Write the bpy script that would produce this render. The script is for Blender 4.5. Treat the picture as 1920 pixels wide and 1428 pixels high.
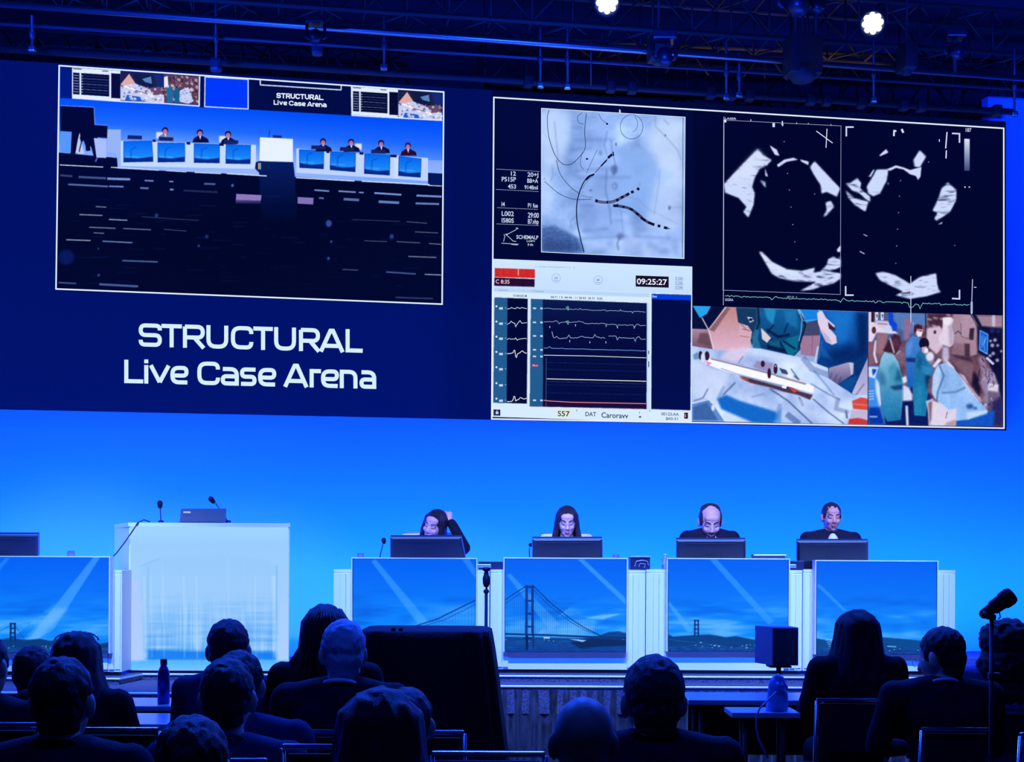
import bpy, bmesh, math, random
import numpy as np
from mathutils import Vector, Matrix, noise, Euler
from mathutils.geometry import tessellate_polygon
PI = math.pi
R = math.radians
for _o in list(bpy.data.objects): bpy.data.objects.remove(_o)
scn = bpy.context.scene
COL = scn.collection
random.seed(7); np.random.seed(7)

# ------------------------------------------------------------------ camera
F = 2400.0; CX = 960.0; HOR = 1046.0; CZ = 1.55; ROLL = 0.005
cam_d = bpy.data.cameras.new('camera'); cam = bpy.data.objects.new('camera', cam_d); COL.objects.link(cam)
cam_d.sensor_width = 36; cam_d.lens = 36 * F / 1920; cam_d.shift_y = (HOR - 714) / 1920; cam_d.clip_end = 200
cam.matrix_world = Matrix.Translation((0, 0, CZ)) @ Matrix.Rotation(PI / 2, 4, 'X') @ Matrix.Rotation(ROLL, 4, 'Z')
scn.camera = cam
# ------------------------------------------------------------------ world, view, lights
scn.view_settings.view_transform = 'Standard'; scn.view_settings.look = 'None'
scn.view_settings.gamma = 1; scn.view_settings.exposure = 0; scn.view_settings.use_curve_mapping = False
W = bpy.data.worlds.new('hall_dark'); scn.world = W; W.use_nodes = True
W.node_tree.nodes['Background'].inputs[0].default_value = (0.02, 0.08, 0.9, 1)
W.node_tree.nodes['Background'].inputs[1].default_value = 0.006
TA = 0.1704; AL = math.atan(TA); YW = 12.0          # the back wall runs off to the right at this slope

def area(name, loc, target, size, power, color, spread=180):
    d = bpy.data.lights.new(name, 'AREA'); d.shape = 'RECTANGLE'; d.size, d.size_y = size
    d.energy = power; d.color = color; d.spread = R(spread)
    o = bpy.data.objects.new(name, d); COL.objects.link(o); o.location = loc
    o.rotation_euler = (Vector(target) - Vector(loc)).to_track_quat('-Z', 'Y').to_euler(); return o
def spot(name, loc, target, power, color, angle, blend=0.5, rad=0.12):
    d = bpy.data.lights.new(name, 'SPOT'); d.energy = power; d.color = color; d.spot_size = R(angle); d.spot_blend = blend
    d.shadow_soft_size = rad
    o = bpy.data.objects.new(name, d); COL.objects.link(o); o.location = loc
    o.rotation_euler = (Vector(target) - Vector(loc)).to_track_quat('-Z', 'Y').to_euler(); return o
area('soffit_fill_light', (2.2, 12.6, 6.3), (2.2, 12.4, 9), (3, .3), 4, (1.0, .62, .45), 140)  # added warm fill with no fixture behind it, brightens the beige soffit bands
for x in (-.65, .46, 1.65, 2.68): spot('face_light', (x * .8, 5.2, 4.6), (x, 10.7, 1.92), 520, (1.0, .62, .50), 5.5, .5, .05)
def wall_y(x): return YW + x * TA
WB = (0.004, 0.066, 1.0)
for i, x in enumerate((-6.2, -3.8, -1.4, 1.0, 3.4, 5.8)):       # floor battens behind the desks wash the blue wall from below
    area('wall_wash', (x + 0.25, wall_y(x) - 1.0, 0.68), (x, wall_y(x), 2.0), (2.3, 0.15), 300, WB, 150).rotation_euler
for x, pw in ((-5, 90), (0, 90), (5.2, 90)):                                # softer wash from the front truss, aimed over the desks
    spot('wall_wash_front', (x * .8, 6.4, 6.9), (x, wall_y(x), 2.1), pw * 7.5, (0.003, 0.085, 1.0), 60, 1.0, .3)
KEY = (0.36, 0.52, 1.0)
for x, tx, pw in ((-3.6, -3.6, 1), (-2.0, -2.3, 1), (-0.4, -.3, 1), (0.9, .9, 1), (2.2, 2.2, 1), (3.3, 3.2, 1)):  # key light on the desks from the front truss
    spot('stage_key', (x, 5.0, 6.6), (tx, 10.15, 1.2), 1750 * pw, KEY, 26, 0.8, .1)
for x in (-3.5, 0, 3.5):                                          # blue backlight on the audience from the stage truss
    area('audience_back_light', (x, 9.6, 6.8), (x * .5, 4.6, 1.0), (1.2, .4), 240, (0.01, 0.07, 1.0), 110)
area('hall_blue_wash', (0, 2.2, 7.5), (0, 4.6, 1.0), (6, 1.5), 95, (0.01, 0.07, 1.0), 120)
for x in (-4, 0.5, 5):                                          # blue up-light on the rigging
    area('truss_light', (x, 7.4, 4.9), (x + .6, 11.0, 7.2), (1.6, .3), 190, (0.004, 0.045, 1.0), 80)
for x in (-3, 0, 3): spot('stage_blue_fill', (x, 5.4, 3.9), (x, 10.0, 1.0), 3000, (0.0, 0.07, 1.0), 50, 1.0, .3)

# ------------------------------------------------------------------ pixel -> place
def uv(px, py):
    dx = px - CX; return dx - ROLL * (HOR - py), HOR + ROLL * dx - py
def at(px, py, Y):
    u, v = uv(px, py); return Vector((u * Y / F, Y, CZ + v * Y / F))
def wp(px, py, off=0.0):
    u, v = uv(px, py); Y = (YW - off / math.cos(AL)) / (1 - u / F * TA); return Vector((u * Y / F, Y, CZ + v * Y / F))
def lin(c):
    return [((x / 255.0) / 12.92 if x <= 10.3 else (((x / 255.0) + .055) / 1.055) ** 2.4) for x in c]

# ------------------------------------------------------------------ materials
MATS = {}
def mat(name, col, rough=.6, metal=0.0, bump=None, emit=None, noisecol=None, spec=.5, sheen=0, alpha=None):
    if name in MATS: return MATS[name]
    m = bpy.data.materials.new(name); m.use_nodes = True; nt = m.node_tree; b = nt.nodes['Principled BSDF']
    c = (*lin(col), 1)
    b.inputs['Base Color'].default_value = c; b.inputs['Roughness'].default_value = rough; b.inputs['Metallic'].default_value = metal
    b.inputs['Specular IOR Level'].default_value = spec
    if sheen: b.inputs['Sheen Weight'].default_value = sheen
    tc = nt.nodes.new('ShaderNodeTexCoord')
    if bump or noisecol:
        n = nt.nodes.new('ShaderNodeTexNoise'); n.inputs['Detail'].default_value = 6
        mp = nt.nodes.new('ShaderNodeMapping'); nt.links.new(tc.outputs['Object'], mp.inputs[0]); nt.links.new(mp.outputs[0], n.inputs['Vector'])
        sc = (bump or noisecol)[0]
        mp.inputs['Scale'].default_value = sc if isinstance(sc, tuple) else (sc,) * 3; n.inputs['Scale'].default_value = 1
    if bump:
        bp = nt.nodes.new('ShaderNodeBump'); bp.inputs['Strength'].default_value = bump[1]; bp.inputs['Distance'].default_value = .02
        nt.links.new(n.outputs['Fac'], bp.inputs['Height']); nt.links.new(bp.outputs[0], b.inputs['Normal'])
    if noisecol:
        mx = nt.nodes.new('ShaderNodeMix'); mx.data_type = 'RGBA'; mx.inputs[6].default_value = c; mx.inputs[7].default_value = (*lin(noisecol[1]), 1)
        rp = nt.nodes.new('ShaderNodeMapRange'); rp.inputs[1].default_value = .4; rp.inputs[2].default_value = .65
        nt.links.new(n.outputs['Fac'], rp.inputs[0]); nt.links.new(rp.outputs[0], mx.inputs[0]); nt.links.new(mx.outputs[2], b.inputs['Base Color'])
    if emit:
        b.inputs['Emission Color'].default_value = (*lin(emit[0]), 1); b.inputs['Emission Strength'].default_value = emit[1]
    MATS[name] = m; return m
def vcol_mat(name, emission):
    if name in MATS: return MATS[name]
    m = bpy.data.materials.new(name); m.use_nodes = True; nt = m.node_tree; b = nt.nodes['Principled BSDF']
    a = nt.nodes.new('ShaderNodeAttribute'); a.attribute_name = 'Col'
    if emission:
        b.inputs['Base Color'].default_value = (0.002, .002, .003, 1); b.inputs['Roughness'].default_value = .7; b.inputs['Specular IOR Level'].default_value = .1
        nt.links.new(a.outputs['Color'], b.inputs['Emission Color']); b.inputs['Emission Strength'].default_value = 1
        try: m.cycles.emission_sampling = 'NONE'
        except Exception: pass
    else:
        nt.links.new(a.outputs['Color'], b.inputs['Base Color']); b.inputs['Roughness'].default_value = .5
        b.inputs['Specular IOR Level'].default_value = .35
    MATS[name] = m; return m
SCREEN = vcol_mat('lit_screen', True); SKIN = vcol_mat('skin', False)

# ------------------------------------------------------------------ object helpers
def tag(o, label=None, cat=None, group=None, kind=None):
    if label: o['label'] = label
    if cat: o['category'] = cat
    if group: o['group'] = group
    if kind: o['kind'] = kind
    return o
def thing(name, loc, label, cat, group=None, rz=0.0):
    o = bpy.data.objects.new(name, None); COL.objects.link(o); o.location = loc; o.rotation_euler = (0, 0, rz)
    o.empty_display_size = .1
    return tag(o, label, cat, group)
def wmat(o):
    m = o.matrix_basis.copy() if o.rotation_mode else o.matrix_basis.copy()
    m = Matrix.LocRotScale(o.location, o.rotation_euler, o.scale)
    return wmat(o.parent) @ m if o.parent else m
_ico = {}
def ico(sub):
    if sub not in _ico:
        bm = bmesh.new(); bmesh.ops.create_icosphere(bm, subdivisions=sub, radius=1)
        _ico[sub] = ([v.co.copy() for v in bm.verts], [[v.index for v in f.verts] for f in bm.faces]); bm.free()
    return _ico[sub]
class MB:
    def __init__(s): s.v = []; s.f = []
    def add(s, vs, fs):
        n = len(s.v); s.v += [Vector(v) for v in vs]; s.f += [[i + n for i in f] for f in fs]; return s
    def box(s, c, size, rot=None, bev=0.0, taper=1.0):
        bm = bmesh.new(); bmesh.ops.create_cube(bm, size=1)
        for v in bm.verts:
            k = taper if v.co.z > 0 else 1
            v.co = Vector((v.co.x * size[0] * k, v.co.y * size[1] * k, v.co.z * size[2]))
        if bev: bmesh.ops.bevel(bm, geom=bm.edges[:], offset=bev, segments=2, affect='EDGES', profile=.6)
        m = Matrix.Translation(c)
        if rot is not None: m = m @ (rot if isinstance(rot, Matrix) else Euler(rot).to_matrix().to_4x4())
        bm.verts.ensure_lookup_table()
        s.add([m @ v.co for v in bm.verts], [[v.index for v in f.verts] for f in bm.faces]); bm.free(); return s
    def ell(s, c, r, rot=None, sub=3):
        vs, fs = ico(sub); m = rot if rot is not None else Matrix.Identity(4)
        if not hasattr(r, '__len__'): r = (r, r, r)
        s.add([Vector(c) + m.to_3x3() @ Vector((v.x * r[0], v.y * r[1], v.z * r[2])) for v in vs], fs); return s
    def tube(s, pts, rad, seg=8, cap=True):
        pts = [Vector(p) for p in pts]; n = len(pts)
        if not hasattr(rad, '__len__'): rad = [rad] * n
        vs = []; up = None
        for i, p in enumerate(pts):
            t = (pts[min(i + 1, n - 1)] - pts[max(i - 1, 0)])
            if t.length < 1e-9: t = Vector((0, 0, 1))
            t.normalize()
            if up is None: up = Vector((0, 0, 1)) if abs(t.z) < .9 else Vector((1, 0, 0))
            a = t.cross(up).normalized(); up = a.cross(t).normalized()
            for k in range(seg):
                th = 2 * PI * k / seg; vs.append(p + (a * math.cos(th) + up * math.sin(th)) * rad[i])
        fs = [[i * seg + k, i * seg + (k + 1) % seg, (i + 1) * seg + (k + 1) % seg, (i + 1) * seg + k] for i in range(n - 1) for k in range(seg)]
        if cap: fs += [list(range(seg))[::-1], [(n - 1) * seg + k for k in range(seg)]]
        s.add(vs, fs); return s
    def cap(s, a, b, ra, rb=None, seg=14):
        rb = ra if rb is None else rb; s.tube([a, b], [ra, rb], seg); s.ell(a, ra, sub=2); s.ell(b, rb, sub=2); return s
    def prism(s, poly, y0, y1):            # outline in x,z pushed from y0 to y1
        n = len(poly); vs = [(p[0], y0, p[1]) for p in poly] + [(p[0], y1, p[1]) for p in poly]
        s.add(vs, [list(range(n)), list(range(n, 2 * n))[::-1]] + [[i, (i + 1) % n, n + (i + 1) % n, n + i] for i in range(n)]); return s
    def slab(s, poly, z0, z1):             # outline in x,y from z0 to z1
        n = len(poly); vs = [(p[0], p[1], z0) for p in poly] + [(p[0], p[1], z1) for p in poly]
        s.add(vs, [list(range(n))[::-1], list(range(n, 2 * n))] + [[i, (i + 1) % n, n + (i + 1) % n, n + i] for i in range(n)]); return s
    def lathe(s, c, prof, seg=20):
        vs = [(c[0] + r * math.cos(2 * PI * k / seg), c[1] + r * math.sin(2 * PI * k / seg), c[2] + z) for r, z in prof for k in range(seg)]
        n = len(prof); fs = [[i * seg + k, i * seg + (k + 1) % seg, (i + 1) * seg + (k + 1) % seg, (i + 1) * seg + k] for i in range(n - 1) for k in range(seg)]
        fs += [list(range(seg))[::-1], [(n - 1) * seg + k for k in range(seg)]]
        s.add(vs, fs); return s
    def build(s, name, m, parent=None, smooth=False, world=False, label=None):
        vs = s.v
        if parent is not None and world:
            inv = wmat(parent).inverted(); vs = [inv @ v for v in vs]
        me = bpy.data.meshes.new(name); me.from_pydata([tuple(v) for v in vs], [], s.f); me.update()
        bm = bmesh.new(); bm.from_mesh(me); bmesh.ops.recalc_face_normals(bm, faces=bm.faces); bm.to_mesh(me); bm.free()
        if smooth:
            me.polygons.foreach_set('use_smooth', [True] * len(me.polygons))
            if smooth == 'auto': me.set_sharp_from_angle(angle=R(40))
        if m: me.materials.append(m)
        o = bpy.data.objects.new(name, me); COL.objects.link(o)
        if parent is not None: o.parent = parent
        if label: o['label'] = label
        return o
    def blob(s, name, m, parent, vox=.01, it=4, fac=.5, deform=None, color=None, cut=None, label=None):
        me = bpy.data.meshes.new('t'); me.from_pydata([tuple(v) for v in s.v], [], s.f)
        o = bpy.data.objects.new('t', me); COL.objects.link(o)
        md = o.modifiers.new('r', 'REMESH'); md.mode = 'VOXEL'; md.voxel_size = vox; md.use_smooth_shade = True
        if it: ms = o.modifiers.new('s', 'SMOOTH'); ms.iterations = it; ms.factor = fac
        bpy.context.view_layer.update()
        dg = bpy.context.evaluated_depsgraph_get(); ev = o.evaluated_get(dg)
        out = bpy.data.meshes.new_from_object(ev, depsgraph=dg); bpy.data.objects.remove(o)
        out.name = name; out.materials.clear()
        if deform:
            for v in out.vertices: v.co = deform(v.co)
        if cut:
            bm = bmesh.new(); bm.from_mesh(out); bmesh.ops.delete(bm, geom=[v for v in bm.verts if cut(v.co)], context='VERTS'); bm.to_mesh(out); bm.free()
        if color:
            ca = out.color_attributes.new('Col', 'FLOAT_COLOR', 'POINT')
            buf = np.ones((len(out.vertices), 4), np.float32)
            for i, v in enumerate(out.vertices): buf[i, :3] = lin(color(v.co))
            ca.data.foreach_set('color', buf.ravel())
        out.polygons.foreach_set('use_smooth', [True] * len(out.polygons))
        out.materials.append(m)
        r = bpy.data.objects.new(name, out); COL.objects.link(r); r.parent = parent
        if label: r['label'] = label
        return r
def dup(root, loc, rz=None, label=None, group=None):
    r = root.copy(); COL.objects.link(r); r.location = loc
    if rz is not None: r.rotation_euler = (0, 0, rz)
    if label: r['label'] = label
    if group: r['group'] = group
    for ch in list(root.children):
        c = ch.copy(); COL.objects.link(c); c.parent = r
        for g in list(ch.children):
            d = g.copy(); COL.objects.link(d); d.parent = c
    return r

# ------------------------------------------------------------------ pictures shown on lit screens
def vnoise(h, w, fy, fx, seed=0):
    rs = np.random.RandomState(seed); g = rs.rand(int(fy) + 3, int(fx) + 3)
    y = np.linspace(0, fy, h)[:, None]; x = np.linspace(0, fx, w)[None, :]
    yi = y.astype(int); xi = x.astype(int); fy_ = y - yi; fx_ = x - xi
    fy_ = fy_ * fy_ * (3 - 2 * fy_); fx_ = fx_ * fx_ * (3 - 2 * fx_)
    return (g[yi, xi] * (1 - fx_) + g[yi, xi + 1] * fx_) * (1 - fy_) + (g[yi + 1, xi] * (1 - fx_) + g[yi + 1, xi + 1] * fx_) * fy_
def fbm(h, w, fy, fx, seed=0, o=4):
    r = np.zeros((h, w)); a = .5; t = 0
    for k in range(o): r += a * vnoise(h, w, fy * 2 ** k, fx * 2 ** k, seed + k); t += a; a *= .5
    return r / t
def blur(m, r):
    r = int(round(r))
    if r < 1: return m
    for _ in range(2):
        for ax in (0, 1):
            p = np.concatenate([np.repeat(np.take(m, [0], ax), r, ax), m, np.repeat(np.take(m, [-1], ax), r + 1, ax)], ax)
            c = np.cumsum(p, ax); n = m.shape[ax]
            c = np.concatenate([np.zeros_like(np.take(c, [0], ax)), c], ax)
            m = (np.take(c, range(2 * r + 1, 2 * r + 1 + n), ax) - np.take(c, range(0, n), ax)) / (2 * r + 1)
    return m
class Canvas:
    """colour field in photo-frame units; s samples per unit. crop=(ox,oy,k): coordinates are given as (x,y) -> (ox+x/k, oy+y/k)."""
    def __init__(c, x0, y0, x1, y1, s=1.0, crop=(0, 0, 1)):
        c.x0, c.y0, c.s = x0, y0, s; c.w = int((x1 - x0) * s) + 2; c.h = int((y1 - y0) * s) + 2
        c.a = np.zeros((c.h, c.w, 3)); c.crop = crop
    def T(c, pts):
        ox, oy, k = c.crop; return [((ox + x / k - c.x0) * c.s, (oy + y / k - c.y0) * c.s) for x, y in pts]
    def mask(c, pts, soft=0):
        P = c.T(pts); xs = [p[0] for p in P]; ys = [p[1] for p in P]; m = np.zeros((c.h, c.w))
        ax0, ax1 = max(0, int(min(xs)) - 1), min(c.w, int(max(xs)) + 2); ay0, ay1 = max(0, int(min(ys)) - 1), min(c.h, int(max(ys)) + 2)
        if ax1 <= ax0 or ay1 <= ay0: return m
        S = 3; gx = (np.arange((ax1 - ax0) * S) + .5) / S + ax0 - .5; gy = (np.arange((ay1 - ay0) * S) + .5) / S + ay0 - .5
        X, Y = np.meshgrid(gx, gy); ins = np.zeros(X.shape, bool); n = len(P)
        for i in range(n):
            xa, ya = P[i]; xb, yb = P[(i + 1) % n]
            if ya == yb: continue
            ins ^= ((ya > Y) != (yb > Y)) & (X < (xb - xa) * (Y - ya) / (yb - ya) + xa)
        m[ay0:ay1, ax0:ax1] = ins.reshape(ay1 - ay0, S, ax1 - ax0, S).mean((1, 3))
        return blur(m, soft) if soft else m
    def put(c, m, col, al=1.0):
        col = np.array(col, float); m = (m * al)[..., None]; c.a = c.a * (1 - m) + col * m
    def poly(c, pts, col, al=1.0, soft=0): c.put(c.mask(pts, soft), col, al)
    def grad(c, pts, c0, c1, soft=0, al=1.0, horiz=False):
        m = c.mask(pts, soft); ax = 1 if horiz else 0
        r = np.where(m.max(1 - ax) > 0)[0]
        if len(r) == 0: return
        t = np.clip((np.arange(m.shape[ax]) - r[0]) / max(1, r[-1] - r[0]), 0, 1)
        t = t[None, :, None] if horiz else t[:, None, None]
        c.put(m, np.array(c0, float) * (1 - t) + np.array(c1, float) * t, al)
    def line(c, pts, wd, col, al=1.0, soft=0):
        m = np.zeros((c.h, c.w))
        for (xa, ya), (xb, yb) in zip(pts[:-1], pts[1:]):
            L = math.hypot(xb - xa, yb - ya) or 1; nx, ny = -(yb - ya) / L * wd / 2, (xb - xa) / L * wd / 2
            ex, ey = (xb - xa) / L * wd * .3, (yb - ya) / L * wd * .3
            m = np.maximum(m, c.mask([(xa + nx - ex, ya + ny - ey), (xb + nx + ex, yb + ny + ey), (xb - nx + ex, yb - ny + ey), (xa - nx - ex, ya - ny - ey)]))
        c.put(blur(m, soft) if soft else m, col, al)
    def ell(c, x, y, rx, ry, col, al=1.0, soft=0, rot=0):
        cr, sr = math.cos(rot), math.sin(rot)
        c.poly([(x + rx * math.cos(t) * cr - ry * math.sin(t) * sr, y + rx * math.cos(t) * sr + ry * math.sin(t) * cr) for t in np.linspace(0, 2 * PI, 24, endpoint=False)], col, al, soft)
    def rect(c, x0, y0, x1, y1, col, al=1.0, sl=0.0, soft=0):
        c.poly([(x0, y0), (x1, y0 + sl * (x1 - x0)), (x1, y1 + sl * (x1 - x0)), (x0, y1)], col, al, soft)
    def sample(c, px, py):
        x = np.clip((px - c.x0) * c.s, 0, c.w - 1.001); y = np.clip((py - c.y0) * c.s, 0, c.h - 1.001)
        xi = x.astype(int); yi = y.astype(int); fx = (x - xi)[..., None]; fy = (y - yi)[..., None]
        return (c.a[yi, xi] * (1 - fx) + c.a[yi, xi + 1] * fx) * (1 - fy) + (c.a[yi + 1, xi] * (1 - fx) + c.a[yi + 1, xi + 1] * fx) * fy
    def build(c, name, quad, place, parent, res=1.0, label=None):
        """quad: TL,TR,BR,BL in photo-frame units; place(px,py) -> point on the screen's face"""
        q = np.array(quad, float); nx = int(max(np.linalg.norm(q[1] - q[0]), np.linalg.norm(q[2] - q[3])) * res) + 1
        ny = int(max(np.linalg.norm(q[3] - q[0]), np.linalg.norm(q[2] - q[1])) * res) + 1
        s, t = np.meshgrid(np.linspace(0, 1, nx + 1), np.linspace(0, 1, ny + 1)); s = s[..., None]; t = t[..., None]
        P = (q[0] * (1 - s) + q[1] * s) * (1 - t) + (q[3] * (1 - s) + q[2] * s) * t
        colr = np.clip(c.sample(P[..., 0], P[..., 1]), 0, 255) / 255
        l = np.where(colr <= .0404, colr / 12.92, ((colr + .055) / 1.055) ** 2.4)
        p0 = place(*quad[0]); ux = (place(*quad[1]) - p0).normalized(); nn = ux.cross(place(*quad[3]) - p0).normalized()
        uu = P[..., 0] - CX; U = uu - ROLL * (HOR - P[..., 1]); Vv = HOR + ROLL * uu - P[..., 1]     # sight rays meet the screen's plane
        D = np.stack([U / F, np.ones_like(U), Vv / F], -1); o0 = Vector((0, 0, CZ))
        D = D * ((p0 - o0).dot(nn) / (D @ np.array(nn)))[..., None] + np.array(o0)
        inv = np.array(wmat(parent).inverted() if parent else Matrix.Identity(4)); V = D @ inv[:3, :3].T + inv[:3, 3]
        me = bpy.data.meshes.new(name); N = (nx + 1) * (ny + 1); nf = nx * ny
        me.vertices.add(N); me.vertices.foreach_set('co', V.reshape(-1).astype(np.float32))
        J, I = np.meshgrid(np.arange(ny), np.arange(nx), indexing='ij'); a = (J * (nx + 1) + I).ravel()
        idx = np.stack([a + nx + 1, a + nx + 2, a + 1, a], 1).ravel().astype(np.int32)
        me.loops.add(nf * 4); me.loops.foreach_set('vertex_index', idx)
        me.polygons.add(nf); me.polygons.foreach_set('loop_start', np.arange(0, nf * 4, 4, dtype=np.int32))
        me.update(calc_edges=True)
        ca = me.color_attributes.new('Col', 'FLOAT_COLOR', 'POINT'); buf = np.ones((N, 4), np.float32); buf[:, :3] = l.reshape(-1, 3)
        ca.data.foreach_set('color', buf.ravel()); me.materials.append(SCREEN)
        o = bpy.data.objects.new(name, me); COL.objects.link(o); o.parent = parent
        if label: o['label'] = label
        return o
class Ink:
    """crisp strokes and lettering lying on a screen; coordinates as in Canvas"""
    def __init__(s, place, crop=(0, 0, 1)): s.place = place; s.crop = crop; s.v = []; s.f = []; s.c = []; s.n = 0
    def P(s, x, y): ox, oy, k = s.crop; return s.place(ox + x / k, oy + y / k, .0012 + .00008 * s.n)
    def tri(s, pts, faces, col):
        b = len(s.v); s.v += [s.P(*p) for p in pts]; s.f += [[b + i for i in f] for f in faces]; s.c += [lin(col)] * len(pts)
    def poly(s, pts, col):
        fs = tessellate_polygon([[Vector((x, y, 0)) for x, y in pts]]); s.tri(pts, fs, col); s.n += 1
    def rect(s, x0, y0, x1, y1, col, sl=0.0): s.poly([(x0, y0), (x1, y0 + sl * (x1 - x0)), (x1, y1 + sl * (x1 - x0)), (x0, y1)], col)
    def line(s, pts, wd, col, closed=False):
        n = len(pts); L = []; Rr = []
        for i in range(n):
            a = pts[i - 1] if (i or closed) else None; b = pts[(i + 1) % n] if (i < n - 1 or closed) else None
            d = []
            for p, q in ((a, pts[i]), (pts[i], b)):
                if p is None or q is None: continue
                l = math.hypot(q[0] - p[0], q[1] - p[1])
                if l > 1e-9: d.append(((q[0] - p[0]) / l, (q[1] - p[1]) / l))
            if len(d) == 1: d.append(d[0])
            nx = -(d[0][1] + d[1][1]); ny = d[0][0] + d[1][0]; l = math.hypot(nx, ny) or 1; nx /= l; ny /= l
            k = max(.5, nx * -d[0][1] + ny * d[0][0]); h = wd / 2 / k
            L.append((pts[i][0] + nx * h, pts[i][1] + ny * h)); Rr.append((pts[i][0] - nx * h, pts[i][1] - ny * h))
        m = n if closed else n - 1
        s.tri(L + Rr, [[i, (i + 1) % n, n + (i + 1) % n, n + i] for i in range(m)], col); s.n += 1
    def text(s, t, x, y, h, col, sl=0.0, wd=None):           # baseline start x,y; capital height h; optional total width
        cu = bpy.data.curves.new('t', 'FONT'); cu.body = t; cu.size = 1; cu.resolution_u = 3; cu.offset = .014
        o = bpy.data.objects.new('t', cu); COL.objects.link(o); bpy.context.view_layer.update()
        dg = bpy.context.evaluated_depsgraph_get(); me = bpy.data.meshes.new_from_object(o.evaluated_get(dg), depsgraph=dg)
        if len(me.vertices):
            xs = [v.co.x for v in me.vertices]; k = h / .70; kx = k if wd is None else wd / max(1e-6, max(xs) - min(xs)); x0 = min(xs)
            pts = [(x + (v.co.x - x0) * kx, y - v.co.y * k + sl * (v.co.x - x0) * kx) for v in me.vertices]
            s.tri(pts, [list(p.vertices) for p in me.polygons], col)
        s.n += 1; bpy.data.objects.remove(o); bpy.data.curves.remove(cu); bpy.data.meshes.remove(me)
    def build(s, name, parent, label=None):
        inv = wmat(parent).inverted(); me = bpy.data.meshes.new(name); me.from_pydata([tuple(inv @ v) for v in s.v], [], s.f)
        ca = me.color_attributes.new('Col', 'FLOAT_COLOR', 'POINT')
        for i, c in enumerate(s.c): ca.data[i].color = (*c, 1)
        me.materials.append(SCREEN); o = bpy.data.objects.new(name, me); COL.objects.link(o); o.parent = parent
        if label: o['label'] = label
        return o
def rounded(pts, r, n=5):
    out = [pts[0]]
    for i in range(1, len(pts) - 1):
        p, a, b = pts[i], pts[i - 1], pts[i + 1]
        la = math.hypot(a[0] - p[0], a[1] - p[1]); lb = math.hypot(b[0] - p[0], b[1] - p[1]); q = min(r, la / 2 if i > 1 else la * .9, lb / 2 if i < len(pts) - 2 else lb * .9)
        s = (p[0] + (a[0] - p[0]) * q / la, p[1] + (a[1] - p[1]) * q / la); e = (p[0] + (b[0] - p[0]) * q / lb, p[1] + (b[1] - p[1]) * q / lb)
        for k in range(n + 1):
            t = k / n; out.append(((1 - t) ** 2 * s[0] + 2 * t * (1 - t) * p[0] + t * t * e[0], (1 - t) ** 2 * s[1] + 2 * t * (1 - t) * p[1] + t * t * e[1]))
    out.append(pts[-1]); return out
def glyph(ink, ch, xa, xb, base, h, w, col, sl):
    hw = w / 2; L, Rr = xa + hw, xb - hw; c = (L + Rr) / 2; rad = w * 1.55
    cap = h - hw; xh = h * .79 - hw; B = hw
    def S(pts, r=rad):
        pts = rounded(pts, r) if r else pts
        ink.line([(x, base + sl * (x - 0) - y) for x, y in pts], w, col)
    M = (cap + B) / 2; XM = (xh + B) / 2
    if ch == 'S': S([(Rr, cap - .2 * h), (Rr, cap), (L, cap), (L, M), (Rr, M), (Rr, B), (L, B), (L, B + .2 * h)], w * 1.3)
    elif ch == 'T': S([(xa, cap), (xb, cap)], 0); S([(c, 0), (c, cap)], 0)
    elif ch == 'R': S([(L, 0), (L, cap), (Rr, cap), (Rr, M - .04 * h), (L, M - .04 * h)][:1] + [(L, cap)], 0); S([(L, cap), (Rr, cap), (Rr, M - .05 * h), (L, M - .05 * h)]); S([(c + .02 * h, M - .05 * h), (Rr + .5 * hw, 0)], 0)
    elif ch == 'U': S([(L, h), (L, B), (Rr, B), (Rr, h)], w * 1.8)
    elif ch == 'C': S([(Rr, cap - .24 * h), (Rr, cap), (L, cap), (L, B), (Rr, B), (Rr, B + .24 * h)], w * 1.8)
    elif ch == 'A': S([(L - hw * .2, 0), (c - .03 * h, cap + hw * .6)], 0); S([(Rr + hw * .2, 0), (c + .03 * h, cap + hw * .6)], 0); S([(L + .1 * h, .26 * h), (Rr - .1 * h, .26 * h)], 0); S([(c - .08 * h, cap), (c + .08 * h, cap)], 0)
    elif ch == 'L': S([(L, h), (L, B - hw)], 0); S([(xa, B), (xb, B)], 0)
    elif ch == 'i': S([(c, 0), (c, xh + hw)], 0); S([(c, h * .87), (c, h * 1.03)], 0)
    elif ch == 'v': S([(L, xh + hw), (c, hw * .8)], 0); S([(Rr, xh + hw), (c, hw * .8)], 0)
    elif ch == 'e': S([(xb - hw * .6, B), (L, B), (L, xh), (Rr, xh), (Rr, XM - .02 * h), (L, XM - .02 * h)])
    elif ch == 'a': S([(L, xh), (Rr, xh), (Rr, 0)]); S([(Rr, XM), (L, XM), (L, B), (Rr, B)])
    elif ch == 's': S([(xb - hw * .5, xh), (L, xh), (L, XM), (Rr, XM), (Rr, B), (L - hw * .5, B)], w)
    elif ch == 'r': S([(L, 0), (L, xh + hw)], 0); S([(L, xh), (xb, xh)], 0)
    elif ch == 'n': S([(L, 0), (L, xh + hw)], 0); S([(L, xh), (Rr, xh), (Rr, 0)])

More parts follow.
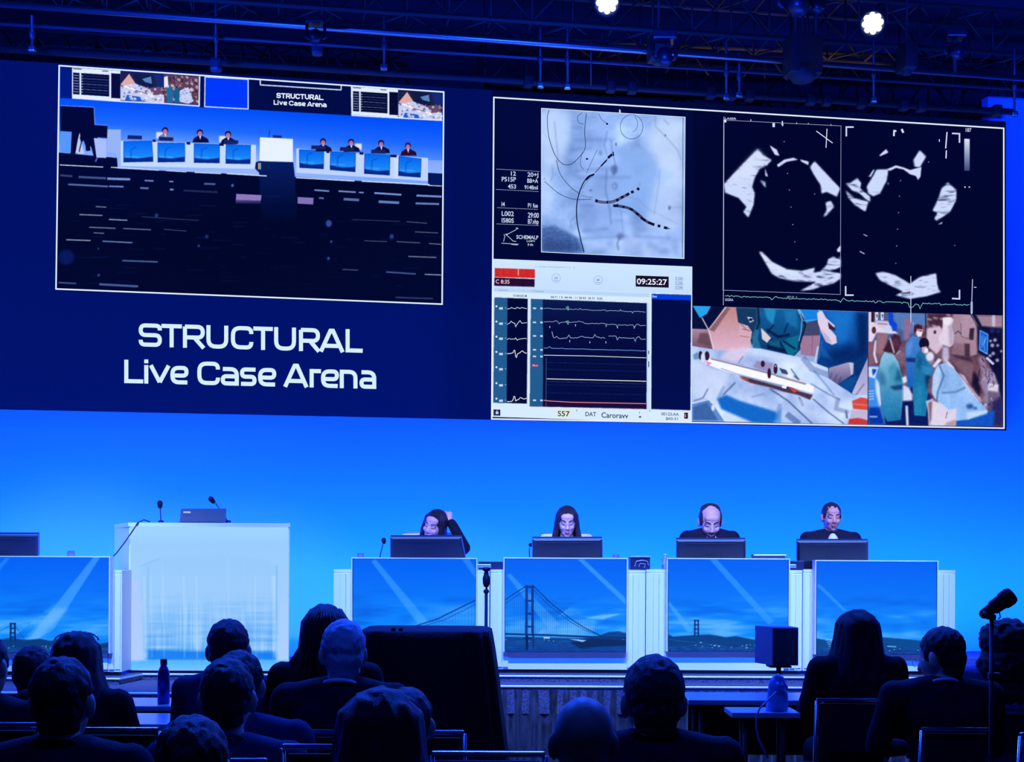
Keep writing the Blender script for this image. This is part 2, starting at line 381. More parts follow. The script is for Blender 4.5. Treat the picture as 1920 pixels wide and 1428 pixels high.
# ================================================================== THE SETTING
def struct(name, mb, m): o = mb.build(name, m); o['kind'] = 'structure'; return o
M_FLOOR = mat('hall_carpet', (14, 16, 30), .95, bump=(60, .4), noisecol=((9, 9, 9), (22, 24, 42)))
M_STAGE = mat('stage_carpet', (92, 96, 112), .95, bump=(90, .5), noisecol=(160, (50, 52, 66)))
M_WALL = mat('wall_fabric', (120, 170, 255), .9, spec=.1, bump=(40, .05))
M_CEIL = mat('ceiling_dark', (34, 36, 50), .9)
M_WHITE = mat('white_laminate', (238, 240, 244), .35, spec=.3)
M_EDGE = mat('pale_edge_trim', (235, 235, 235), .4)
M_BLACK = mat('black_paint', (9, 9, 12), .6)
M_ALU = mat('aluminium', (150, 152, 158), .35, metal=1.0)
struct('floor', MB().slab([(-8, .5), (8, .5), (8, 14.5), (-8, 14.5)], -.1, 0), M_FLOOR)
struct('ceiling', MB().slab([(-8, .5), (8, .5), (8, 14.5), (-8, 14.5)], 9.2, 9.3), M_CEIL)
# beige soffit bands under the dark ceiling
for i, (a, b, w) in enumerate((((1235, 55), (1420, -8), 16), ((1270, 172), (1400, 138), 16), ((1575, 190), (1760, 150), 12))):
    pa, pb = at(*a, 13.2 + .3 * i), at(*b, 11.2 + .3 * i); pa.z = pb.z = 8.2 if i == 0 else 7.6
    d = (pb - pa).normalized(); n = Vector((-d.y, d.x, 0)).normalized() * .12
    m = MB().slab([tuple((pa + n)[:2]), tuple((pb + n)[:2]), tuple((pb - n)[:2]), tuple((pa - n)[:2])], pa.z - .06, pa.z)
    struct('trim_%d' % (i + 1), m, mat('soffit_beige', (150, 118, 100), .9))
def wl(x, off): return (x - math.sin(-AL) * 0 + off * math.sin(AL), wall_y(x) - off * math.cos(AL))
zt = wp(960, 150).z
wall_top = [(-7.5, 6.3), (7.5, 6.3)]
m = MB()
for xa, xb, zt in ((-7.4, 4.74, 5.88), (4.74, 7.2, 6.2)):
    m.slab([wl(xa, 0), wl(xb, 0), wl(xb, -.12), wl(xa, -.12)], .0, zt)
struct('wall_back', m, M_WALL)
struct('wall_left', MB().box((-8.05, 7.5, 4.6), (.1, 14, 9.2)), M_CEIL)
struct('wall_right', MB().box((8.05, 7.5, 4.6), (.1, 14, 9.2)), M_CEIL)
struct('wall_rear_hall', MB().box((0, 14.45, 4.6), (16, .1, 9.2)), M_CEIL)
# stage: lower deck and the shallow riser that carries the desks
struct('stage_deck', MB().slab([(-7.3, 8.86), (-.75, 8.86), (-.15, 9.47), (7.3, 9.47), (7.3, 13.15), (-7.3, 10.65)], .40, .60), M_STAGE)
struct('stage_riser', MB().slab([(-7.2, 9.46), (-2.9, 9.46), (-2.84, 9.84), (7.2, 9.84), (7.2, 13.1), (-7.2, 10.64)], .60, .65), M_STAGE)
struct('trim_4', MB().tube([(-7.3, 8.85, .603), (-.75, 8.85, .603), (-.15, 9.46, .603), (7.3, 9.46, .603)], .009, 6), M_EDGE)
struct('trim_5', MB().tube([(-7.2, 9.45, .645), (-2.89, 9.45, .645), (-2.83, 9.83, .645), (7.2, 9.83, .645)], .008, 6), M_EDGE)
# pleated skirt below the stage edge
def skirt(x0, y0, x1, y1, z0, z1, amp=.028, step=.012):
    vs, fs = [], []; L = math.hypot(x1 - x0, y1 - y0); n = int(L / step); nx, ny = (y1 - y0) / L, -(x1 - x0) / L
    for i in range(n + 1):
        t = i / n; s = t * L
        for j, z in enumerate((z0, z0 + (z1 - z0) * .5, z1 - .05, z1)):
            a = amp * (1.0, .8, .45, .3)[j] * (math.sin(s * 62 + 2 * math.sin(s * 9)) + .4 * math.sin(s * 23 + j))
            vs.append((x0 + (x1 - x0) * t + nx * (a + .04), y0 + (y1 - y0) * t + ny * (a + .04), z))
    for i in range(n):
        for j in range(3): fs.append([i * 4 + j, i * 4 + 4 + j, i * 4 + 5 + j, i * 4 + 1 + j])
    return MB().add(vs, fs)
sk = MB()
for a in ((-7.3, 8.90, -.75, 8.90), (-.75, 8.90, -.15, 9.51), (-.15, 9.51, 7.3, 9.51)):
    q = skirt(*a, .005, .575); sk.add(q.v, q.f)
o = sk.build('stage_skirt', mat('skirt_satin', (52, 56, 62), .55, noisecol=((25, 25, 9), (7, 7, 12)), sheen=.4), smooth=True)
tag(o, 'black gathered cloth skirt hanging along the front edge of the stage', 'stage skirt')

# ================================================================== LED VIDEO WALL
LO = .14
led = thing('video_wall', tuple(wp(923, 790, .07)), 'large dark navy video wall showing live pictures and the title Structural Live Case Arena', 'video wall')
def lp(px, py, o=0.0): return wp(px, py, LO + o)
def slabq(q, o0, o1):
    m = MB(); vs = [wp(*p, o0) for p in q] + [wp(*p, o1) for p in q]
    return m.add(vs, [[0, 1, 2, 3], [7, 6, 5, 4], [0, 4, 5, 1], [1, 5, 6, 2], [2, 6, 7, 3], [3, 7, 4, 0]])
slabq([(-160, 102), (1886, 228), (1887, 807), (-160, 764)], .02, LO - .004).build('cabinet', M_BLACK, led, world=True)
cv = Canvas(-160, 90, 1890, 812, .25)
cv.a[:] = (0, 12, 88)
cv.grad([(-200, 80), (924, 160), (924, 800), (-200, 780)], (1, 14, 96), (0, 17, 104))
cv.rect(834, 80, 924, 800, (0, 8, 66), .5, soft=6); cv.rect(-200, 560, 924, 800, (0, 16, 104), .5, soft=10)
cv.a[:, int((924 + 160) * .25):] = (1, 6, 46)
cv.build('display_background', [(-160, 103), (1885, 229), (1886, 806), (-160, 763)], lambda x, y, o=0: wp(x, y, LO - .002), led, .25)
ink = Ink(lp)
WH = (228, 242, 255)
for q in ([(111, 123), (832, 172.5), (829, 570), (105, 541.5)], [(926, 182.5), (1882, 240.5), (1882.5, 802.5), (922, 785)]):
    ink.line(q, 2.6, WH, closed=True)
ink.build('screen_border', led, 'thin white outline around the two picture areas')
# ---- title
ink = Ink(lp)
for ch, a, b in zip('STRUCTURAL', (260, 302.6, 343, 387, 433, 475, 514, 560.5, 598.5, 648), (303.5, 341, 384, 428, 475, 511.5, 555, 600, 645.5, 680)):
    glyph(ink, ch, a, b, 649.7 - .0286 * 280, 43.5, 7.6, (214, 240, 255), .0286)
for ch, a, b in zip('LiveCaseArena', (233, 270, 279, 319.5, 370, 414, 450, 484, 531.5, 580.5, 602, 637, 674), (268.5, 278.5, 320, 353.5, 412.5, 447.8, 481, 518, 578, 601.8, 635.5, 670.3, 705.5)):
    glyph(ink, ch, a, b, 717.8 - .0235 * 232, 43.8, 7.6, (214, 240, 255), .0235)
ink.build('title_text', led, 'white lettering reading STRUCTURAL Live Case Arena')

# ---- camera picture of the stage (left)
def surgery_small(c, x0, y0, x1, y1, sl):
    w, h = x1 - x0, y1 - y0; c.rect(x0, y0, x1, y1, (30, 30, 60), sl=sl)
    def P(pts): return [(x0 + x * w, y0 + y * h + sl * x * w) for x, y in pts]
    c.poly(P([(0, .45), (.2, .05), (.36, .42), (.2, .6)]), (225, 170, 165)); c.poly(P([(0, .5), (.35, .38), (1, .72), (1, 1), (0, 1)]), (196, 206, 240))
    c.poly(P([(.3, .05), (.72, .05), (.75, .5), (.4, .42)]), (14, 26, 60)); c.poly(P([(.5, .2), (.7, .1), (.72, .35), (.56, .3)]), (90, 130, 190))
    c.poly(P([(.66, .5), (.9, .45), (1, .7), (.75, .75)]), (110, 70, 90)); c.line(P([(.1, .5), (.75, .78)]), 7, (250, 250, 255)); c.line(P([(.35, .62), (.62, .72)]), 4, (120, 60, 60))
    c.poly(P([(.15, .8), (.45, .84), (.5, 1), (.1, 1)]), (30, 90, 200)); c.poly(P([(.75, 0), (1, 0), (1, .4), (.85, .45)]), (20, 40, 110))
    rs = np.random.RandomState(3)
    for _ in range(60):
        x, y = rs.rand(2); q = rs.rand() * .05 + .02; c.poly(P([(x, y * .6 + .4), (x + q, y * .6 + .38), (x + q * 1.4, min(1, y * .6 + .45)), (x + q * .2, min(1, y * .6 + .46))]), [(240, 240, 255), (70, 80, 140), (190, 150, 170)][rs.randint(3)], .7)
def or_small(c, x0, y0, x1, y1, sl):
    w, h = x1 - x0, y1 - y0; c.rect(x0, y0, x1, y1, (96, 62, 76), sl=sl); rs = np.random.RandomState(5)
    def P(pts): return [(x0 + x * w, y0 + y * h + sl * x * w) for x, y in pts]
    for _ in range(170):
        x, y = rs.rand(2) * (.93, .9); q = rs.rand() * .07 + .02; c.poly(P([(x, y), (x + q, y + .02), (x + q, min(1, y + q * 1.6)), (x, min(1, y + q))]), [(225, 190, 200), (60, 30, 44), (120, 84, 100), (24, 20, 50), (230, 232, 250)][rs.randint(5)], .6)
    c.poly(P([(.08, .5), (.2, .4), (.27, .6), (.25, 1), (.1, 1)]), (20, 110, 160)); c.poly(P([(.3, .5), (.42, .45), (.45, .7), (.42, 1), (.3, 1)]), (18, 96, 140))
    c.poly(P([(.45, .55), (.7, .4), (.85, .9), (.7, 1), (.45, .95)]), (200, 210, 245)); c.poly(P([(0, .1), (.1, .05), (.12, .4), (0, .5)]), (235, 235, 255))
    for _ in range(40):
        x, y = rs.rand(2); c.poly(P([(.45 + x * .35, .5 + y * .45), (.48 + x * .35, .5 + y * .45), (.47 + x * .35, .55 + y * .42)]), (80, 90, 150), .7)
def ecg_small(c, x0, y0, x1, y1, sl, split=.34):
    w, h = x1 - x0, y1 - y0; c.rect(x0, y0, x1, y1, (226, 238, 255), sl=sl)
    def RR(a, b, d, e, col): c.poly([(x0 + a * w, y0 + b * h + sl * a * w), (x0 + d * w, y0 + b * h + sl * d * w), (x0 + d * w, y0 + e * h + sl * d * w), (x0 + a * w, y0 + e * h + sl * a * w)], col)
    RR(.02, .16, .155, .88, (6, 10, 44)); RR(.19, .16, .77, .88, (4, 8, 38)); RR(.81, .1, 1, .92, (8, 8, 40)); RR(.02, .02, .2, .05, (60, 50, 90)); RR(.62, .03, .75, .06, (60, 60, 90))
    for k in range(7):
        y = .24 + k * .09; RR(.21, y, .75, y + .012, (120, 150, 200) if k in (1, 3, 5) else (50, 70, 120)); RR(.03, y, .14, y + .02, (150, 170, 215)); RR(.195, y, .22, y + .03, (170, 190, 225))
c = Canvas(100, 118, 838, 576, 1.4, (90, 110, 2.5263))
c.a[:] = (1, 4, 34)
c.grad([(40, 20), (1890, 140), (1890, 600), (40, 600)], (0, 70, 250), (90, 140, 250))
g = c.mask([(50, 180), (1880, 290), (1880, 600), (50, 600)])
yy = np.arange(c.h)[:, None] / c.s + c.y0; xx = np.arange(c.w)[None, :] / c.s + c.x0
t = np.clip((yy - (183 + .068 * (xx - 110))) / 100.0, 0, 1)[..., None]; hz = np.exp(-((xx - 420) / 330.0) ** 2)[..., None]
colr = np.array([0, 78, 250.]) * (1 - t) + np.array([70, 140, 255.]) * t; colr = colr + (np.array([165, 190, 255.]) - colr) * np.clip((t - .42) * 1.8, 0, 1) * (.35 + .5 * hz)
c.put(g, colr)
c.poly([(58, 36), (1876, 155), (1876, 296), (58, 186)], (0, 24, 120)); c.poly([(945, 100), (1440, 130), (1440, 268), (945, 240)], (2, 10, 62))
c.poly([(718, 80), (745, 82), (745, 232), (718, 230)], (2, 12, 80))
SL = .066
ecg_small(c, 114, 42, 343, 185, SL); surgery_small(c, 343, 62, 550, 196, SL); or_small(c, 550, 74, 714, 206, SL)
c.line([(116, 186), (343, 202), (550, 212), (716, 224), (718, 84)], 6, (225, 238, 255))
c.poly([(744, 86), (948, 98), (948, 238), (742, 226)], (0, 56, 250)); c.line([(744, 86), (948, 98), (948, 238), (742, 227), (744, 86)], 5, (205, 225, 255))
c.line([(1005, 104), (1006, 124), (1388, 148), (1389, 128)], 5, (225, 238, 255))
ecg_small(c, 1440, 132, 1658, 264, SL); surgery_small(c, 1660, 148, 1866, 280, SL)
c.line([(1438, 130), (1440, 268), (1866, 292)], 6, (225, 238, 255))
# stage picture, desks, people
c.poly([(50, 444), (330, 470), (330, 520), (1190, 560), (1800, 600), (1880, 548), (1880, 1180), (30, 1110)], (1, 5, 34))
c.grad([(1800, 480), (1870, 482), (1870, 545), (1800, 542)], (130, 165, 255), (150, 180, 255)); c.poly([(1800, 540), (1872, 544), (1872, 600), (1800, 596)], (3, 22, 90))
c.poly([(330, 388), (985, 408), (985, 522), (330, 508)], (196, 218, 255)); c.poly([(1176, 425), (1640, 460), (1800, 470), (1800, 580), (1640, 568), (1176, 540)], (190, 212, 255))
c.poly([(280, 335), (345, 335), (345, 510), (330, 510), (325, 450), (280, 440)], (150, 180, 245)); c.poly([(1640, 456), (1664, 459), (1660, 566), (1640, 566)], (205, 222, 255))
for q in ([(358, 392), (492, 390), (498, 487), (358, 490)], [(520, 398), (648, 400), (648, 488), (520, 490)], [(692, 402), (812, 406), (812, 494), (692, 492)], [(844, 406), (960, 410), (958, 498), (842, 496)],
          [(1190, 430), (1307, 436), (1305, 522), (1192, 516)], [(1338, 440), (1457, 446), (1455, 536), (1336, 526)], [(1500, 450), (1620, 458), (1618, 552), (1498, 544)], [(1662, 462), (1768, 474), (1764, 562), (1660, 554)]):
    c.grad(q, (0, 100, 240), (40, 150, 250)); (ax, ay), (bx, by) = q[3], q[2]
    c.poly([(ax, ay - 22), ((ax + bx) / 2, (ay + by) / 2 - 16), (bx, by - 24), (bx, by), (ax, ay)], (4, 40, 130)); c.line([(ax + 10, ay - 26), (ax + 70, ay - 24)], 4, (90, 190, 250), .7, 1)
    c.line([(ax + 35, ay - 20), (ax + 36, ay - 60), (ax + 60, ay - 72)], 5, (0, 50, 160), .5, 1); c.line([q[0], q[1], q[2], q[3], q[0]], 2.5, (10, 60, 170))
for x, y in ((555, 340), (720, 350), (853, 358), (1303, 392), (1436, 394), (1578, 400), (1705, 412)):
    k = 1 if x < 1000 else .95; dk = (40, 12, 40) if x == 1705 else ((110, 120, 180) if x == 555 else (10, 12, 50))
    if x in (555, 853, 1436): c.rect(x - 42 + (60 if x == 1436 else 0), y + 8, x - 10 + (60 if x == 1436 else 0), y + 38, (215, 225, 255), soft=1)
    c.poly([(x - 12, y + 16), (x + 12, y + 16), (x + 38, y + 30), (x + 42, y + 47), (x - 36, y + 47), (x - 30, y + 28)], dk); c.poly([(x - 5, y + 14), (x + 6, y + 14), (x + 2, y + 34)], (225, 220, 250))
    c.ell(x, y, 15 * k, 16 * k, (20, 10, 50)); c.ell(x, y + 5, 11 * k, 12 * k, (176, 110, 150)); c.line([(x - 5, y + 10), (x + 6, y + 10)], 2, (240, 200, 220))
for x, y in ((378, 362), (526, 370), (834, 384), (1248, 410), (1384, 418), (1532, 430)): c.poly([(x, y), (x + 68, y + 3), (x + 66, y + 20), (x - 2, y + 18)], (20, 34, 96))
for x, y, w in ((496, 382, 14), (656, 394, 18), (812, 400, 20), (1318, 434, 16), (1476, 442, 18), (1622, 454, 30)): c.rect(x, y, x + w, y + 12, (8, 16, 70), sl=.06)
c.poly([(1004, 372), (1160, 380), (1160, 488), (1002, 484)], (232, 242, 255)); c.poly([(1064, 362), (1108, 364), (1106, 376), (1066, 374)], (20, 44, 110)); c.line([(1046, 372), (1050, 338)], 3, (20, 40, 110))
c.grad([(1002, 484), (1030, 486), (1162, 490), (1170, 560), (1180, 780), (1010, 770), (1000, 540), (980, 520), (984, 490)], (6, 28, 96), (1, 5, 36)); c.rect(996, 494, 1002, 524, (240, 180, 70)); c.rect(1004, 494, 1008, 524, (110, 220, 230))
c.poly([(58, 222), (218, 230), (222, 312), (282, 316), (280, 376), (235, 372), (226, 420), (232, 488), (222, 482), (205, 420), (175, 380), (155, 400), (140, 450), (105, 450), (112, 346), (58, 342)], (2, 4, 34)); c.line([(58, 222), (218, 230), (222, 312), (282, 316)], 3, (110, 150, 240))
c.poly([(58, 346), (112, 348), (108, 446), (58, 442)], (86, 150, 250)); c.poly([(217, 376), (278, 380), (276, 470), (230, 468)], (170, 190, 250)); c.poly([(142, 380), (150, 350), (156, 390), (172, 450), (130, 448)], (190, 205, 245))
c.line([(168, 350), (188, 410), (190, 430)], 22, (2, 4, 34)); c.line([(148, 440), (158, 395), (152, 372)], 5, (10, 10, 40)); c.line([(232, 470), (226, 486)], 8, (60, 90, 170))
for (xa, ya, xb, yb, w, k) in ((58, 503, 260, 513, 4, 1), (300, 514, 525, 528, 4, 1), (560, 530, 655, 536, 4, .9), (696, 538, 818, 544, 5, .9), (848, 544, 1034, 555, 5, 1), (1176, 563, 1450, 579, 5, 1), (1488, 580, 1806, 596, 5, 1), (1802, 600, 1866, 603, 4, .9),
        (60, 552, 112, 556, 9, .35), (148, 560, 272, 566, 10, .45), (284, 568, 386, 571, 11, .8), (98, 595, 282, 605, 8, .6), (292, 604, 356, 606, 7, .75), (460, 577, 498, 579, 7, .75), (576, 581, 592, 582, 6, .8), (440, 612, 474, 614, 9, .6), (580, 619, 592, 620, 8, .8), (742, 592, 790, 594, 9, .5),
        (1264, 622, 1330, 627, 7, .8), (1378, 627, 1456, 632, 7, .8), (1474, 633, 1494, 634, 6, .8), (1548, 636, 1672, 644, 8, .85), (1748, 648, 1862, 653, 9, .8), (1404, 665, 1470, 669, 12, .6), (1570, 677, 1660, 682, 12, .7), (1744, 685, 1850, 688, 9, .7), (1286, 659, 1304, 661, 8, .6),
        (228, 700, 274, 703, 5, .5), (150, 738, 256, 742, 5, .6), (290, 761, 374, 765, 5, .65), (196, 798, 318, 803, 5, .5), (358, 804, 486, 810, 5, .45), (218, 824, 264, 827, 5, .45), (88, 857, 200, 861, 5, .65), (260, 864, 398, 871, 6, .65), (354, 956, 518, 962, 7, .5), (246, 1068, 424, 1078, 10, .5), (52, 1060, 132, 1064, 6, .5),
        (1700, 772, 1794, 779, 4, .35), (1740, 820, 1846, 825, 4, .4), (1500, 862, 1604, 866, 4, .3), (1652, 866, 1762, 872, 4, .4), (1806, 875, 1862, 879, 4, .5), (1708, 936, 1838, 941, 5, .5), (1604, 1010, 1740, 1019, 7, .45), (1786, 1021, 1862, 1024, 5, .6), (1648, 1130, 1822, 1136, 7, .3), (1396, 998, 1468, 1001, 5, .3), (444, 748, 712, 766, 4, .2), (645, 624, 800, 632, 9, .2), (1440, 762, 1666, 770, 4, .2), (550, 808, 655, 816, 4, .25)):
    c.line([(xa, ya), (xb, yb)], w, (140, 175, 250) if w > 5 else (215, 228, 255), k)
for x, y, r, k in ((874, 600, 6, .8), (1330, 780, 14, .5), (1342, 866, 5, .6), (1328, 946, 6, .6), (714, 886, 5, .5), (240, 1025, 6, .5), (752, 842, 8, .3), (514, 742, 8, .4), (1628, 842, 10, .4), (238, 900, 4, .5)): c.ell(x, y, r, r * 1.2, (90, 140, 250), k, 1)
c.ell(86, 940, 38, 36, (10, 30, 110), .7, 3)
c.poly([(892, 640), (1012, 646), (1008, 672), (890, 668)], (140, 120, 190)); c.poly([(1182, 655), (1258, 659), (1256, 690), (1182, 686)], (130, 112, 184)); c.grad([(890, 668), (1008, 672), (1006, 690), (888, 686)], (90, 84, 150), (4, 8, 44))
for _ in range(90):
    x = random.uniform(60, 1860); y = random.uniform(640, 1090); c.line([(x, y), (x + random.uniform(20, 90), y + 2)], 3, (20, 50, 140), random.uniform(.1, .4), 1)
c.build('stage_camera_picture', [(112, 124.5), (830.5, 173.5), (827.5, 568.5), (106.5, 540)], lambda x, y, o=0: wp(x, y, LO), led, 1.2, 'picture of the stage and the seated hall')
ink = Ink(lp, (450, 130, 4.8))
for ch, a, b in zip('STRUCTURAL', np.arange(10) * 42.6 + 328, np.arange(10) * 42.6 + 368): glyph(ink, ch, a, b, 257 - .047 * 328, 46, 10, (225, 238, 255), .047)
for ch, a, b in zip('LiveCaseArena', (303, 338, 352, 390, 440, 486, 522, 556, 604, 652, 676, 710, 744), (334, 347, 388, 424, 482, 520, 554, 590, 650, 675, 708, 742, 780)): glyph(ink, ch, a, b, 318 - .047 * 303, 42, 9, (225, 238, 255), .047)
ink.build('small_title_text', led)

# ---- x-ray picture
c = Canvas(1010, 198, 1288, 490, 1.6, (910, 170, 4.3275))
c.a[:] = (150, 184, 244)
n1 = fbm(c.h, c.w, 6, 6, 11, 5)[..., None]; n2 = fbm(c.h, c.w, 14, 9, 12, 4)[..., None]
c.a = c.a + (n1 - .5) * 90 + (n2 - .5) * 50
def B(x, y, rx, ry, col, al, soft=14, rot=0): c.ell(x, y, rx, ry, col, al, soft, rot)
for q, col, al, s in (([(450, 140), (700, 150), (660, 520), (560, 620), (452, 600)], (196, 220, 255), .75, 12), ([(1380, 220), (1610, 220), (1600, 760), (1430, 640), (1300, 420)], (205, 225, 255), .8, 14),
        ([(700, 150), (1060, 180), (1060, 640), (700, 540)], (140, 172, 236), .35, 9), ([(700, 560), (1100, 620), (1130, 1000), (800, 1000), (690, 860)], (136, 168, 232), .45, 10),
        ([(790, 900), (1120, 920), (1140, 1190), (800, 1200)], (128, 160, 226), .5, 8), ([(1100, 450), (1330, 520), (1415, 700), (1370, 1010), (1000, 960), (1060, 640)], (136, 176, 240), .8, 9),
        ([(456, 620), (540, 560), (560, 800), (520, 1020), (456, 1000)], (190, 215, 255), .6, 9), ([(1380, 700), (1600, 700), (1600, 1120), (1300, 1100)], (196, 218, 255), .6, 12),
        ([(700, 240), (800, 240), (800, 500), (690, 500)], (112, 148, 214), .4, 4)):
    c.poly(q, col, al, s)
m = c.mask([(455, 1105), (560, 1095), (680, 1150), (760, 1200), (800, 1310), (455, 1310)], 5); gy = np.linspace(0, 1, c.h)[:, None, None]
c.put(m, (60, 92, 156) + (fbm(c.h, c.w, 120, 120, 5, 2)[..., None] - .5) * 50, .85)
c.poly([(460, 1190), (700, 1230), (780, 1315), (460, 1315)], (30, 52, 110), .6, 14)
c.poly([(800, 1200), (1600, 1180), (1600, 1350), (820, 1320)], (170, 196, 250), .45, 8)
for k in range(26): c.ell(880 + random.random() * 680, 1210 + random.random() * 120, 18 + random.random() * 40, 12 + random.random() * 24, random.choice([(205, 222, 255), (120, 150, 214), (100, 134, 200)]), .4, 6)
for x0, y0, x1, y1 in ((720, 400, 1050, 395), (700, 480, 860, 462), (690, 296, 790, 298), (730, 650, 1080, 625), (730, 702, 1180, 702), (780, 930, 880, 932), (790, 1140, 1000, 1118), (780, 1200, 1160, 1180), (1200, 1180, 1500, 1196), (1040, 1050, 1110, 1052), (1030, 700, 1060, 640)):
    c.line([(x0, y0), (x1, y1)], 13, (78, 104, 168), .42, 4)
for pts, w_, al in (([(990, 330), (965, 440), (985, 520)], 9, .4), ([(1020, 400), (1030, 500), (1060, 620), (1040, 680)], 10, .45), ([(985, 640), (975, 800), (1010, 960), (1020, 1080)], 16, .3), ([(1100, 950), (1120, 1180)], 5, .4), ([(560, 250), (585, 500), (590, 580)], 8, .35), ([(460, 330), (520, 400), (560, 520)], 4, .3),
        ([(1380, 200), (1380, 290), (1460, 370), (1560, 480), (1590, 560)], 8, .35), ([(1450, 235), (1490, 275)], 7, .5), ([(540, 600), (548, 680), (530, 740)], 6, .4), ([(1415, 640), (1410, 740), (1370, 1010)], 4, .5), ([(740, 1010), (690, 1060), (700, 1120)], 8, .35), ([(820, 220), (900, 215)], 6, .3), ([(1140, 860), (1240, 880), (1320, 960), (1560, 1080)], 4, .3), ([(1500, 945), (1590, 945)], 6, .3)):
    c.line(pts, w_, (70, 94, 150), al, 2)
c.ell(1045, 640, 28, 38, (60, 80, 130), .55, 3); c.ell(1050, 775, 22, 30, (60, 80, 130), .45, 3); c.ell(1048, 775, 10, 18, (160, 190, 245), .7, 2); c.ell(1095, 1180, 30, 26, (70, 92, 150), .6, 4); c.line([(1090, 1190), (1070, 1240), (1080, 1290)], 14, (60, 84, 140), .5, 2)
c.ell(935, 505, 14, 20, (80, 90, 150), .5, 3); c.ell(1060, 435, 7, 16, (60, 80, 130), .7, 1); c.ell(1494, 950, 10, 18, (80, 90, 130), .8, 2); c.ell(1460, 362, 6, 10, (70, 90, 140), .8, 1)
c.ell(855, 808, 12, 8, (50, 60, 110), .6, 2); c.poly([(1245, 740), (1265, 760), (1240, 780)], (110, 140, 200), .5, 2); c.poly([(465, 722), (480, 704), (490, 722)], (130, 165, 160), .7, 1)
c.build('fluoroscopy_image', [(1015, 203), (1284, 219.5), (1282.5, 485), (1015.5, 472.5)], lambda x, y, o=0: wp(x, y, LO), led, 1.25, 'pale blue x-ray picture with dark catheters')
ink = Ink(lp, (910, 170, 4.3275)); DK = (12, 14, 34)
def sm(pts, n=6):                                   # smooth curve through points
    P = [np.array(p, float) for p in pts]; P = [2 * P[0] - P[1]] + P + [2 * P[-1] - P[-2]]; out = []
    for i in range(1, len(P) - 2):
        for k in range(n):
            t = k / n; out.append(tuple(.5 * (2 * P[i] + (P[i + 1] - P[i - 1]) * t + (2 * P[i - 1] - 5 * P[i] + 4 * P[i + 1] - P[i + 2]) * t * t + (3 * P[i] - P[i - 1] - 3 * P[i + 1] + P[i + 2]) * t ** 3)))
    return out + [tuple(P[-2])]
ink.line([(1187 + 92 * math.cos(t), 293 + 99 * math.sin(t)) for t in np.linspace(0, 2 * PI, 40, endpoint=False)], 4, (38, 52, 90), closed=True)
for pts, w_ in (([(518, 155), (503, 220), (515, 370), (560, 510), (610, 580), (660, 602), (720, 580), (800, 490), (812, 420), (806, 320), (820, 180)], 5), ([(575, 560), (610, 680), (690, 780), (770, 840)], 4.5), ([(480, 735), (600, 835), (720, 880), (860, 880)], 4.5),
                ([(800, 1310), (768, 1180), (742, 1040), (745, 900), (780, 780), (830, 700), (885, 675)], 9), ([(780, 800), (830, 730), (885, 680)], 3), ([(910, 475), (860, 580), (820, 670)], 3.5), ([(890, 665), (940, 610), (1020, 520)], 5),
                ([(780, 180), (748, 215), (760, 260), (800, 270)], 4), ([(1215, 205), (1236, 260), (1225, 310), (1195, 335)], 3.5), ([(920, 190), (945, 235), (985, 265)], 3.5), ([(785, 500), (770, 590), (795, 640)], 4), ([(780, 850), (830, 862), (870, 862)], 3.5)):
    ink.line(sm(pts), w_, (24, 30, 60) if w_ > 4 else (48, 62, 104))
for pts, w_ in (([(815, 725), (850, 692), (885, 676)], 14), ([(995, 545), (1030, 515)], 20), ([(1036, 495), (1042, 530)], 9), ([(938, 612), (985, 562)], 12)): ink.line(pts, w_, DK)
A1 = sm([(892, 893), (960, 905), (1030, 900), (1080, 880), (1160, 838)]); ink.line(A1, 22, (96, 96, 136))
A2 = sm([(1036, 932), (1100, 938), (1170, 955), (1230, 995), (1300, 1055), (1370, 1088)]); ink.line(A2, 20, (60, 66, 104))
for A in (A1, A2):
    ink.line([(x, y - 9) for x, y in A], 3, DK); ink.line([(x, y + 9) for x, y in A], 3, DK)
for a, b in (((892, 888), (912, 896)), ((985, 903), (996, 904)), ((1062, 892), (1080, 882)), ((1100, 868), (1122, 858)), ((1142, 848), (1168, 834)), ((1182, 826), (1204, 816)), ((1232, 803), (1248, 790)),
             ((1040, 932), (1060, 934)), ((1062, 926), (1078, 934)), ((1112, 940), (1130, 944)), ((1170, 955), (1196, 968)), ((1222, 990), (1244, 1008)), ((1262, 1028), (1300, 1054)), ((1322, 1068), (1372, 1088)), ((1398, 1094), (1420, 1100)), ((1448, 1108), (1476, 1115))): ink.line([a, b], 22, DK)
ink.poly([(1476, 1108), (1508, 1124), (1476, 1122)], (60, 60, 80))
for x, y in ((988, 269), (825, 553)): ink.poly([(x + 10 * math.cos(t), y + 8 * math.sin(t)) for t in np.linspace(0, 2 * PI, 10, endpoint=False)], DK)
ink.line([(455, 142), (1622, 214), (1612, 1362), (455, 1308)], 4, WH, closed=True); ink.line([(1605, 214), (1598, 1355)], 4, (20, 30, 60))
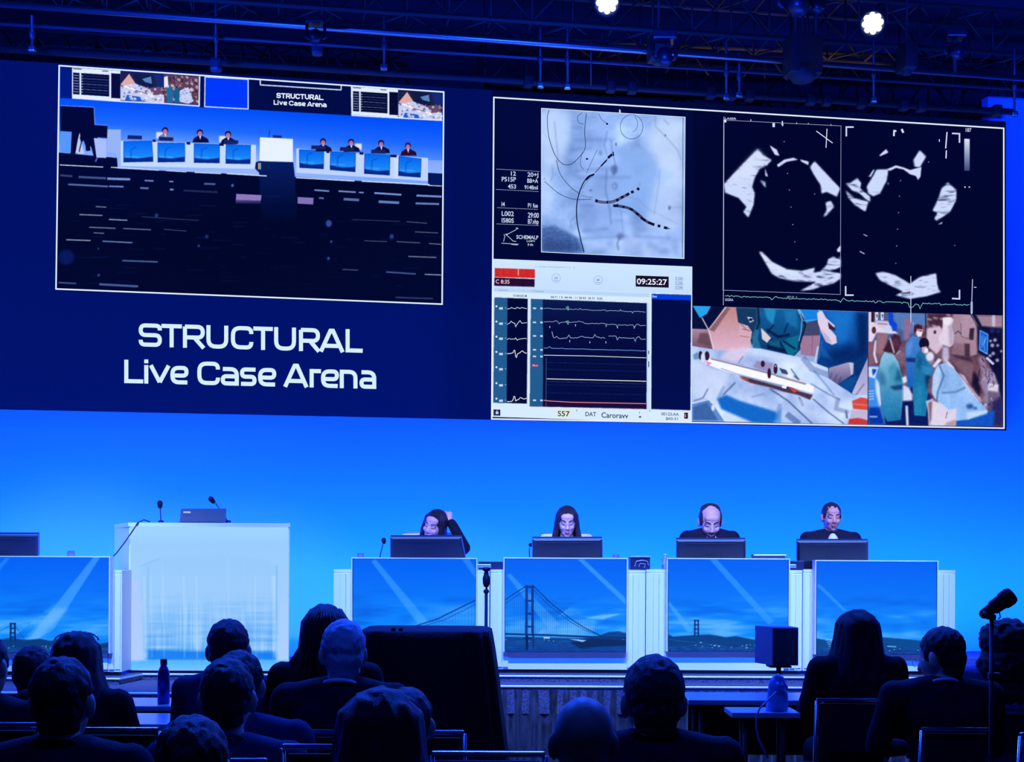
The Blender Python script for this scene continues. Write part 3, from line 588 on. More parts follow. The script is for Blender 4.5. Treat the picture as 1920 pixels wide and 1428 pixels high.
# read-outs beside the x-ray
TX = (200, 214, 240)
ink.poly([(1084, 160), (1090, 150), (1098, 160), (1098, 180), (1086, 180)], TX)
for a, b in (((88, 635), (440, 655)), ((85, 800), (432, 818)), ((95, 948), (425, 963)), ((90, 1080), (435, 1093))): ink.line([a, b], 3, (150, 165, 200))
for t, x, y, h, w_ in (('12', 208, 688, 34, 40), ('20+J', 342, 696, 34, 88), ('P515P', 133, 734, 36, 116), ('BB+A', 340, 746, 34, 88), ('453', 183, 792, 34, 66), ('9148ml', 318, 798, 32, 108), ('I4', 132, 936, 34, 26), ('P1 fue', 346, 946, 34, 80),
                       ('L002', 133, 1014, 38, 98), ('29:00', 346, 1028, 40, 88), ('I580S', 133, 1068, 36, 98), ('B7.vhp', 346, 1078, 38, 86), ('SCHEMALP', 252, 1200, 30, 178), ('LOPY', 336, 1226, 14, 70), ('8 die', 344, 1256, 18, 44)): ink.text(t, x, y, h, TX, .03, w_)
for pts in ([(262, 1110), (245, 1130), (215, 1145), (170, 1170), (200, 1195), (225, 1220), (250, 1222)], [(150, 1165), (158, 1180), (148, 1225)], [(130, 1237), (190, 1240), (270, 1245)], [(160, 1165), (190, 1160)], [(210, 1246), (262, 1252)], [(248, 1112), (268, 1122)]): ink.line(pts, 4, TX)
ink.build('x_ray_overlay', led, 'catheter lines, picture outline and white readings')

# ---- ultrasound pictures
US = (1300, 200, 3.2)
c = Canvas(1300, 196, 1884, 600, 1.5, US)
c.a[:] = (1, 4, 34)
tex = fbm(c.h, c.w, 110, 60, 21, 3)[..., None]
def tissue(pts, soft=1.2, al=1, dark=.55, seed=1, ang=0):
    m = np.clip(c.mask(pts, soft + .8) * (1.15 + .5 * (fbm(c.h, c.w, 80, 80, seed + 40, 2) - .5)), 0, 1); n = fbm(c.h, c.w, 70, 26, seed, 4)
    if ang:                                        # sheared streaks
        for j in range(c.h): n[j] = np.roll(n[j], int(j * ang))
    k = np.clip(1.25 - dark * np.abs(n - .5)[..., None] * 3.0 - np.clip((n[..., None] - .52) * 4, 0, 1) * dark * .35, .1, 1)
    c.put(m, np.array([206., 218, 252]) * k + np.array([6., 10, 44]) * (1 - k), al)
tissue([(386, 254), (415, 290), (470, 320), (440, 352), (400, 370), (370, 420), (352, 480), (368, 520), (360, 590), (330, 664), (300, 630), (320, 600), (270, 545), (190, 515), (184, 462)], 1, 1, .5, 1, 1.2)
c.poly([(386, 256), (440, 312), (400, 350), (330, 430), (230, 430), (270, 380)], (214, 226, 255), .8, 6)
tissue([(700, 360), (728, 328), (880, 490), (862, 540), (800, 510), (770, 520), (764, 470), (720, 400)], 1, 1, .3, 2, -1)
tissue([(458, 232), (500, 258), (516, 294), (490, 288)], .5, 1, .2, 3); tissue([(502, 348), (545, 318), (600, 306), (628, 318), (560, 330), (510, 362)], .5, 1, .4, 4); tissue([(640, 316), (692, 330), (690, 350), (650, 330)], .5, 1, .3, 5)
tissue([(400, 440), (432, 450), (434, 488)], 1, .9, .4, 6); tissue([(430, 370), (448, 420), (432, 414)], .5, .9, .4, 6); tissue([(795, 575), (825, 565), (845, 600), (800, 650), (780, 660), (800, 620)], 1, 1, .5, 7, 1)
tissue([(395, 870), (412, 872), (470, 930), (560, 975), (650, 985), (730, 965), (720, 995), (760, 990), (800, 950), (810, 915), (840, 900), (862, 910), (884, 900), (884, 960), (820, 990), (884, 1000), (884, 1030), (840, 1060), (760, 1080), (720, 1094), (640, 1105), (740, 1050), (600, 1045), (510, 1025), (470, 1000)], 1.2, 1, .7, 8, 1.5)
c.poly([(398, 872), (412, 874), (470, 932), (560, 978), (640, 990), (620, 1010), (520, 1000), (460, 970)], (220, 232, 255), .7, 2)
tissue([(884, 830), (860, 860), (868, 872), (884, 868)], .6, 1, .2, 9)
tissue([(1116, 292), (1156, 254), (1170, 274), (1122, 296)], .6, 1, .2, 10); tissue([(1358, 262), (1396, 298), (1360, 362), (1328, 358), (1320, 320)], .8, 1, .3, 11)
tissue([(1040, 480), (1070, 430), (1100, 378), (1170, 376), (1160, 440), (1120, 520), (1080, 536), (1050, 520)], 1.2, 1, .3, 12, 1); tissue([(1050, 420), (1080, 378), (1088, 376), (1066, 420)], .6, .9, .3, 12)
tissue([(1160, 376), (1215, 352), (1260, 364), (1300, 380), (1368, 362), (1362, 420), (1348, 440), (1336, 415), (1300, 405), (1262, 376), (1216, 366), (1180, 384)], .6, 1, .3, 13)
tissue([(915, 460), (940, 458), (985, 428), (1006, 460), (1000, 490), (1060, 540), (1062, 570), (1036, 556), (1000, 520), (950, 500)], 1, 1, .7, 14, 1.4); tissue([(914, 502), (970, 550), (1050, 570), (1032, 628), (970, 590), (930, 545)], 1, 1, .6, 15, 1.6)
tissue([(1526, 454), (1578, 500), (1576, 560), (1540, 630), (1460, 684), (1446, 670), (1466, 636), (1436, 622), (1466, 560), (1490, 490)], 1, 1, .65, 16, -1.3); tissue([(1466, 706), (1496, 690), (1490, 702)], .5, 1, .2, 17)
tissue([(1092, 998), (1140, 990), (1210, 1010), (1300, 1062), (1360, 1020), (1456, 1000), (1462, 1060), (1470, 1096), (1486, 1110), (1400, 1135), (1300, 1152), (1214, 1130), (1260, 1108), (1180, 1070), (1120, 1040)], 1.5, 1, .6, 18, 0)
tissue([(1166, 450), (1172, 460), (1168, 474)], .5, .8, .2, 19)
for x, y in ((545, 210), (565, 400), (576, 499), (586, 602), (597, 707), (609, 811), (621, 916), (1243, 443), (1237, 537), (1231, 635), (1225, 734), (1220, 835), (1215, 939), (728, 524), (1412, 332), (1569, 831)): c.ell(x, y, 3.2, 3.2, (190, 205, 240), .8)
c.grad([(1626, 192), (1658, 194), (1658, 384), (1626, 384)], (225, 232, 250), (60, 74, 120))
c.line([(1022, 766), (1044, 776)], 4, (200, 205, 240)); c.line([(1000, 868), (1026, 882)], 5, (200, 205, 240))
c.build('ultrasound_image', [(1301, 205.5), (1880, 240.5), (1880.5, 591), (1299, 574)], lambda x, y, o=0: wp(x, y, LO), led, 1.1, 'two white on black ultrasound heart views side by side')
ink = Ink(lp, US)
ink.line([(182, 80), (886, 115), (882, 1126), (178, 1100)], 2.6, (150, 162, 200), closed=True)
ink.line([(184, 60), (180, 1190)], 3, (190, 200, 235)); ink.line([(1305, 1015), (1305, 1285)], 4, (215, 225, 250)); ink.line([(1675, 1035), (1668, 1245)], 5, (170, 190, 220)); ink.line([(1670, 1170), (1670, 1240)], 12, (170, 190, 220))
for pts in ([(962, 122), (918, 122), (918, 178)], [(1552, 160), (1597, 162), (1597, 216)], [(962, 1130), (914, 1130), (914, 1076)], [(1597, 1098), (1597, 1152), (1552, 1150)]): ink.line(pts, 9, (200, 212, 245))
for pts, w_ in (([(738, 146), (836, 218)], 5), ([(802, 132), (796, 246)], 5), ([(1522, 152), (1514, 250)], 7), ([(1518, 262), (1516, 310)], 7), ([(1476, 195), (1476, 210)], 5), ([(482, 98), (482, 122)], 14), ([(534, 86), (536, 116)], 6), ([(528, 104), (540, 108)], 5), ([(1205, 140), (1203, 176)], 10), ([(1200, 144), (1218, 146)], 10), ([(1250, 134), (1260, 156)], 12), ([(345, 76), (345, 86)], 4), ([(620, 94), (620, 104)], 3), ([(690, 98), (690, 106)], 3), ([(826, 104), (826, 114)], 3), ([(1684, 1082), (1698, 1084)], 4)): ink.line(pts, w_, (215, 225, 250))
ink.poly([(183, 76), (198, 80), (198, 94), (183, 94)], (215, 225, 250)); ink.poly([(1626, 478), (1634, 478), (1634, 486), (1626, 486)], (190, 200, 230)); ink.poly([(1652, 478), (1660, 478), (1660, 486), (1652, 486)], (190, 200, 230))
ink.text('LASER', 190, 76, 12, (190, 200, 235), .03, 68); ink.text('187', 1634, 150, 22, (200, 210, 240), .03, 34); ink.text('GGRA', 190, 1164, 15, (190, 200, 235), .03, 50); ink.text('00.0 1', 562, 1144, 10, (130, 150, 190), .03, 58)
rs = np.random.RandomState(2); pts = []
for x in range(190, 1660, 9):
    y = 1135 + (x - 190) * .037 + rs.randn() * 2.2
    for cx, dy in ((475, 16), (880, 16), (1095, 8)):
        y += dy * math.exp(-((x - cx) / 7.0) ** 2) - dy * .6 * math.exp(-((x - cx - 22) / 12.0) ** 2)
    if 1290 < x < 1312: y += 26
    if 1340 < x < 1375: y += 34 * (1 - abs(x - 1360) / 15) if abs(x - 1360) < 15 else 6
    if 1312 <= x <= 1340: y += 26 - (x - 1312) * .9
    pts.append((x, y))
ink.line(pts, 3.4, (120, 190, 190))
ink.build('ultrasound_overlay', led, 'thin white frame marks and pale green heart trace')

# ---- vital signs window
E = (910, 470, 4.3275)
c = Canvas(918, 480, 1304, 800, 1.25, E)
c.a[:] = (216, 236, 255)
c.grad([(55, 55), (1690, 120), (1690, 350), (55, 300)], (208, 232, 255), (196, 222, 255)); c.poly([(70, 300), (1335, 345), (1335, 378), (70, 330)], (170, 205, 245), .7)
c.poly([(76, 140), (402, 150), (402, 222), (76, 212)], (206, 36, 28)); c.poly([(74, 216), (400, 230), (399, 293), (72, 284)], (36, 10, 40))
for k in range(50): x = 80 + random.random() * 310; y = 150 + random.random() * 50; c.line([(x, y), (x + 8, y + random.random() * 14)], 3, (240, 110, 80), .5)
c.poly([(262, 146), (272, 146), (272, 200), (262, 200)], (250, 190, 150), .8)
for q, col in (([(74, 378), (345, 388), (337, 1240), (64, 1232)], (2, 6, 44)), ([(74, 378), (180, 382), (172, 1236), (64, 1232)], (34, 90, 140)), ([(370, 390), (1312, 424), (1308, 1282), (360, 1262)], (3, 8, 52)), ([(370, 390), (470, 394), (466, 1262), (360, 1262)], (34, 90, 140)), ([(466, 1200), (1308, 1230), (1308, 1282), (466, 1262)], (26, 8, 44)), ([(1350, 348), (1670, 358), (1664, 1294), (1346, 1284)], (2, 10, 66)), ([(1350, 350), (1670, 360), (1669, 402), (1350, 392)], (0, 60, 214))):
    c.poly(q, col)
c.grad([(466, 396), (1310, 426), (1310, 640), (466, 620)], (10, 24, 74), (3, 8, 52))
for k in range(40):
    y = 400 + k * 21; c.line([(372, y), (468, y + 3)], 2, (60, 120, 160), .35); c.line([(76, y - 10), (176, y - 6)], 2, (60, 120, 160), .35); c.line([(470, y + 4), (1308, y + 26)], 2, (40, 60, 120), .25)
for y in (905, 960, 1060, 1085, 1150, 1060): c.line([(495, y), (1306, y + 20)], 3, (90, 110, 160), .35)
c.line([(1322, 430), (1322, 1284)], 22, (196, 222, 250), .8); c.poly([(572, 1286), (696, 1290), (694, 1356), (572, 1350)], (222, 236, 214))
c.line([(470, 1262), (1306, 1282)], 5, (70, 10, 30), .8)
c.build('vital_signs_window', [(924, 485), (1298, 499.5), (1297, 793), (922, 781)], lambda x, y, o=0: wp(x, y, LO + .0002), led, 1.0, 'pale window with dark heart rhythm traces')
ink = Ink(lp, E); LT = (196, 214, 240)
ink.text('C 8:35', 84, 264, 32, (240, 190, 200), .03, 112); ink.rect(1220, 200, 1488, 290, (22, 14, 34), .035)
ink.text('09:25:27', 1230, 270, 46, (240, 245, 255), .03, 244)
for cx, cy in ((575, 222), (915, 238)):
    ink.line([(cx + 34 * math.cos(t), cy + 36 * math.sin(t)) for t in np.linspace(0, 2 * PI, 24, endpoint=False)], 3, (130, 158, 205), closed=True); ink.text('#', cx - 14, cy + 6, 20, (120, 148, 200), 0, 28); ink.line([(cx - 20, cy + 16), (cx, cy + 22), (cx + 20, cy + 16)], 4, (120, 148, 200))
for k in range(3): ink.line([(1544, 214 + 36 * k), (1600, 216 + 36 * k), (1600, 240 + 36 * k), (1544, 238 + 36 * k)], 3, (110, 135, 185), closed=True); ink.text('1108', 1550, 234 + 36 * k, 14, (110, 135, 185), 0, 44)
ink.text('3  Cardiac hemodynamics 1', 405, 132, 12, (150, 172, 208), .03, 260); ink.text('1 1', 680, 142, 12, (150, 172, 208), .03, 44)
ink.text('10-80500 M', 226, 372, 17, (50, 66, 110), .03, 110); ink.text('04.71 1 0  44 94 - 11 38 83  30 31  0:00', 530, 384, 18, (36, 50, 96), .03, 420); ink.text('1.  comment', 80, 322, 11, (120, 150, 190), .03, 100); ink.text('+ Cannula', 374, 332, 11, (120, 150, 190), .03, 100); ink.text('Boot', 1356, 378, 20, (200, 224, 255), .03, 36)
ink.text('S57', 588, 1340, 42, (26, 30, 50), .03, 96); ink.text('DAT', 812, 1340, 34, (28, 34, 70), .03, 88); ink.text('Caroravv', 942, 1352, 42, (28, 34, 70), .03, 218); ink.text('00123:AA', 1428, 1334, 24, (60, 74, 130), .03, 142); ink.text('$60-51', 1464, 1370, 22, (60, 74, 130), .03, 100)
ink.rect(66, 1286, 122, 1336, (26, 30, 66), .03); ink.poly([(84, 1304), (106, 1304), (106, 1324), (84, 1324)], LT); ink.line([(95, 1292), (95, 1306)], 4, LT); ink.rect(1614, 1312, 1644, 1362, (50, 10, 30)); ink.text('1', 1622, 1350, 28, (230, 170, 180)); ink.line([(738, 1304), (742, 1292), (748, 1290)], 4, (30, 34, 70))
ink.line([(1252, 1304), (1252, 1320)], 4, (40, 50, 100)); ink.poly([(1242, 1352), (1268, 1354), (1262, 1340), (1250, 1340)], (60, 74, 120)); ink.line([(1330, 1296), (1338, 1296), (1334, 1308)], 3, (40, 50, 100)); ink.line([(1325, 810), (1325, 838)], 7, (30, 40, 80)); ink.line([(1326, 896), (1326, 944)], 7, (30, 40, 80))
for i, y in enumerate((466, 590, 712, 836, 960, 1090, 1215)):
    ink.rect(112, y - 8, 142, y + 10, LT); a = y - 16; ink.poly([(90 + 8 * math.cos(t), a + 8 * math.sin(t)) for t in np.linspace(0, 2 * PI, 10, endpoint=False)], (225, 240, 255)); ink.rect(160, y - 6, 168, y - 2, LT)
for y in (466, 580, 690, 802, 856, 1212): ink.rect(386, y - 6, 412, y + 6, LT, .03); ink.rect(446, y - 6, 466, y + 8, LT, .03)
ink.rect(376, 920, 430, 938, (170, 40, 90), .03); ink.text('Mean', 384, 936, 14, (240, 180, 210))
def trace(x0, x1, y0, y1, amp, seed, col, w_, ev=()):
    rs = np.random.RandomState(seed); pts = []; a = 0
    for x in np.arange(x0, x1, 7):
        a = a * .75 + rs.randn() * amp * .5; y = y0 + (y1 - y0) * (x - x0) / (x1 - x0) + a
        for cx, h_, s_ in ev: y -= h_ * math.exp(-((x - cx) / s_) ** 2)
        pts.append((float(x), y))
    ink.line(pts, w_, col)
trace(176, 344, 470, 466, 3, 1, (220, 230, 245), 4, ((215, 8, 9), (260, 8, 9), (300, 6, 9))); trace(176, 344, 596, 584, 4, 2, (220, 230, 245), 4, ((210, 18, 12), (248, -34, 5), (280, 22, 10))); trace(176, 344, 720, 712, 3, 3, (220, 230, 245), 4, ((190, 10, 10), (250, 20, 4), (256, -24, 4)))
trace(176, 344, 834, 830, 4, 4, (235, 235, 240), 5, ((236, 30, 8), (250, -42, 7), (300, 22, 14))); trace(176, 338, 1222, 1200, 4, 5, (235, 235, 240), 5, ((235, 40, 8), (248, -16, 5), (290, 16, 14)))
trace(474, 1306, 466, 496, 2.5, 6, (150, 170, 205), 3.4, ((666, 8, 6), (770, 10, 5), (968, 8, 4), (1098, 12, 4), (1195, -14, 5))); trace(474, 1306, 574, 606, 4, 7, (140, 160, 195), 4, ((570, 10, 14), (600, -14, 8), (640, 6, 10), (670, -12, 6), (760, 16, 22), (1070, -22, 6), (1210, -22, 7), (1235, 12, 12)))
ink.line([(540, 655), (552, 700)], 5, (150, 170, 205)); trace(552, 975, 704, 708, 5, 8, (150, 170, 205), 4, ((652, -8, 6), (678, 22, 8), (720, -6, 6), (780, 14, 24), (888, 26, 12))); trace(1000, 1306, 692, 716, 4, 9, (150, 170, 205), 4, ((1072, -30, 6), (1215, -28, 6), (1245, 14, 10)))
for y in (460, 575): ink.line([(656, y - 8), (662, y + 8), (670, y - 10), (678, y + 6), (668, y + 16), (674, y + 24)], 4, (120, 200, 190))
for x, y in ((523, 618), (732, 604), (685, 732), (848, 742), (978, 742), (1072, 620), (1208, 622), (980, 608)): ink.line([(x, y - 8), (x, y + 8)], 5, (190, 205, 235))
trace(474, 1306, 788, 812, 1.5, 10, (110, 140, 215), 4.5, ((520, 12, 10),)); ink.line([(474, 846), (800, 852), (870, 854), (1306, 868)], 5, (215, 218, 222)); ink.line([(498, 1038), (900, 1048), (1306, 1058)], 6, (225, 225, 215)); ink.line([(474, 1212), (520, 1218), (700, 1228), (1306, 1240)], 5, (240, 150, 150)); ink.line([(494, 866), (492, 1262)], 2.5, (90, 110, 160))
ink.build('vital_signs_writing', led, 'rhythm traces, numbers and small captions')

# ---- operating table picture
SG = (1290, 560, 5.3333)
c = Canvas(1294, 568, 1634, 800, 2.0, SG)
c.a[:] = (150, 172, 222)
P = c.poly; L = c.line
P([(40, 60), (390, 75), (210, 310), (40, 300)], (8, 14, 48)); P([(45, 66), (230, 72), (190, 150), (120, 192), (70, 110)], (40, 160, 235), 1, 1)
c.grad([(40, 300), (215, 305), (250, 510), (40, 480)], (176, 140, 165), (110, 72, 84), 2); P([(120, 340), (200, 340), (240, 480), (90, 440)], (96, 66, 74), .8, 3)
c.grad([(370, 75), (480, 85), (520, 250), (640, 470), (560, 500), (350, 560), (250, 500), (210, 320)], (190, 130, 130), (225, 188, 214), 2); P([(210, 310), (385, 80), (420, 100), (260, 330)], (120, 84, 92), .8, 2); L([(210, 300), (385, 76)], 9, (230, 200, 220), 1, 1); L([(140, 190), (210, 320), (255, 505)], 10, (226, 214, 232), 1, 1)
P([(480, 85), (760, 95), (640, 470), (600, 330), (500, 230)], (22, 56, 92), 1, 1); P([(580, 85), (680, 90), (690, 240), (640, 380), (650, 500), (740, 505), (730, 90)], (36, 108, 150), 1, 2)
P([(510, 240), (600, 270), (640, 330), (630, 400), (600, 450), (550, 430), (515, 380)], (214, 170, 186), 1, 1); L([(545, 300), (620, 320)], 8, (110, 60, 70), .8, 1); L([(520, 370), (610, 385)], 6, (120, 70, 80), .7, 1); L([(525, 250), (580, 300)], 7, (90, 50, 60), .7, 1)
c.grad([(740, 95), (1100, 105), (1180, 250), (1180, 330), (1130, 500), (1060, 575), (990, 560), (740, 520), (700, 400), (720, 200)], (16, 98, 160), (10, 52, 96), 1)
P([(760, 95), (880, 100), (850, 260), (790, 200)], (40, 150, 200), .8, 3); P([(960, 110), (1080, 110), (1100, 300), (980, 240)], (30, 130, 186), .6, 5); P([(800, 430), (920, 420), (915, 530), (830, 480)], (16, 90, 120), 1, 1); P([(930, 420), (1110, 360), (1090, 530), (1040, 570), (990, 540)], (14, 106, 140), 1, 1)
for pts, w_ in (([(790, 310), (900, 380), (1010, 360)], 26), ([(700, 100), (710, 240), (690, 300)], 26), ([(950, 420), (1070, 500)], 20), ([(920, 430), (990, 560)], 12), ([(1120, 160), (1180, 260), (1120, 480)], 30), ([(860, 260), (800, 330)], 14), ([(800, 480), (960, 520)], 40), ([(1000, 240), (960, 340)], 10)): L(pts, w_, (4, 20, 52), .85, 2)
P([(730, 290), (830, 390), (790, 440), (740, 400)], (216, 206, 210), 1, 1); P([(590, 180), (640, 185), (660, 220), (620, 240)], (180, 200, 230)); c.ell(628, 208, 20, 14, (10, 20, 50), 1, 1); L([(1100, 110), (1140, 210), (1130, 330), (1110, 420)], 8, (180, 210, 245), .8, 1)
P([(1110, 100), (1300, 108), (1310, 215), (1180, 235), (1150, 150)], (24, 130, 226), 1, 1); L([(1110, 104), (1150, 220), (1290, 210)], 9, (120, 190, 240), .7, 1); P([(1190, 235), (1320, 205), (1320, 370), (1150, 380)], (64, 70, 104), 1, 1); P([(1150, 370), (1320, 365), (1290, 580), (1130, 560), (1120, 470)], (160, 120, 150), 1, 1); L([(1245, 330), (1240, 560)], 5, (100, 70, 90), .7, 1)
c.grad([(1330, 115), (1810, 130), (1805, 560), (1640, 940), (1400, 800), (1290, 640), (1320, 400)], (20, 100, 190), (4, 38, 100), 1); P([(1400, 120), (1640, 125), (1600, 420), (1480, 470)], (28, 124, 214), .7, 14); P([(1680, 130), (1810, 135), (1800, 560), (1700, 560)], (2, 24, 74), .8, 10); P([(1320, 560), (1640, 440), (1800, 580), (1600, 650), (1420, 640)], (2, 30, 84), .7, 14); P([(1340, 460), (1450, 620), (1320, 560)], (30, 110, 190), .6, 6)
L([(1300, 480), (1270, 630)], 18, (190, 215, 250), .9, 1); L([(1340, 420), (1305, 600)], 10, (60, 110, 180), .8, 1)
P([(1290, 140), (1340, 118), (1380, 190), (1470, 270), (1455, 290), (1400, 250), (1410, 290), (1480, 370), (1490, 440), (1440, 460), (1380, 430), (1330, 330), (1300, 240)], (224, 208, 232), 1, 1); P([(1400, 230), (1475, 300), (1470, 320), (1410, 300)], (60, 20, 40), .9, 1); P([(1330, 300), (1420, 400), (1440, 450), (1370, 420)], (160, 150, 196), .6, 3)
c.grad([(1410, 690), (1600, 635), (1660, 650), (1640, 760), (1550, 820), (1480, 870), (1420, 880), (1385, 840), (1395, 780)], (176, 160, 198), (74, 72, 120), 1)
for pts in ([(1440, 740), (1395, 850)], [(1490, 760), (1440, 870)], [(1530, 780), (1500, 860)]): L(pts, 7, (60, 50, 90), .8, 1)
P([(1610, 632), (1655, 640), (1665, 750), (1630, 760)], (190, 200, 230), .9, 1); P([(1660, 640), (1810, 570), (1640, 950), (1540, 860), (1650, 780)], (8, 50, 110), 1, 2); P([(1540, 820), (1700, 765), (1640, 930), (1500, 880)], (10, 80, 150), .8, 3)
c.grad([(1810, 560), (1810, 1010), (1640, 940)], (150, 150, 200), (196, 190, 226), 1); L([(1760, 850), (1650, 1000)], 12, (90, 90, 140), .7, 2)
# drapes
dn = fbm(c.h, c.w, 6, 9, 31, 3)[..., None]
dr = c.mask([(40, 470), (255, 505), (420, 520), (600, 490), (740, 500), (1100, 580), (1400, 690), (1400, 790), (1560, 900), (1640, 960), (1810, 960), (1810, 1260), (30, 1220)], 1)
c.put(dr, np.array([184., 206, 248]) + (dn - .5) * np.array([110., 100, 70]))
P([(560, 510), (740, 505), (1250, 640), (1260, 690), (700, 560)], (206, 220, 250), .7, 5); P([(420, 500), (640, 480), (520, 640), (300, 600)], (226, 208, 236), .8, 6); P([(40, 620), (420, 740), (300, 960), (150, 1000), (40, 980)], (206, 220, 252), .8, 8)
for pts, w_, cl, al in (([(470, 840), (350, 960)], 12, (40, 70, 120), .8), ([(200, 900), (150, 990), (60, 1020)], 10, (50, 70, 120), .8), ([(550, 575), (505, 640)], 10, (60, 90, 140), .7), ([(820, 900), (1000, 1020), (1240, 1245)], 12, (30, 50, 100), .8), ([(1250, 1000), (1400, 1130), (1560, 1250)], 10, (30, 44, 90), .8), ([(1230, 850), (1400, 950), (1520, 1010)], 9, (50, 70, 120), .8), ([(1030, 700), (1110, 810), (1060, 770)], 9, (20, 40, 70), .9),
        ([(640, 980), (760, 950)], 20, (120, 140, 200), .5), ([(1260, 720), (1330, 800), (1460, 960)], 16, (90, 120, 180), .6), ([(1160, 600), (1240, 700), (1400, 760)], 60, (84, 110, 164), .5), ([(920, 1060), (860, 1240)], 40, (120, 150, 210), .6), ([(1000, 1160), (1100, 1240)], 60, (60, 90, 150), .6), ([(1580, 1120), (1590, 1190)], 16, (20, 30, 70), .7), ([(1110, 990), (1150, 1060)], 24, (60, 80, 130), .7), ([(1500, 1000), (1480, 1100), (1600, 1130)], 40, (110, 124, 160), .5), ([(360, 880), (300, 1000)], 30, (130, 160, 220), .6), ([(1060, 960), (1340, 1240)], 24, (190, 205, 235), .7)):
    L(pts, w_, cl, al, 2)
P([(910, 690), (980, 710), (1010, 760), (940, 745)], (40, 56, 80), .9, 1); P([(680, 620), (860, 640), (820, 740), (650, 680)], (150, 130, 176), .8, 3)
P([(290, 1000), (380, 960), (520, 1020), (880, 1130), (900, 1180), (850, 1250), (640, 1235), (330, 1100)], (20, 104, 200), 1, 4); P([(880, 1150), (940, 1080), (930, 1240), (850, 1250)], (60, 130, 210), .7, 3)
P([(40, 1040), (200, 1000), (260, 1060), (370, 1225), (40, 1215)], (96, 140, 210), 1, 2); P([(50, 1080), (190, 1030), (300, 1215), (50, 1212)], (60, 100, 164), 1, 3); L([(40, 1045), (210, 1005), (270, 1070), (370, 1222)], 12, (220, 235, 255), .9, 1); c.ell(250, 1090, 16, 30, (240, 248, 255), .9, 2)
# metal rail, clamps
P([(500, 760), (600, 790), (930, 880), (1020, 870), (1100, 920), (1250, 960), (1220, 1010), (1100, 960), (960, 930), (800, 880), (620, 840)], (60, 32, 44), .9, 2); P([(1000, 880), (1110, 915), (1060, 940)], (200, 70, 50), 1, 1); P([(470, 760), (520, 770), (590, 830), (700, 870), (640, 870)], (224, 190, 214), .7, 2); P([(510, 780), (610, 790), (600, 830), (550, 810)], (150, 74, 70), .8, 1)
P([(180, 590), (230, 595), (1180, 840), (1260, 875), (1255, 940), (1130, 910), (980, 870), (420, 740), (170, 650)], (248, 250, 255), 1, 1); L([(230, 600), (590, 690), (860, 760), (1180, 850)], 9, (110, 70, 80), .9, 1); L([(880, 775), (1170, 858)], 5, (70, 90, 130), .8); L([(330, 695), (470, 745), (940, 870)], 8, (100, 120, 180), .7, 1); P([(940, 870), (990, 870), (980, 900), (940, 890)], (235, 240, 255))
for x, y, w_, h_ in ((125, 565, 20, 44), (190, 570, 24, 46), (748, 650, 20, 32), (875, 700, 20, 52), (812, 745, 18, 52)): c.ell(x, y, w_, h_, (46, 22, 36), 1, 1)
c.ell(150, 590, 22, 50, (214, 220, 245), 1, 1); c.ell(875, 672, 10, 10, (200, 210, 240), .8, 1); P([(50, 560), (100, 530), (110, 600), (60, 610)], (90, 140, 190), .9, 2); P([(170, 620), (240, 640), (200, 670)], (220, 120, 170), .8, 1); P([(1000, 745), (1040, 760), (1040, 790), (990, 780)], (240, 244, 255))
P([(1640, 1020), (1730, 985), (1810, 1000), (1810, 1120), (1650, 1100)], (214, 72, 48), 1, 2); P([(1630, 1110), (1810, 1110), (1810, 1200), (1620, 1190)], (190, 184, 214), 1, 2); P([(1610, 1200), (1700, 1190), (1810, 1215), (1810, 1262), (1600, 1255)], (204, 52, 34), 1, 2); P([(1640, 1040), (1810, 1060), (1810, 1075), (1640, 1060)], (240, 150, 140), .5, 2)
c.a += (fbm(c.h, c.w, 60, 90, 77, 2)[..., None] - .5) * 9
c.build('operating_table_picture', [(1298, 573), (1627, 584), (1626.5, 796), (1296.5, 789)], lambda x, y, o=0: wp(x, y, LO + .0002), led, 1.6, 'picture of gowned arms over a blue draped table with a white metal rail')

# ---- operating room picture
OR_ = (1610, 570, 5.9484)
c = Canvas(1624, 580, 1884, 806, 2.0, OR_)
c.a[:] = (110, 78, 96); c.a += (fbm(c.h, c.w, 12, 12, 41, 5)[..., None] - .5) * 90
P = c.poly; L = c.line
P([(110, 80), (770, 100), (720, 300), (500, 420), (110, 420)], (70, 90, 140), 1, 3); P([(380, 90), (760, 100), (740, 240), (600, 330), (420, 260)], (84, 124, 186), 1, 5)
P([(110, 80), (180, 85), (180, 210), (320, 220), (440, 330), (340, 330), (200, 320), (150, 420), (110, 420)], (228, 214, 234), 1, 2); P([(140, 85), (180, 88), (175, 200), (140, 200)], (54, 24, 34), 1, 1); c.ell(170, 290, 24, 40, (90, 44, 50), 1, 1)
for x in (200, 262): P([(x - 18, 88), (x + 20, 88), (x + 14, 180), (x - 14, 180)], (214, 216, 240), 1, 1); P([(x - 8, 110), (x + 14, 120), (x + 4, 160)], (50, 30, 60), .8, 1)
P([(185, 180), (330, 190), (370, 260), (300, 300), (190, 240)], (216, 200, 224), 1, 2); L([(215, 215), (320, 225)], 14, (90, 60, 90), .6, 2)
P([(332, 95), (378, 95), (385, 180), (430, 230), (425, 300), (370, 300), (335, 200)], (12, 70, 214), 1, 1); P([(290, 250), (360, 240), (380, 300), (290, 310)], (196, 214, 246), 1, 2)
P([(500, 180), (540, 140), (600, 190), (560, 400), (500, 400)], (140, 110, 150), 1, 4); L([(745, 100), (752, 380)], 10, (14, 14, 40), 1); L([(582, 60), (582, 210)], 7, (196, 210, 240), .9); L([(608, 200), (610, 300)], 5, (196, 210, 240), .7)
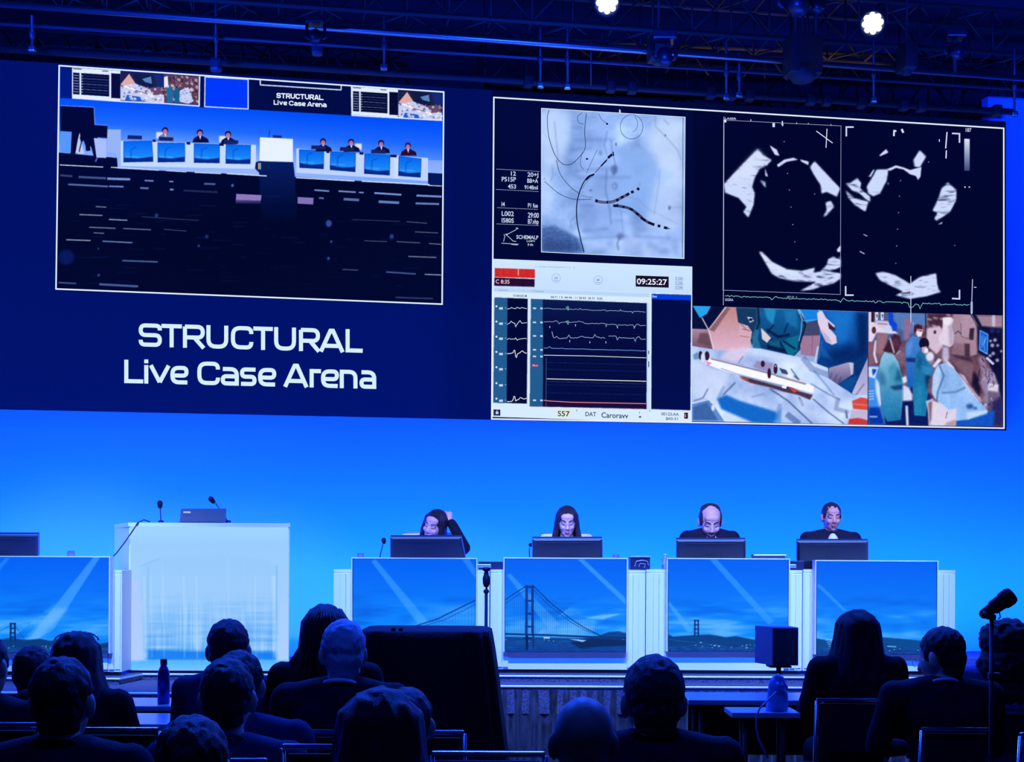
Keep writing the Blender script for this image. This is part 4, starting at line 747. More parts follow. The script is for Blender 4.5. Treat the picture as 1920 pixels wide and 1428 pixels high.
P([(1050, 110), (1310, 125), (1320, 560), (1250, 580), (1050, 440)], (166, 134, 152), 1, 3); P([(1140, 120), (1290, 125), (1300, 360), (1140, 360)], (178, 148, 168), .9, 5); P([(1170, 440), (1240, 440), (1240, 580), (1180, 580)], (60, 38, 52), .9, 2); P([(1050, 430), (1180, 440), (1180, 580), (1040, 560)], (140, 106, 122), .9, 3); P([(1240, 270), (1290, 265), (1280, 400), (1230, 390)], (34, 24, 40), .9, 2); L([(1140, 215), (1142, 360), (1260, 400)], 7, (90, 64, 80), .8, 1)
P([(770, 110), (1050, 110), (960, 240), (900, 300), (800, 250), (770, 180)], (70, 38, 54), 1, 3)
for x, y in ((790, 170), (855, 155), (930, 165), (1000, 120), (840, 240)): c.ell(x, y, 30, 12, (190, 170, 190), .7, 2, .2)
P([(760, 270), (900, 240), (950, 300), (940, 470), (870, 560), (780, 480), (755, 380)], (212, 188, 210), 1, 3); c.ell(850, 312, 14, 20, (40, 20, 50), 1, 2)
P([(940, 150), (1030, 145), (1060, 170), (1040, 240), (1060, 330), (1055, 440), (1020, 480), (900, 440), (895, 360), (930, 320), (938, 220)], (226, 212, 230), 1, 2); P([(1000, 240), (1060, 200), (1055, 450), (1010, 470)], (170, 148, 176), .7, 4); P([(940, 150), (1030, 145), (1020, 225), (945, 230)], (240, 232, 244), .8, 3); L([(1070, 330), (1110, 300), (1140, 330)], 10, (50, 30, 60), .8, 1)
P([(1320, 130), (1600, 130), (1600, 250), (1500, 260), (1340, 250)], (160, 130, 150), 1, 3); L([(1505, 130), (1505, 240)], 34, (206, 196, 226), .9, 2); L([(1240, 60), (1320, 190), (1345, 240)], 50, (18, 16, 44), 1, 2); L([(1250, 100), (1335, 250)], 6, (180, 190, 220), .7, 1)
P([(1330, 240), (1600, 270), (1610, 1100), (1500, 760), (1420, 600), (1330, 540)], (12, 12, 44), 1, 3)
P([(1325, 250), (1450, 310), (1445, 575), (1335, 540)], (14, 20, 70), 1, 1); P([(1350, 285), (1447, 335), (1438, 565), (1342, 510)], (120, 180, 245), 1, 1); P([(1358, 300), (1438, 342), (1430, 545), (1350, 500)], (18, 96, 214), 1, 1); P([(1365, 340), (1400, 350), (1410, 420), (1370, 500)], (90, 170, 240), .7, 3); L([(1385, 350), (1400, 520)], 8, (10, 50, 150), .7, 2); L([(1420, 370), (1395, 450), (1410, 520)], 7, (190, 220, 250), .7, 1)
for x, y, r in ((1470, 410, 16), (1520, 400, 20), (1490, 460, 22), (1550, 460, 16), (1465, 575, 18), (1500, 550, 20), (1545, 625, 20), (1590, 525, 14), (1560, 300, 26), (1490, 290, 30)): c.ell(x, y, r, r, (200, 205, 240) if y > 350 else (30, 40, 110), .75, 2)
L([(1430, 600), (1500, 665)], 28, (200, 205, 240), 1, 1)
P([(1060, 560), (1280, 600), (1360, 760), (1360, 1020), (1240, 900), (1140, 760), (1050, 640)], (110, 74, 86), 1, 3); P([(1070, 650), (1130, 620), (1280, 680), (1270, 860), (1190, 800)], (120, 90, 104), 1, 3); P([(1280, 740), (1370, 860), (1350, 1030), (1260, 900)], (20, 12, 30), .95, 4); P([(1010, 560), (1240, 590), (1280, 650), (1100, 600)], (50, 32, 48), .8, 3)
P([(1330, 600), (1400, 580), (1440, 760), (1480, 860), (1400, 980), (1340, 880), (1380, 760)], (150, 124, 150), 1, 4); P([(1440, 700), (1520, 800), (1560, 900), (1560, 1100), (1420, 1180), (1400, 980)], (150, 136, 172), 1, 4); P([(1450, 880), (1560, 900), (1550, 980), (1440, 960)], (220, 210, 230), 1, 2); P([(1440, 970), (1560, 985), (1550, 1120), (1440, 1180)], (110, 92, 122), 1, 4)
for _ in range(60):
    x = 1340 + random.random() * 180; y = 600 + random.random() * 560; c.line([(x, y), (x + random.uniform(-25, 25), y + random.uniform(20, 60))], random.uniform(4, 12), random.choice([(200, 196, 226), (60, 40, 66), (110, 90, 130), (30, 22, 50)]), .7, 1)
P([(1480, 1100), (1610, 1000), (1620, 1360), (1480, 1360)], (40, 36, 88), 1, 6); P([(1100, 1240), (1440, 1200), (1520, 1180), (1500, 1365), (1090, 1360)], (16, 84, 196), 1, 4)
# floor, left trolley
P([(470, 1000), (800, 1000), (800, 1365), (240, 1350)], (10, 22, 84), 1, 5); P([(110, 690), (230, 690), (250, 1140), (300, 1340), (110, 1340)], (60, 140, 230), 1, 2); P([(112, 700), (225, 700), (180, 830), (112, 810)], (206, 224, 250), 1, 2); P([(150, 720), (200, 725), (190, 760), (160, 800), (150, 760)], (20, 70, 180), 1, 2); P([(185, 820), (235, 880), (255, 1120), (230, 1140), (190, 980)], (222, 234, 252), .9, 3)
for k in range(4): L([(115, 970 + k * 30), (170, 965 + k * 30)], 10, (190, 230, 250), .8, 1)
P([(110, 1150), (230, 1150), (290, 1340), (110, 1340)], (4, 50, 160), 1, 4); L([(125, 1255), (205, 1255)], 16, (210, 225, 250), .8, 2); P([(110, 420), (170, 440), (190, 640), (110, 690)], (130, 90, 110), 1, 3); L([(190, 410), (175, 560), (200, 650)], 22, (232, 226, 244), 1, 2); P([(200, 320), (330, 330), (280, 560), (200, 520)], (150, 110, 124), 1, 4)
# gowned people on the screen
c.grad([(600, 350), (680, 370), (700, 520), (640, 640), (620, 980), (545, 960), (530, 640), (515, 560), (530, 430)], (70, 130, 206), (20, 90, 190), 1); P([(525, 600), (640, 600), (640, 650), (530, 640)], (14, 40, 100), .9, 2); P([(540, 440), (600, 400), (580, 560), (530, 590)], (110, 160, 226), .6, 5); P([(540, 960), (640, 900), (640, 1010), (540, 1000)], (14, 20, 50), .9, 3)
c.ell(668, 290, 52, 66, (196, 140, 150), 1, 1); P([(612, 300), (618, 240), (660, 220), (705, 236), (718, 280), (650, 275), (630, 340)], (70, 20, 34), 1, 2); P([(642, 300), (710, 312), (700, 360), (660, 365)], (226, 230, 250), 1, 1); c.ell(690, 298, 10, 6, (40, 20, 40), .8, 1)
c.grad([(700, 500), (770, 560), (800, 680), (840, 720), (800, 800), (780, 830), (770, 1000), (750, 1250), (620, 1240), (600, 950), (620, 700), (640, 560)], (30, 110, 160), (22, 120, 170), 1); P([(740, 780), (800, 800), (760, 960)], (8, 20, 60), .8, 5); P([(650, 900), (720, 900), (690, 1230), (620, 1230)], (50, 150, 190), .5, 8); P([(660, 560), (720, 620), (690, 740), (650, 700)], (12, 60, 110), .5, 6); P([(690, 690), (830, 700), (820, 780), (740, 790)], (50, 140, 190), .8, 5)
c.ell(730, 440, 56, 66, (20, 12, 34), 1, 1); P([(700, 480), (760, 470), (780, 520), (740, 560), (705, 530)], (206, 160, 172), 1, 1); P([(730, 485), (775, 500), (770, 545), (735, 540)], (226, 232, 250), 1, 1)
c.ell(795, 585, 46, 56, (222, 218, 240), 1, 3); P([(820, 690), (890, 600), (930, 620), (850, 710)], (224, 222, 242), 1, 2); P([(770, 640), (840, 620), (850, 660), (800, 680)], (150, 140, 180), .8, 3)
c.grad([(290, 530), (370, 540), (440, 640), (480, 780), (500, 900), (490, 1100), (470, 1290), (320, 1310), (260, 1200), (230, 850), (225, 720), (250, 600)], (140, 196, 226), (20, 110, 160), 1); P([(390, 640), (470, 780), (500, 880), (380, 900), (330, 720)], (40, 130, 166), .8, 8); P([(350, 700), (440, 700), (400, 880), (340, 900)], (80, 160, 190), .6, 8); P([(340, 920), (500, 890), (490, 950), (400, 960)], (8, 40, 90), .8, 4); P([(440, 700), (480, 760), (490, 860), (400, 850)], (10, 50, 90), .5, 6)
P([(300, 960), (380, 980), (350, 1290), (280, 1230)], (40, 140, 190), .5, 10); P([(220, 700), (290, 800), (300, 900), (240, 900)], (14, 70, 120), .6, 8); P([(400, 330), (460, 360), (470, 440), (420, 560), (330, 540), (270, 520), (330, 400)], (60, 28, 40), 1, 3); c.ell(415, 440, 46, 60, (86, 44, 62), 1, 4); L([(350, 380), (395, 540)], 16, (220, 214, 236), .9, 2); P([(480, 820), (530, 800), (540, 860), (500, 890)], (214, 224, 246), 1, 2); L([(420, 560), (460, 520)], 12, (180, 190, 220), .8, 2)
P([(495, 900), (560, 930), (600, 1010), (600, 1075), (490, 1080)], (214, 216, 242), 1, 3); L([(535, 1140), (545, 1365)], 28, (222, 230, 250), .95, 2)
# big drape
c.grad([(880, 680), (930, 670), (1000, 640), (1120, 790), (1260, 960), (1440, 1200), (1200, 1290), (1090, 1300), (900, 1120), (820, 990), (830, 800)], (150, 190, 240), (126, 176, 236), 1)
g = c.mask([(880, 680), (1000, 640), (1440, 1200), (1090, 1300), (900, 1120), (820, 990), (830, 800)], 2); c.put(g, np.array([150., 190, 244]) + (fbm(c.h, c.w, 5, 8, 55, 4)[..., None] - .5) * 110, .6)
P([(830, 800), (880, 690), (920, 720), (900, 900), (860, 1080), (820, 990)], (190, 214, 250), .8, 3); L([(900, 680), (950, 800), (880, 980), (870, 1090)], 14, (50, 84, 140), .8, 2); L([(930, 990), (1080, 980), (1190, 930)], 16, (50, 84, 140), .7, 3); L([(870, 1080), (900, 1130)], 10, (30, 60, 110), .8, 1); c.ell(1240, 1140, 40, 30, (30, 60, 130), .8, 4); c.ell(1300, 1160, 22, 16, (30, 60, 130), .7, 3)
P([(940, 470), (1000, 480), (1010, 600), (960, 680), (930, 600)], (186, 180, 210), 1, 4); P([(960, 600), (1060, 700), (1080, 730), (1000, 680)], (225, 215, 235), 1, 2); P([(1110, 760), (1180, 800), (1230, 900), (1370, 1080), (1340, 1090), (1200, 940)], (206, 196, 222), .9, 2); L([(1100, 740), (1260, 960), (1360, 1100)], 5, (60, 40, 60), .7, 1)
P([(820, 1070), (930, 1110), (1000, 1180), (1090, 1160), (1080, 1365), (800, 1360), (790, 1200)], (222, 212, 234), 1, 3); P([(750, 1080), (830, 1050), (800, 1360), (780, 1360), (770, 1200)], (230, 226, 244), .8, 2); P([(780, 1100), (820, 1080), (810, 1280), (790, 1330)], (110, 60, 60), .8, 3); L([(990, 1200), (970, 1270)], 8, (80, 60, 90), .8, 1); P([(980, 1320), (1080, 1290), (1080, 1360), (960, 1360)], (150, 110, 120), .6, 4)
P([(1200, 1210), (1440, 1180), (1430, 1220), (1210, 1290)], (200, 220, 246), .9, 3)
c.a += (fbm(c.h, c.w, 70, 80, 78, 2)[..., None] - .5) * 14
c.build('operating_room_picture', [(1628, 584.5), (1880, 591), (1880, 799.5), (1627.5, 796)], lambda x, y, o=0: wp(x, y, LO + .0002), led, 1.7, 'picture of three gowned people in an operating room')

# ================================================================== DESKS WITH LIT PICTURE PANELS
def fp(Y):                                            # place on the plane y = Y
    return lambda px, py, o=0.0: at(px, py, Y - o)
def X_(px, Y): return (px - CX) * Y / F
def Z_(py, Y, px=960): return CZ + (HOR + ROLL * (px - CX) - py) * Y / F
def sky(c, seed, x0=None):
    h, w = c.h, c.w; t = np.linspace(0, 1, h)[:, None, None]
    base = np.array([0, 96, 244.]) * (1 - t) + np.array([16, 148, 255.]) * t
    n = vnoise(h, w, 9, 2.2, seed) * .5 + vnoise(h, w, 22, 4.5, seed + 1) * .3 + vnoise(h, w, 44, 9, seed + 2) * .2
    for j in range(h): n[j] = np.roll(n[j], int(j * -1.2)) if seed % 2 else n[j]
    m = np.clip((n - .5) * 3.2, 0, 1)[..., None] * np.clip((t - .38) * 2.2, 0, .75); d = np.clip((.46 - n) * 4, 0, 1)[..., None] * np.clip((t - .2) * 1.6, 0, .6)
    a = base * (1 - m) + np.array([110, 190, 255.]) * m; c.a = a * (1 - d) + np.array([0, 88, 214.]) * d
def water(c, pts, y0, y1):
    c.grad(pts, (14, 72, 150), (10, 60, 150))
    for _ in range(120):
        x = random.uniform(pts[0][0], pts[1][0]); y = random.uniform(y0, y1); c.line([(x, y), (x + random.uniform(4, 16), y + .2)], .9, random.choice([(20, 100, 190), (6, 44, 110)]), .5)
    for _ in range(14):
        x = random.uniform(pts[0][0], pts[1][0]); y = random.uniform(y0, y0 + 6); c.ell(x, y, 1.1, .8, (150, 205, 255), .8)
def tower(c, x, yt, yb, s, col=(8, 60, 150)):
    for d in (-s, s): c.line([(x + d * .72, yt), (x + d * .8, yb)], s * .62, col)
    for k in (.02, .3, .56, .82): c.line([(x - s, yt + (yb - yt) * k), (x + s, yt + (yb - yt) * k)], s * .5, col)
def hills(c, pts, col=(8, 58, 120)): c.poly(pts, col, 1, .6)
def pic0(c):
    sky(c, 3); c.poly([(175, 1044), (188, 1044), (100, 1180), (66, 1200), (52, 1200)], (90, 176, 255), .55, 1); c.poly([(100, 1140), (128, 1140), (66, 1204), (40, 1204)], (140, 200, 255), .4, 4); c.poly([(-30, 1090), (10, 1046), (18, 1046), (-30, 1104)], (60, 150, 255), .5, 1)
    hills(c, [(-30, 1204), (15, 1196), (50, 1199), (75, 1197), (95, 1201), (110, 1197), (140, 1206), (180, 1208), (206, 1203), (206, 1226), (-30, 1226)]); tower(c, 24, 1168, 1200, 5.2, (10, 40, 96)); c.line([(20, 1172), (-26, 1196)], .8, (20, 70, 150)); c.line([(28, 1172), (46, 1198)], .8, (20, 70, 150)); water(c, [(-30, 1214), (206, 1214), (206, 1226), (-30, 1226)], 1210, 1225)
def pic1(c):
    sky(c, 8); c.poly([(696, 1052), (704, 1048), (806, 1168), (786, 1172)], (70, 165, 255), .55, 1); c.poly([(866, 1048), (880, 1048), (893, 1070), (893, 1086)], (70, 160, 255), .5, 1); c.poly([(780, 1150), (893, 1130), (893, 1222), (740, 1222)], (110, 190, 255), .25, 8)
    c.line([(755, 1181), (820, 1160), (893, 1124)], 2.0, (6, 52, 140)); c.line([(765, 1181), (830, 1163), (893, 1132)], 1.2, (10, 66, 160), .8)
    for x in range(770, 893, 6): c.line([(x, 1180 - max(0, (x - 755) * .40)), (x, 1190)], .6, (20, 90, 190), .5)
    hills(c, [(661, 1200), (893, 1192), (893, 1222), (661, 1222)]); c.line([(661, 1196), (893, 1188)], 2, (8, 50, 120))
def pic2(c):
    sky(c, 21); c.poly([(1083, 1048), (1094, 1048), (1172, 1120), (1174, 1134)], (80, 170, 255), .6, 1); c.poly([(950, 1078), (956, 1074), (1050, 1170), (1030, 1180)], (90, 176, 255), .45, 1); c.poly([(960, 1168), (1120, 1160), (1110, 1195), (946, 1195)], (140, 205, 255), .4, 7); c.poly([(1096, 1158), (1130, 1152), (1165, 1150), (1130, 1161)], (130, 205, 255), .7, 1)
    hills(c, [(946, 1193), (1090, 1196), (1120, 1192), (1142, 1184), (1160, 1183), (1175, 1187), (1175, 1222), (946, 1222)], (10, 66, 140)); water(c, [(946, 1200), (1175, 1202), (1175, 1222), (946, 1222)], 1198, 1221)
    hills(c, [(1068, 1204), (1110, 1196), (1175, 1199), (1175, 1210), (1120, 1212), (1090, 1216)], (6, 40, 92)); c.poly([(1066, 1197), (1100, 1200), (1092, 1203)], (170, 215, 255), .9); c.line([(1020, 1195), (1030, 1195.5)], 2.4, (190, 225, 255))
    B_ = (6, 40, 110)
    for dy, w_, al in ((0, 1.5, 1), (7, 1.0, .7)): c.line([(946, 1125 + dy), (965, 1112 + dy), (987, 1098 + dy)], w_, B_, al); c.line([(1000, 1098 + dy), (1030, 1128 + dy), (1070, 1160 + dy * .8), (1095, 1176 + dy * .6), (1128, 1192)], w_, B_, al)
    for x in range(948, 1124, 4): yc = 1098 + abs(x - 993) * .62 - (max(0, x - 1000) ** 2) * .0004; c.line([(x, yc), (x, 1189)], .55, (10, 60, 150), .65)
    tower(c, 993, 1098, 1191, 7.4, (10, 54, 140)); c.line([(988, 1191), (988, 1217)], 4.6, (5, 32, 90)); c.line([(1000, 1191), (1000, 1217)], 3, (8, 48, 120)); c.line([(946, 1188), (1020, 1190), (1175, 1196)], 3.4, (8, 48, 112)); c.line([(982, 1196), (996, 1196)], 3, (4, 30, 80))
def pic3(c):
    sky(c, 6); c.poly([(1330, 1048), (1344, 1048), (1452, 1165), (1440, 1170)], (60, 160, 255), .6, 1); c.poly([(1252, 1132), (1256, 1128), (1300, 1182), (1290, 1186)], (90, 180, 255), .5, 1)
    hills(c, [(1252, 1188), (1262, 1193), (1300, 1190), (1330, 1189), (1345, 1191), (1360, 1194), (1380, 1192), (1410, 1198), (1430, 1202), (1479, 1204), (1479, 1222), (1252, 1222)], (8, 62, 130)); water(c, [(1252, 1212), (1479, 1214), (1479, 1222), (1252, 1222)], 1208, 1221); c.line([(1252, 1198), (1320, 1206), (1360, 1212)], 1, (30, 100, 180), .8); tower(c, 1306, 1162, 1192, 4.2, (16, 36, 110))
    for x, y in ((1314, 1204), (1340, 1210), (1348, 1211), (1400, 1214)): c.ell(x, y, 2, 1, (150, 200, 250), .9)
def pic4(c):
    sky(c, 12); c.poly([(1532, 1098), (1536, 1094), (1590, 1146), (1580, 1144)], (80, 170, 255), .5, 1)
    hills(c, [(1530, 1196), (1560, 1202), (1600, 1196), (1650, 1194), (1690, 1197), (1720, 1200), (1757, 1204), (1757, 1227), (1530, 1227)], (10, 72, 140)); water(c, [(1530, 1216), (1757, 1218), (1757, 1227), (1530, 1227)], 1214, 1226); c.line([(1664, 1211), (1680, 1212)], 1.6, (120, 190, 250))
    for k in range(5): c.line([(1548 + k * 2, 1199 + k * 4), (1570, 1199 + k * 4)], 1.2, (170, 210, 250), .8)
YP = 9.95
DESKS = [(-27, 205, 1044, 1224, -62, 230, pic0, 'white desk cut by the left frame edge, a tiny bridge tower on its lit front'),
         (661, 893, 1047, 1222, 625, 919, pic1, 'white desk with a lit front of blue sky and one sloping bridge cable'),
         (946, 1175, 1047, 1222, 919, 1211, pic2, 'white desk whose lit front shows a tall suspension bridge tower'),
         (1252, 1479, 1048, 1221, 1211, 1505, pic3, 'white desk whose lit front shows low hills and a tiny distant bridge tower'),
         (1530, 1757, 1052, 1227, 1505, 1792, pic4, 'rightmost white desk, lit front with hazy sky over low hills')]
M_SHADOWGAP = mat('plinth_black', (16, 16, 20), .5)
for i, (x0, x1, y0, y1, bx0, bx1, pic, lab) in enumerate(DESKS):
    YP = 9.55 if i == 0 else 9.95
    Xa, Xb = X_(x0, YP), X_(x1, YP); Za = Z_(y0, YP, (x0 + x1) / 2); Zb = Z_(y1, YP, (x0 + x1) / 2); yb = YP + .08
    Ba, Bb = X_(bx0, yb) + .004, X_(bx1, yb) - .004; zt = Z_(1068, yb, (x0 + x1) / 2)
    t = thing('desk', ((Ba + Bb) / 2, 10.3, .65), lab, 'desk', 'panel desks on the stage')
    m = MB(); hh, zc = zt - .02 - .68, (.68 + zt - .02) / 2; m.box(((Ba + Bb) / 2, yb + .01, zc), (Bb - Ba, .02, hh))
    for e, dq in ((Ba + .01, .5), (Bb - .01, .5 if i else .22)): m.box((e, yb + .02 + dq / 2, zc), (.02, dq, hh))
    for e, s in ((Ba, 1), (Bb, -1)):                  # shallow upright flutes on the visible white margins
        for k in range(3): m.box((e + s * (.03 + .045 * k), yb - .004 - .003 * k, (.70 + zt - .03) / 2), (.04, .01 + .006 * k, zt - .73))
    m.build('cabinet_body', M_WHITE, t, world=True)
    MB().slab([(Ba, yb - .005), (Bb, yb - .005), (Bb, yb + (.525 if i else .24)), (Bb - .35, yb + .525), (Ba, yb + .525)], zt - .02, zt).build('worktop', M_WHITE, t, world=True)
    MB().box(((Ba + Bb) / 2, yb + .05, .665), (Bb - Ba - .06, .06, .03)).build('plinth', M_SHADOWGAP, t, world=True)
    fr = MB(); w_ = .008
    fr.box(((Xa + Xb) / 2, (YP + yb - .012) / 2 + .003, (Za + Zb) / 2), (Xb - Xa, yb - YP - .014, Za - Zb)); fr.box(((Xa + Xb) / 2, (YP + yb) / 2, Za + w_ / 2), (Xb - Xa + 2 * w_, yb - YP + .02, w_))
    for xx in (Xa - w_ / 2, Xb + w_ / 2): fr.box((xx, (YP + yb) / 2 - .002, (Za + Zb) / 2), (w_, yb - YP + .012, Za - Zb))
    fr.build('panel_housing', M_WHITE, t, world=True)
    c = Canvas(x0 - 2, y0 - 2, x1 + 2, y1 + 2, 1.4); pic(c)
    c.line([(x0, y0), (x0, y1), (x1, y1), (x1, y0)], 2.2, (4, 40, 120)); c.build('picture_panel', [(x0, y0), (x1, y0), (x1, y1), (x0, y1)], fp(YP - .001), t, 1.3)

# ---------------------------------------------------------------- lectern
yl = 9.9; Xa, Xb = X_(242, yl), X_(543, yl); zt, zb = Z_(980, yl, 400), Z_(1257, yl, 400)
t = thing('lectern', ((Xa + Xb) / 2, 10.2, .65), 'tall pale lectern with a frosted glowing front, laptop and two microphones on top', 'lectern')
MB().slab([(Xa, yl), (Xb, yl), (Xb - .13, 10.5), (Xa - .3, 10.5)], zb, zt - .03).build('lectern_body', M_WHITE, t, world=True)
MB().slab([(Xa - .005, yl - .008), (Xb + .005, yl - .008), (Xb - .125, 10.51), (Xa - .305, 10.51)], zt - .03, zt).build('lectern_top', M_WHITE, t, world=True)
MB().slab([(Xa + .05, yl + .05), (Xb - .05, yl + .05), (Xb - .16, 10.45), (Xa - .2, 10.45)], .65, zb).build('plinth', M_SHADOWGAP, t, world=True)
c = Canvas(240, 980, 546, 1260, 1.4)
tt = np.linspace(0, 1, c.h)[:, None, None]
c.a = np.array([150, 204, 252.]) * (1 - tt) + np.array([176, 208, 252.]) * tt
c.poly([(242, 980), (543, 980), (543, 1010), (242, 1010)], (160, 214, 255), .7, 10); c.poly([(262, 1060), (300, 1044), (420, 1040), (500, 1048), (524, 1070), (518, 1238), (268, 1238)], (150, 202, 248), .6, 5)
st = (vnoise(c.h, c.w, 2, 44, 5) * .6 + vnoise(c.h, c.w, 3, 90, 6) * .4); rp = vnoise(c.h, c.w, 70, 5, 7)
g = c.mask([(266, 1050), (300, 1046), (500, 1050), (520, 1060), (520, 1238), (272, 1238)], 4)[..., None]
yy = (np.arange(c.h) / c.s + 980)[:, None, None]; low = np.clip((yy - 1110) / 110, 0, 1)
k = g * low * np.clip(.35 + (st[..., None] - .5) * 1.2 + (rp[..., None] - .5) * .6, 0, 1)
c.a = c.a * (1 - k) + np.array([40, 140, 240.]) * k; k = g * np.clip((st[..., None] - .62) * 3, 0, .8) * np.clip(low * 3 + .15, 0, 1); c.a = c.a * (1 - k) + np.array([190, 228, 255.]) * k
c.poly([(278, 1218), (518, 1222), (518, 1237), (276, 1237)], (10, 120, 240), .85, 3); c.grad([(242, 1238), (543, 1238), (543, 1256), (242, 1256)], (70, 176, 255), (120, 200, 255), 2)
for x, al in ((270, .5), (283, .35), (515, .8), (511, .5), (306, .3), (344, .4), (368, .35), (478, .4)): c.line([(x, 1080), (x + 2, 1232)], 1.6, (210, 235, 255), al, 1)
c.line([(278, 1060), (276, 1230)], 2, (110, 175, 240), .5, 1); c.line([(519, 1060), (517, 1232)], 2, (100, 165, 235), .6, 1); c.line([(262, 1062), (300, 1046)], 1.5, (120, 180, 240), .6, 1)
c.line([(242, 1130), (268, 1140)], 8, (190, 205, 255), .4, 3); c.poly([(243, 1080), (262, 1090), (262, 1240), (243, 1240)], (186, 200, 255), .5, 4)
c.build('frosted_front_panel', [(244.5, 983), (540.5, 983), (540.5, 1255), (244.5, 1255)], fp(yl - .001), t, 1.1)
# laptop
M_GREY = mat('laptop_grey', (80, 96, 100), .45, metal=.3); M_MON = mat('monitor_back', (26, 42, 52), .45, noisecol=(3, (34, 50, 60)))
t = thing('laptop', tuple(at(380, 979, 10.1)), 'open grey laptop seen from behind on top of the lectern', 'laptop')
q = [at(337, 978, 10.08), at(423, 978, 10.08), at(424, 953, 10.02), at(339, 953, 10.02)]
m = MB(); vs = q + [v + Vector((0, .012, 0)) for v in q]; m.add(vs, [[0, 1, 2, 3], [7, 6, 5, 4], [0, 4, 5, 1], [1, 5, 6, 2], [2, 6, 7, 3], [3, 7, 4, 0]]); m.build('screen_lid', M_GREY, t, world=True)
z = zt; MB().box((X_(380, 10.2), 10.22, z + .011), (.35, .24, .018), bev=.004).build('keyboard_base', M_GREY, t, world=True)
ink = Ink(lambda px, py, o=0: at(px, py, 10.03 - o)); ink.rect(344, 958.5, 357, 961.5, (200, 215, 245)); ink.text('LENOVO', 345, 961, 1.8, (60, 70, 100), 0, 11); ink.build('maker_mark', t, 'small white nameplate')
def mic(foot, pts, head, hr, hl, Y, lab, group, hang=0):
    p = [at(x, y, Y) for x, y in pts]; t = thing('gooseneck_microphone', tuple(p[0]), lab, 'microphone', group)
    MB().lathe(p[0], [(.022, 0), (.022, .012), (.008, .018)], 14).build('base', M_BLACK, t, True, world=True)
    MB().tube(p, .0045, 8).build('gooseneck', M_BLACK, t, True, world=True)
    a = at(*head[0], Y); b = at(*head[1], Y); MB().cap(a, b, hr, hr * .8).build('foam_head', mat('foam_black', (10, 10, 14), .95, bump=(300, .5)), t, True, world=True)
mic(0, [(302, 979), (301, 965), (300.5, 952)], [(300, 943), (300, 949)], .023, 0, 10.1, 'upright black microphone at the left of the lectern top', 'stage microphones')
mic(0, [(428, 979), (418, 962), (404, 943)], [(395.5, 935), (400, 940)], .022, 0, 10.12, 'black microphone leaning left above the lectern laptop', 'stage microphones')
mic(0, [(711, 1066), (713, 1040), (718, 1020)], [(719.5, 1012), (720, 1016)], .02, 0, 10.3, 'black gooseneck microphone left of the sky and cable desk monitor', 'stage microphones')
mic(0, [(994, 1067), (992.5, 1035), (993, 1026)], [(994.5, 1021), (996.5, 1022)], .016, 0, 10.3, 'black gooseneck microphone peeking out left of the bridge tower desk monitor', 'stage microphones')
o = MB().tube([at(x, y, Y) for x, y, Y in ((281, 978, 10.0), (270, 974, 9.95), (258, 980, 9.88), (248, 996, 9.87), (234, 1016, 9.86), (219, 1036, 9.76), (207, 1048, 9.68), (206, 1060, 9.66), (212, 1066, 9.66))], .005, 8).build('cable', M_BLACK, None, True)
tag(o, 'black cable drooping from the lectern top to the desk at the left', 'cable')

# ---------------------------------------------------------------- monitors seen from behind, low glasses, equipment
def monitor(x0, x1, y0, y1, lab, lx=0, rx=6, slot=True, dY=0.0):
    Yt, Yb = 10.14 + dY, 10.26 + dY; t = thing('monitor', tuple(at((x0 + x1) / 2, y1 + 22, 10.3 + dY)), lab, 'monitor', 'desk monitors')
    t.location.z = 1.458
    q = [at(x0 + lx, y1, Yb), at(x1 + rx * 0, y1, Yb), at(x1 - rx * -1 * 0, y0, Yt), at(x0, y0, Yt)]
    q = [at(x0 + lx, y1, Yb), at(x1, y1, Yb), at(x1 - rx, y0, Yt), at(x0 + lx * .5, y0, Yt)]
    nrm = (q[1] - q[0]).cross(q[3] - q[0]).normalized()
    if nrm.y > 0: nrm = -nrm
    bk = [v - nrm * .03 for v in q]; cc = sum(q, Vector()) / 4; inner = [cc + (v - cc) * .93 + nrm * .012 for v in q]
    fs = [[0, 4, 5, 1], [1, 5, 6, 2], [2, 6, 7, 3], [3, 7, 4, 0], [7, 6, 5, 4], [0, 1, 9, 8], [1, 2, 10, 9], [2, 3, 11, 10], [3, 0, 8, 11], [8, 9, 10, 11]]
    MB().add(q + bk + inner, fs).build('housing', M_MON, t, world=True)
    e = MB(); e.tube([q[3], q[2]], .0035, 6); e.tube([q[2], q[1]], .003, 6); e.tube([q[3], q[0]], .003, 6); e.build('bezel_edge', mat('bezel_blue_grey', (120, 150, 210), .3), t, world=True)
    a = inner[3] * .88 + inner[0] * .12; b = inner[2] * .88 + inner[1] * .12; s_ = MB(); s_.tube([a.lerp(b, .12) + nrm * .001, a.lerp(b, .88) + nrm * .001], .003, 6)
    a = inner[3] * .3 + inner[0] * .7; b = inner[2] * .3 + inner[1] * .7; s_.tube([a.lerp(b, .40) + nrm * .001, a.lerp(b, .56) + nrm * .001], .004, 6); s_.build('vent_slot', M_BLACK, t, world=True)
    st = MB(); a = q[0].lerp(q[1], .49); st.box((a.x, a.y + .02, (a.z + 1.46) / 2 + .005), (.075, .03, a.z - 1.46 + .03)); st.box((a.x, a.y + .05, 1.466), (.2, .16, .012), bev=.004); st.build('stand', mat('stand_silver', (150, 165, 200), .3, metal=.6), t, world=True)
monitor(-58, 72, 1002, 1043, 'dark monitor back cut by the left edge of the picture', 0, 0, dY=-.4)
monitor(732, 873, 1007, 1045, 'dark monitor in front of the woman leaning on her hand', 0, 8)
monitor(998, 1130, 1010, 1045, 'dark monitor in front of the woman with glasses', 0, 1)
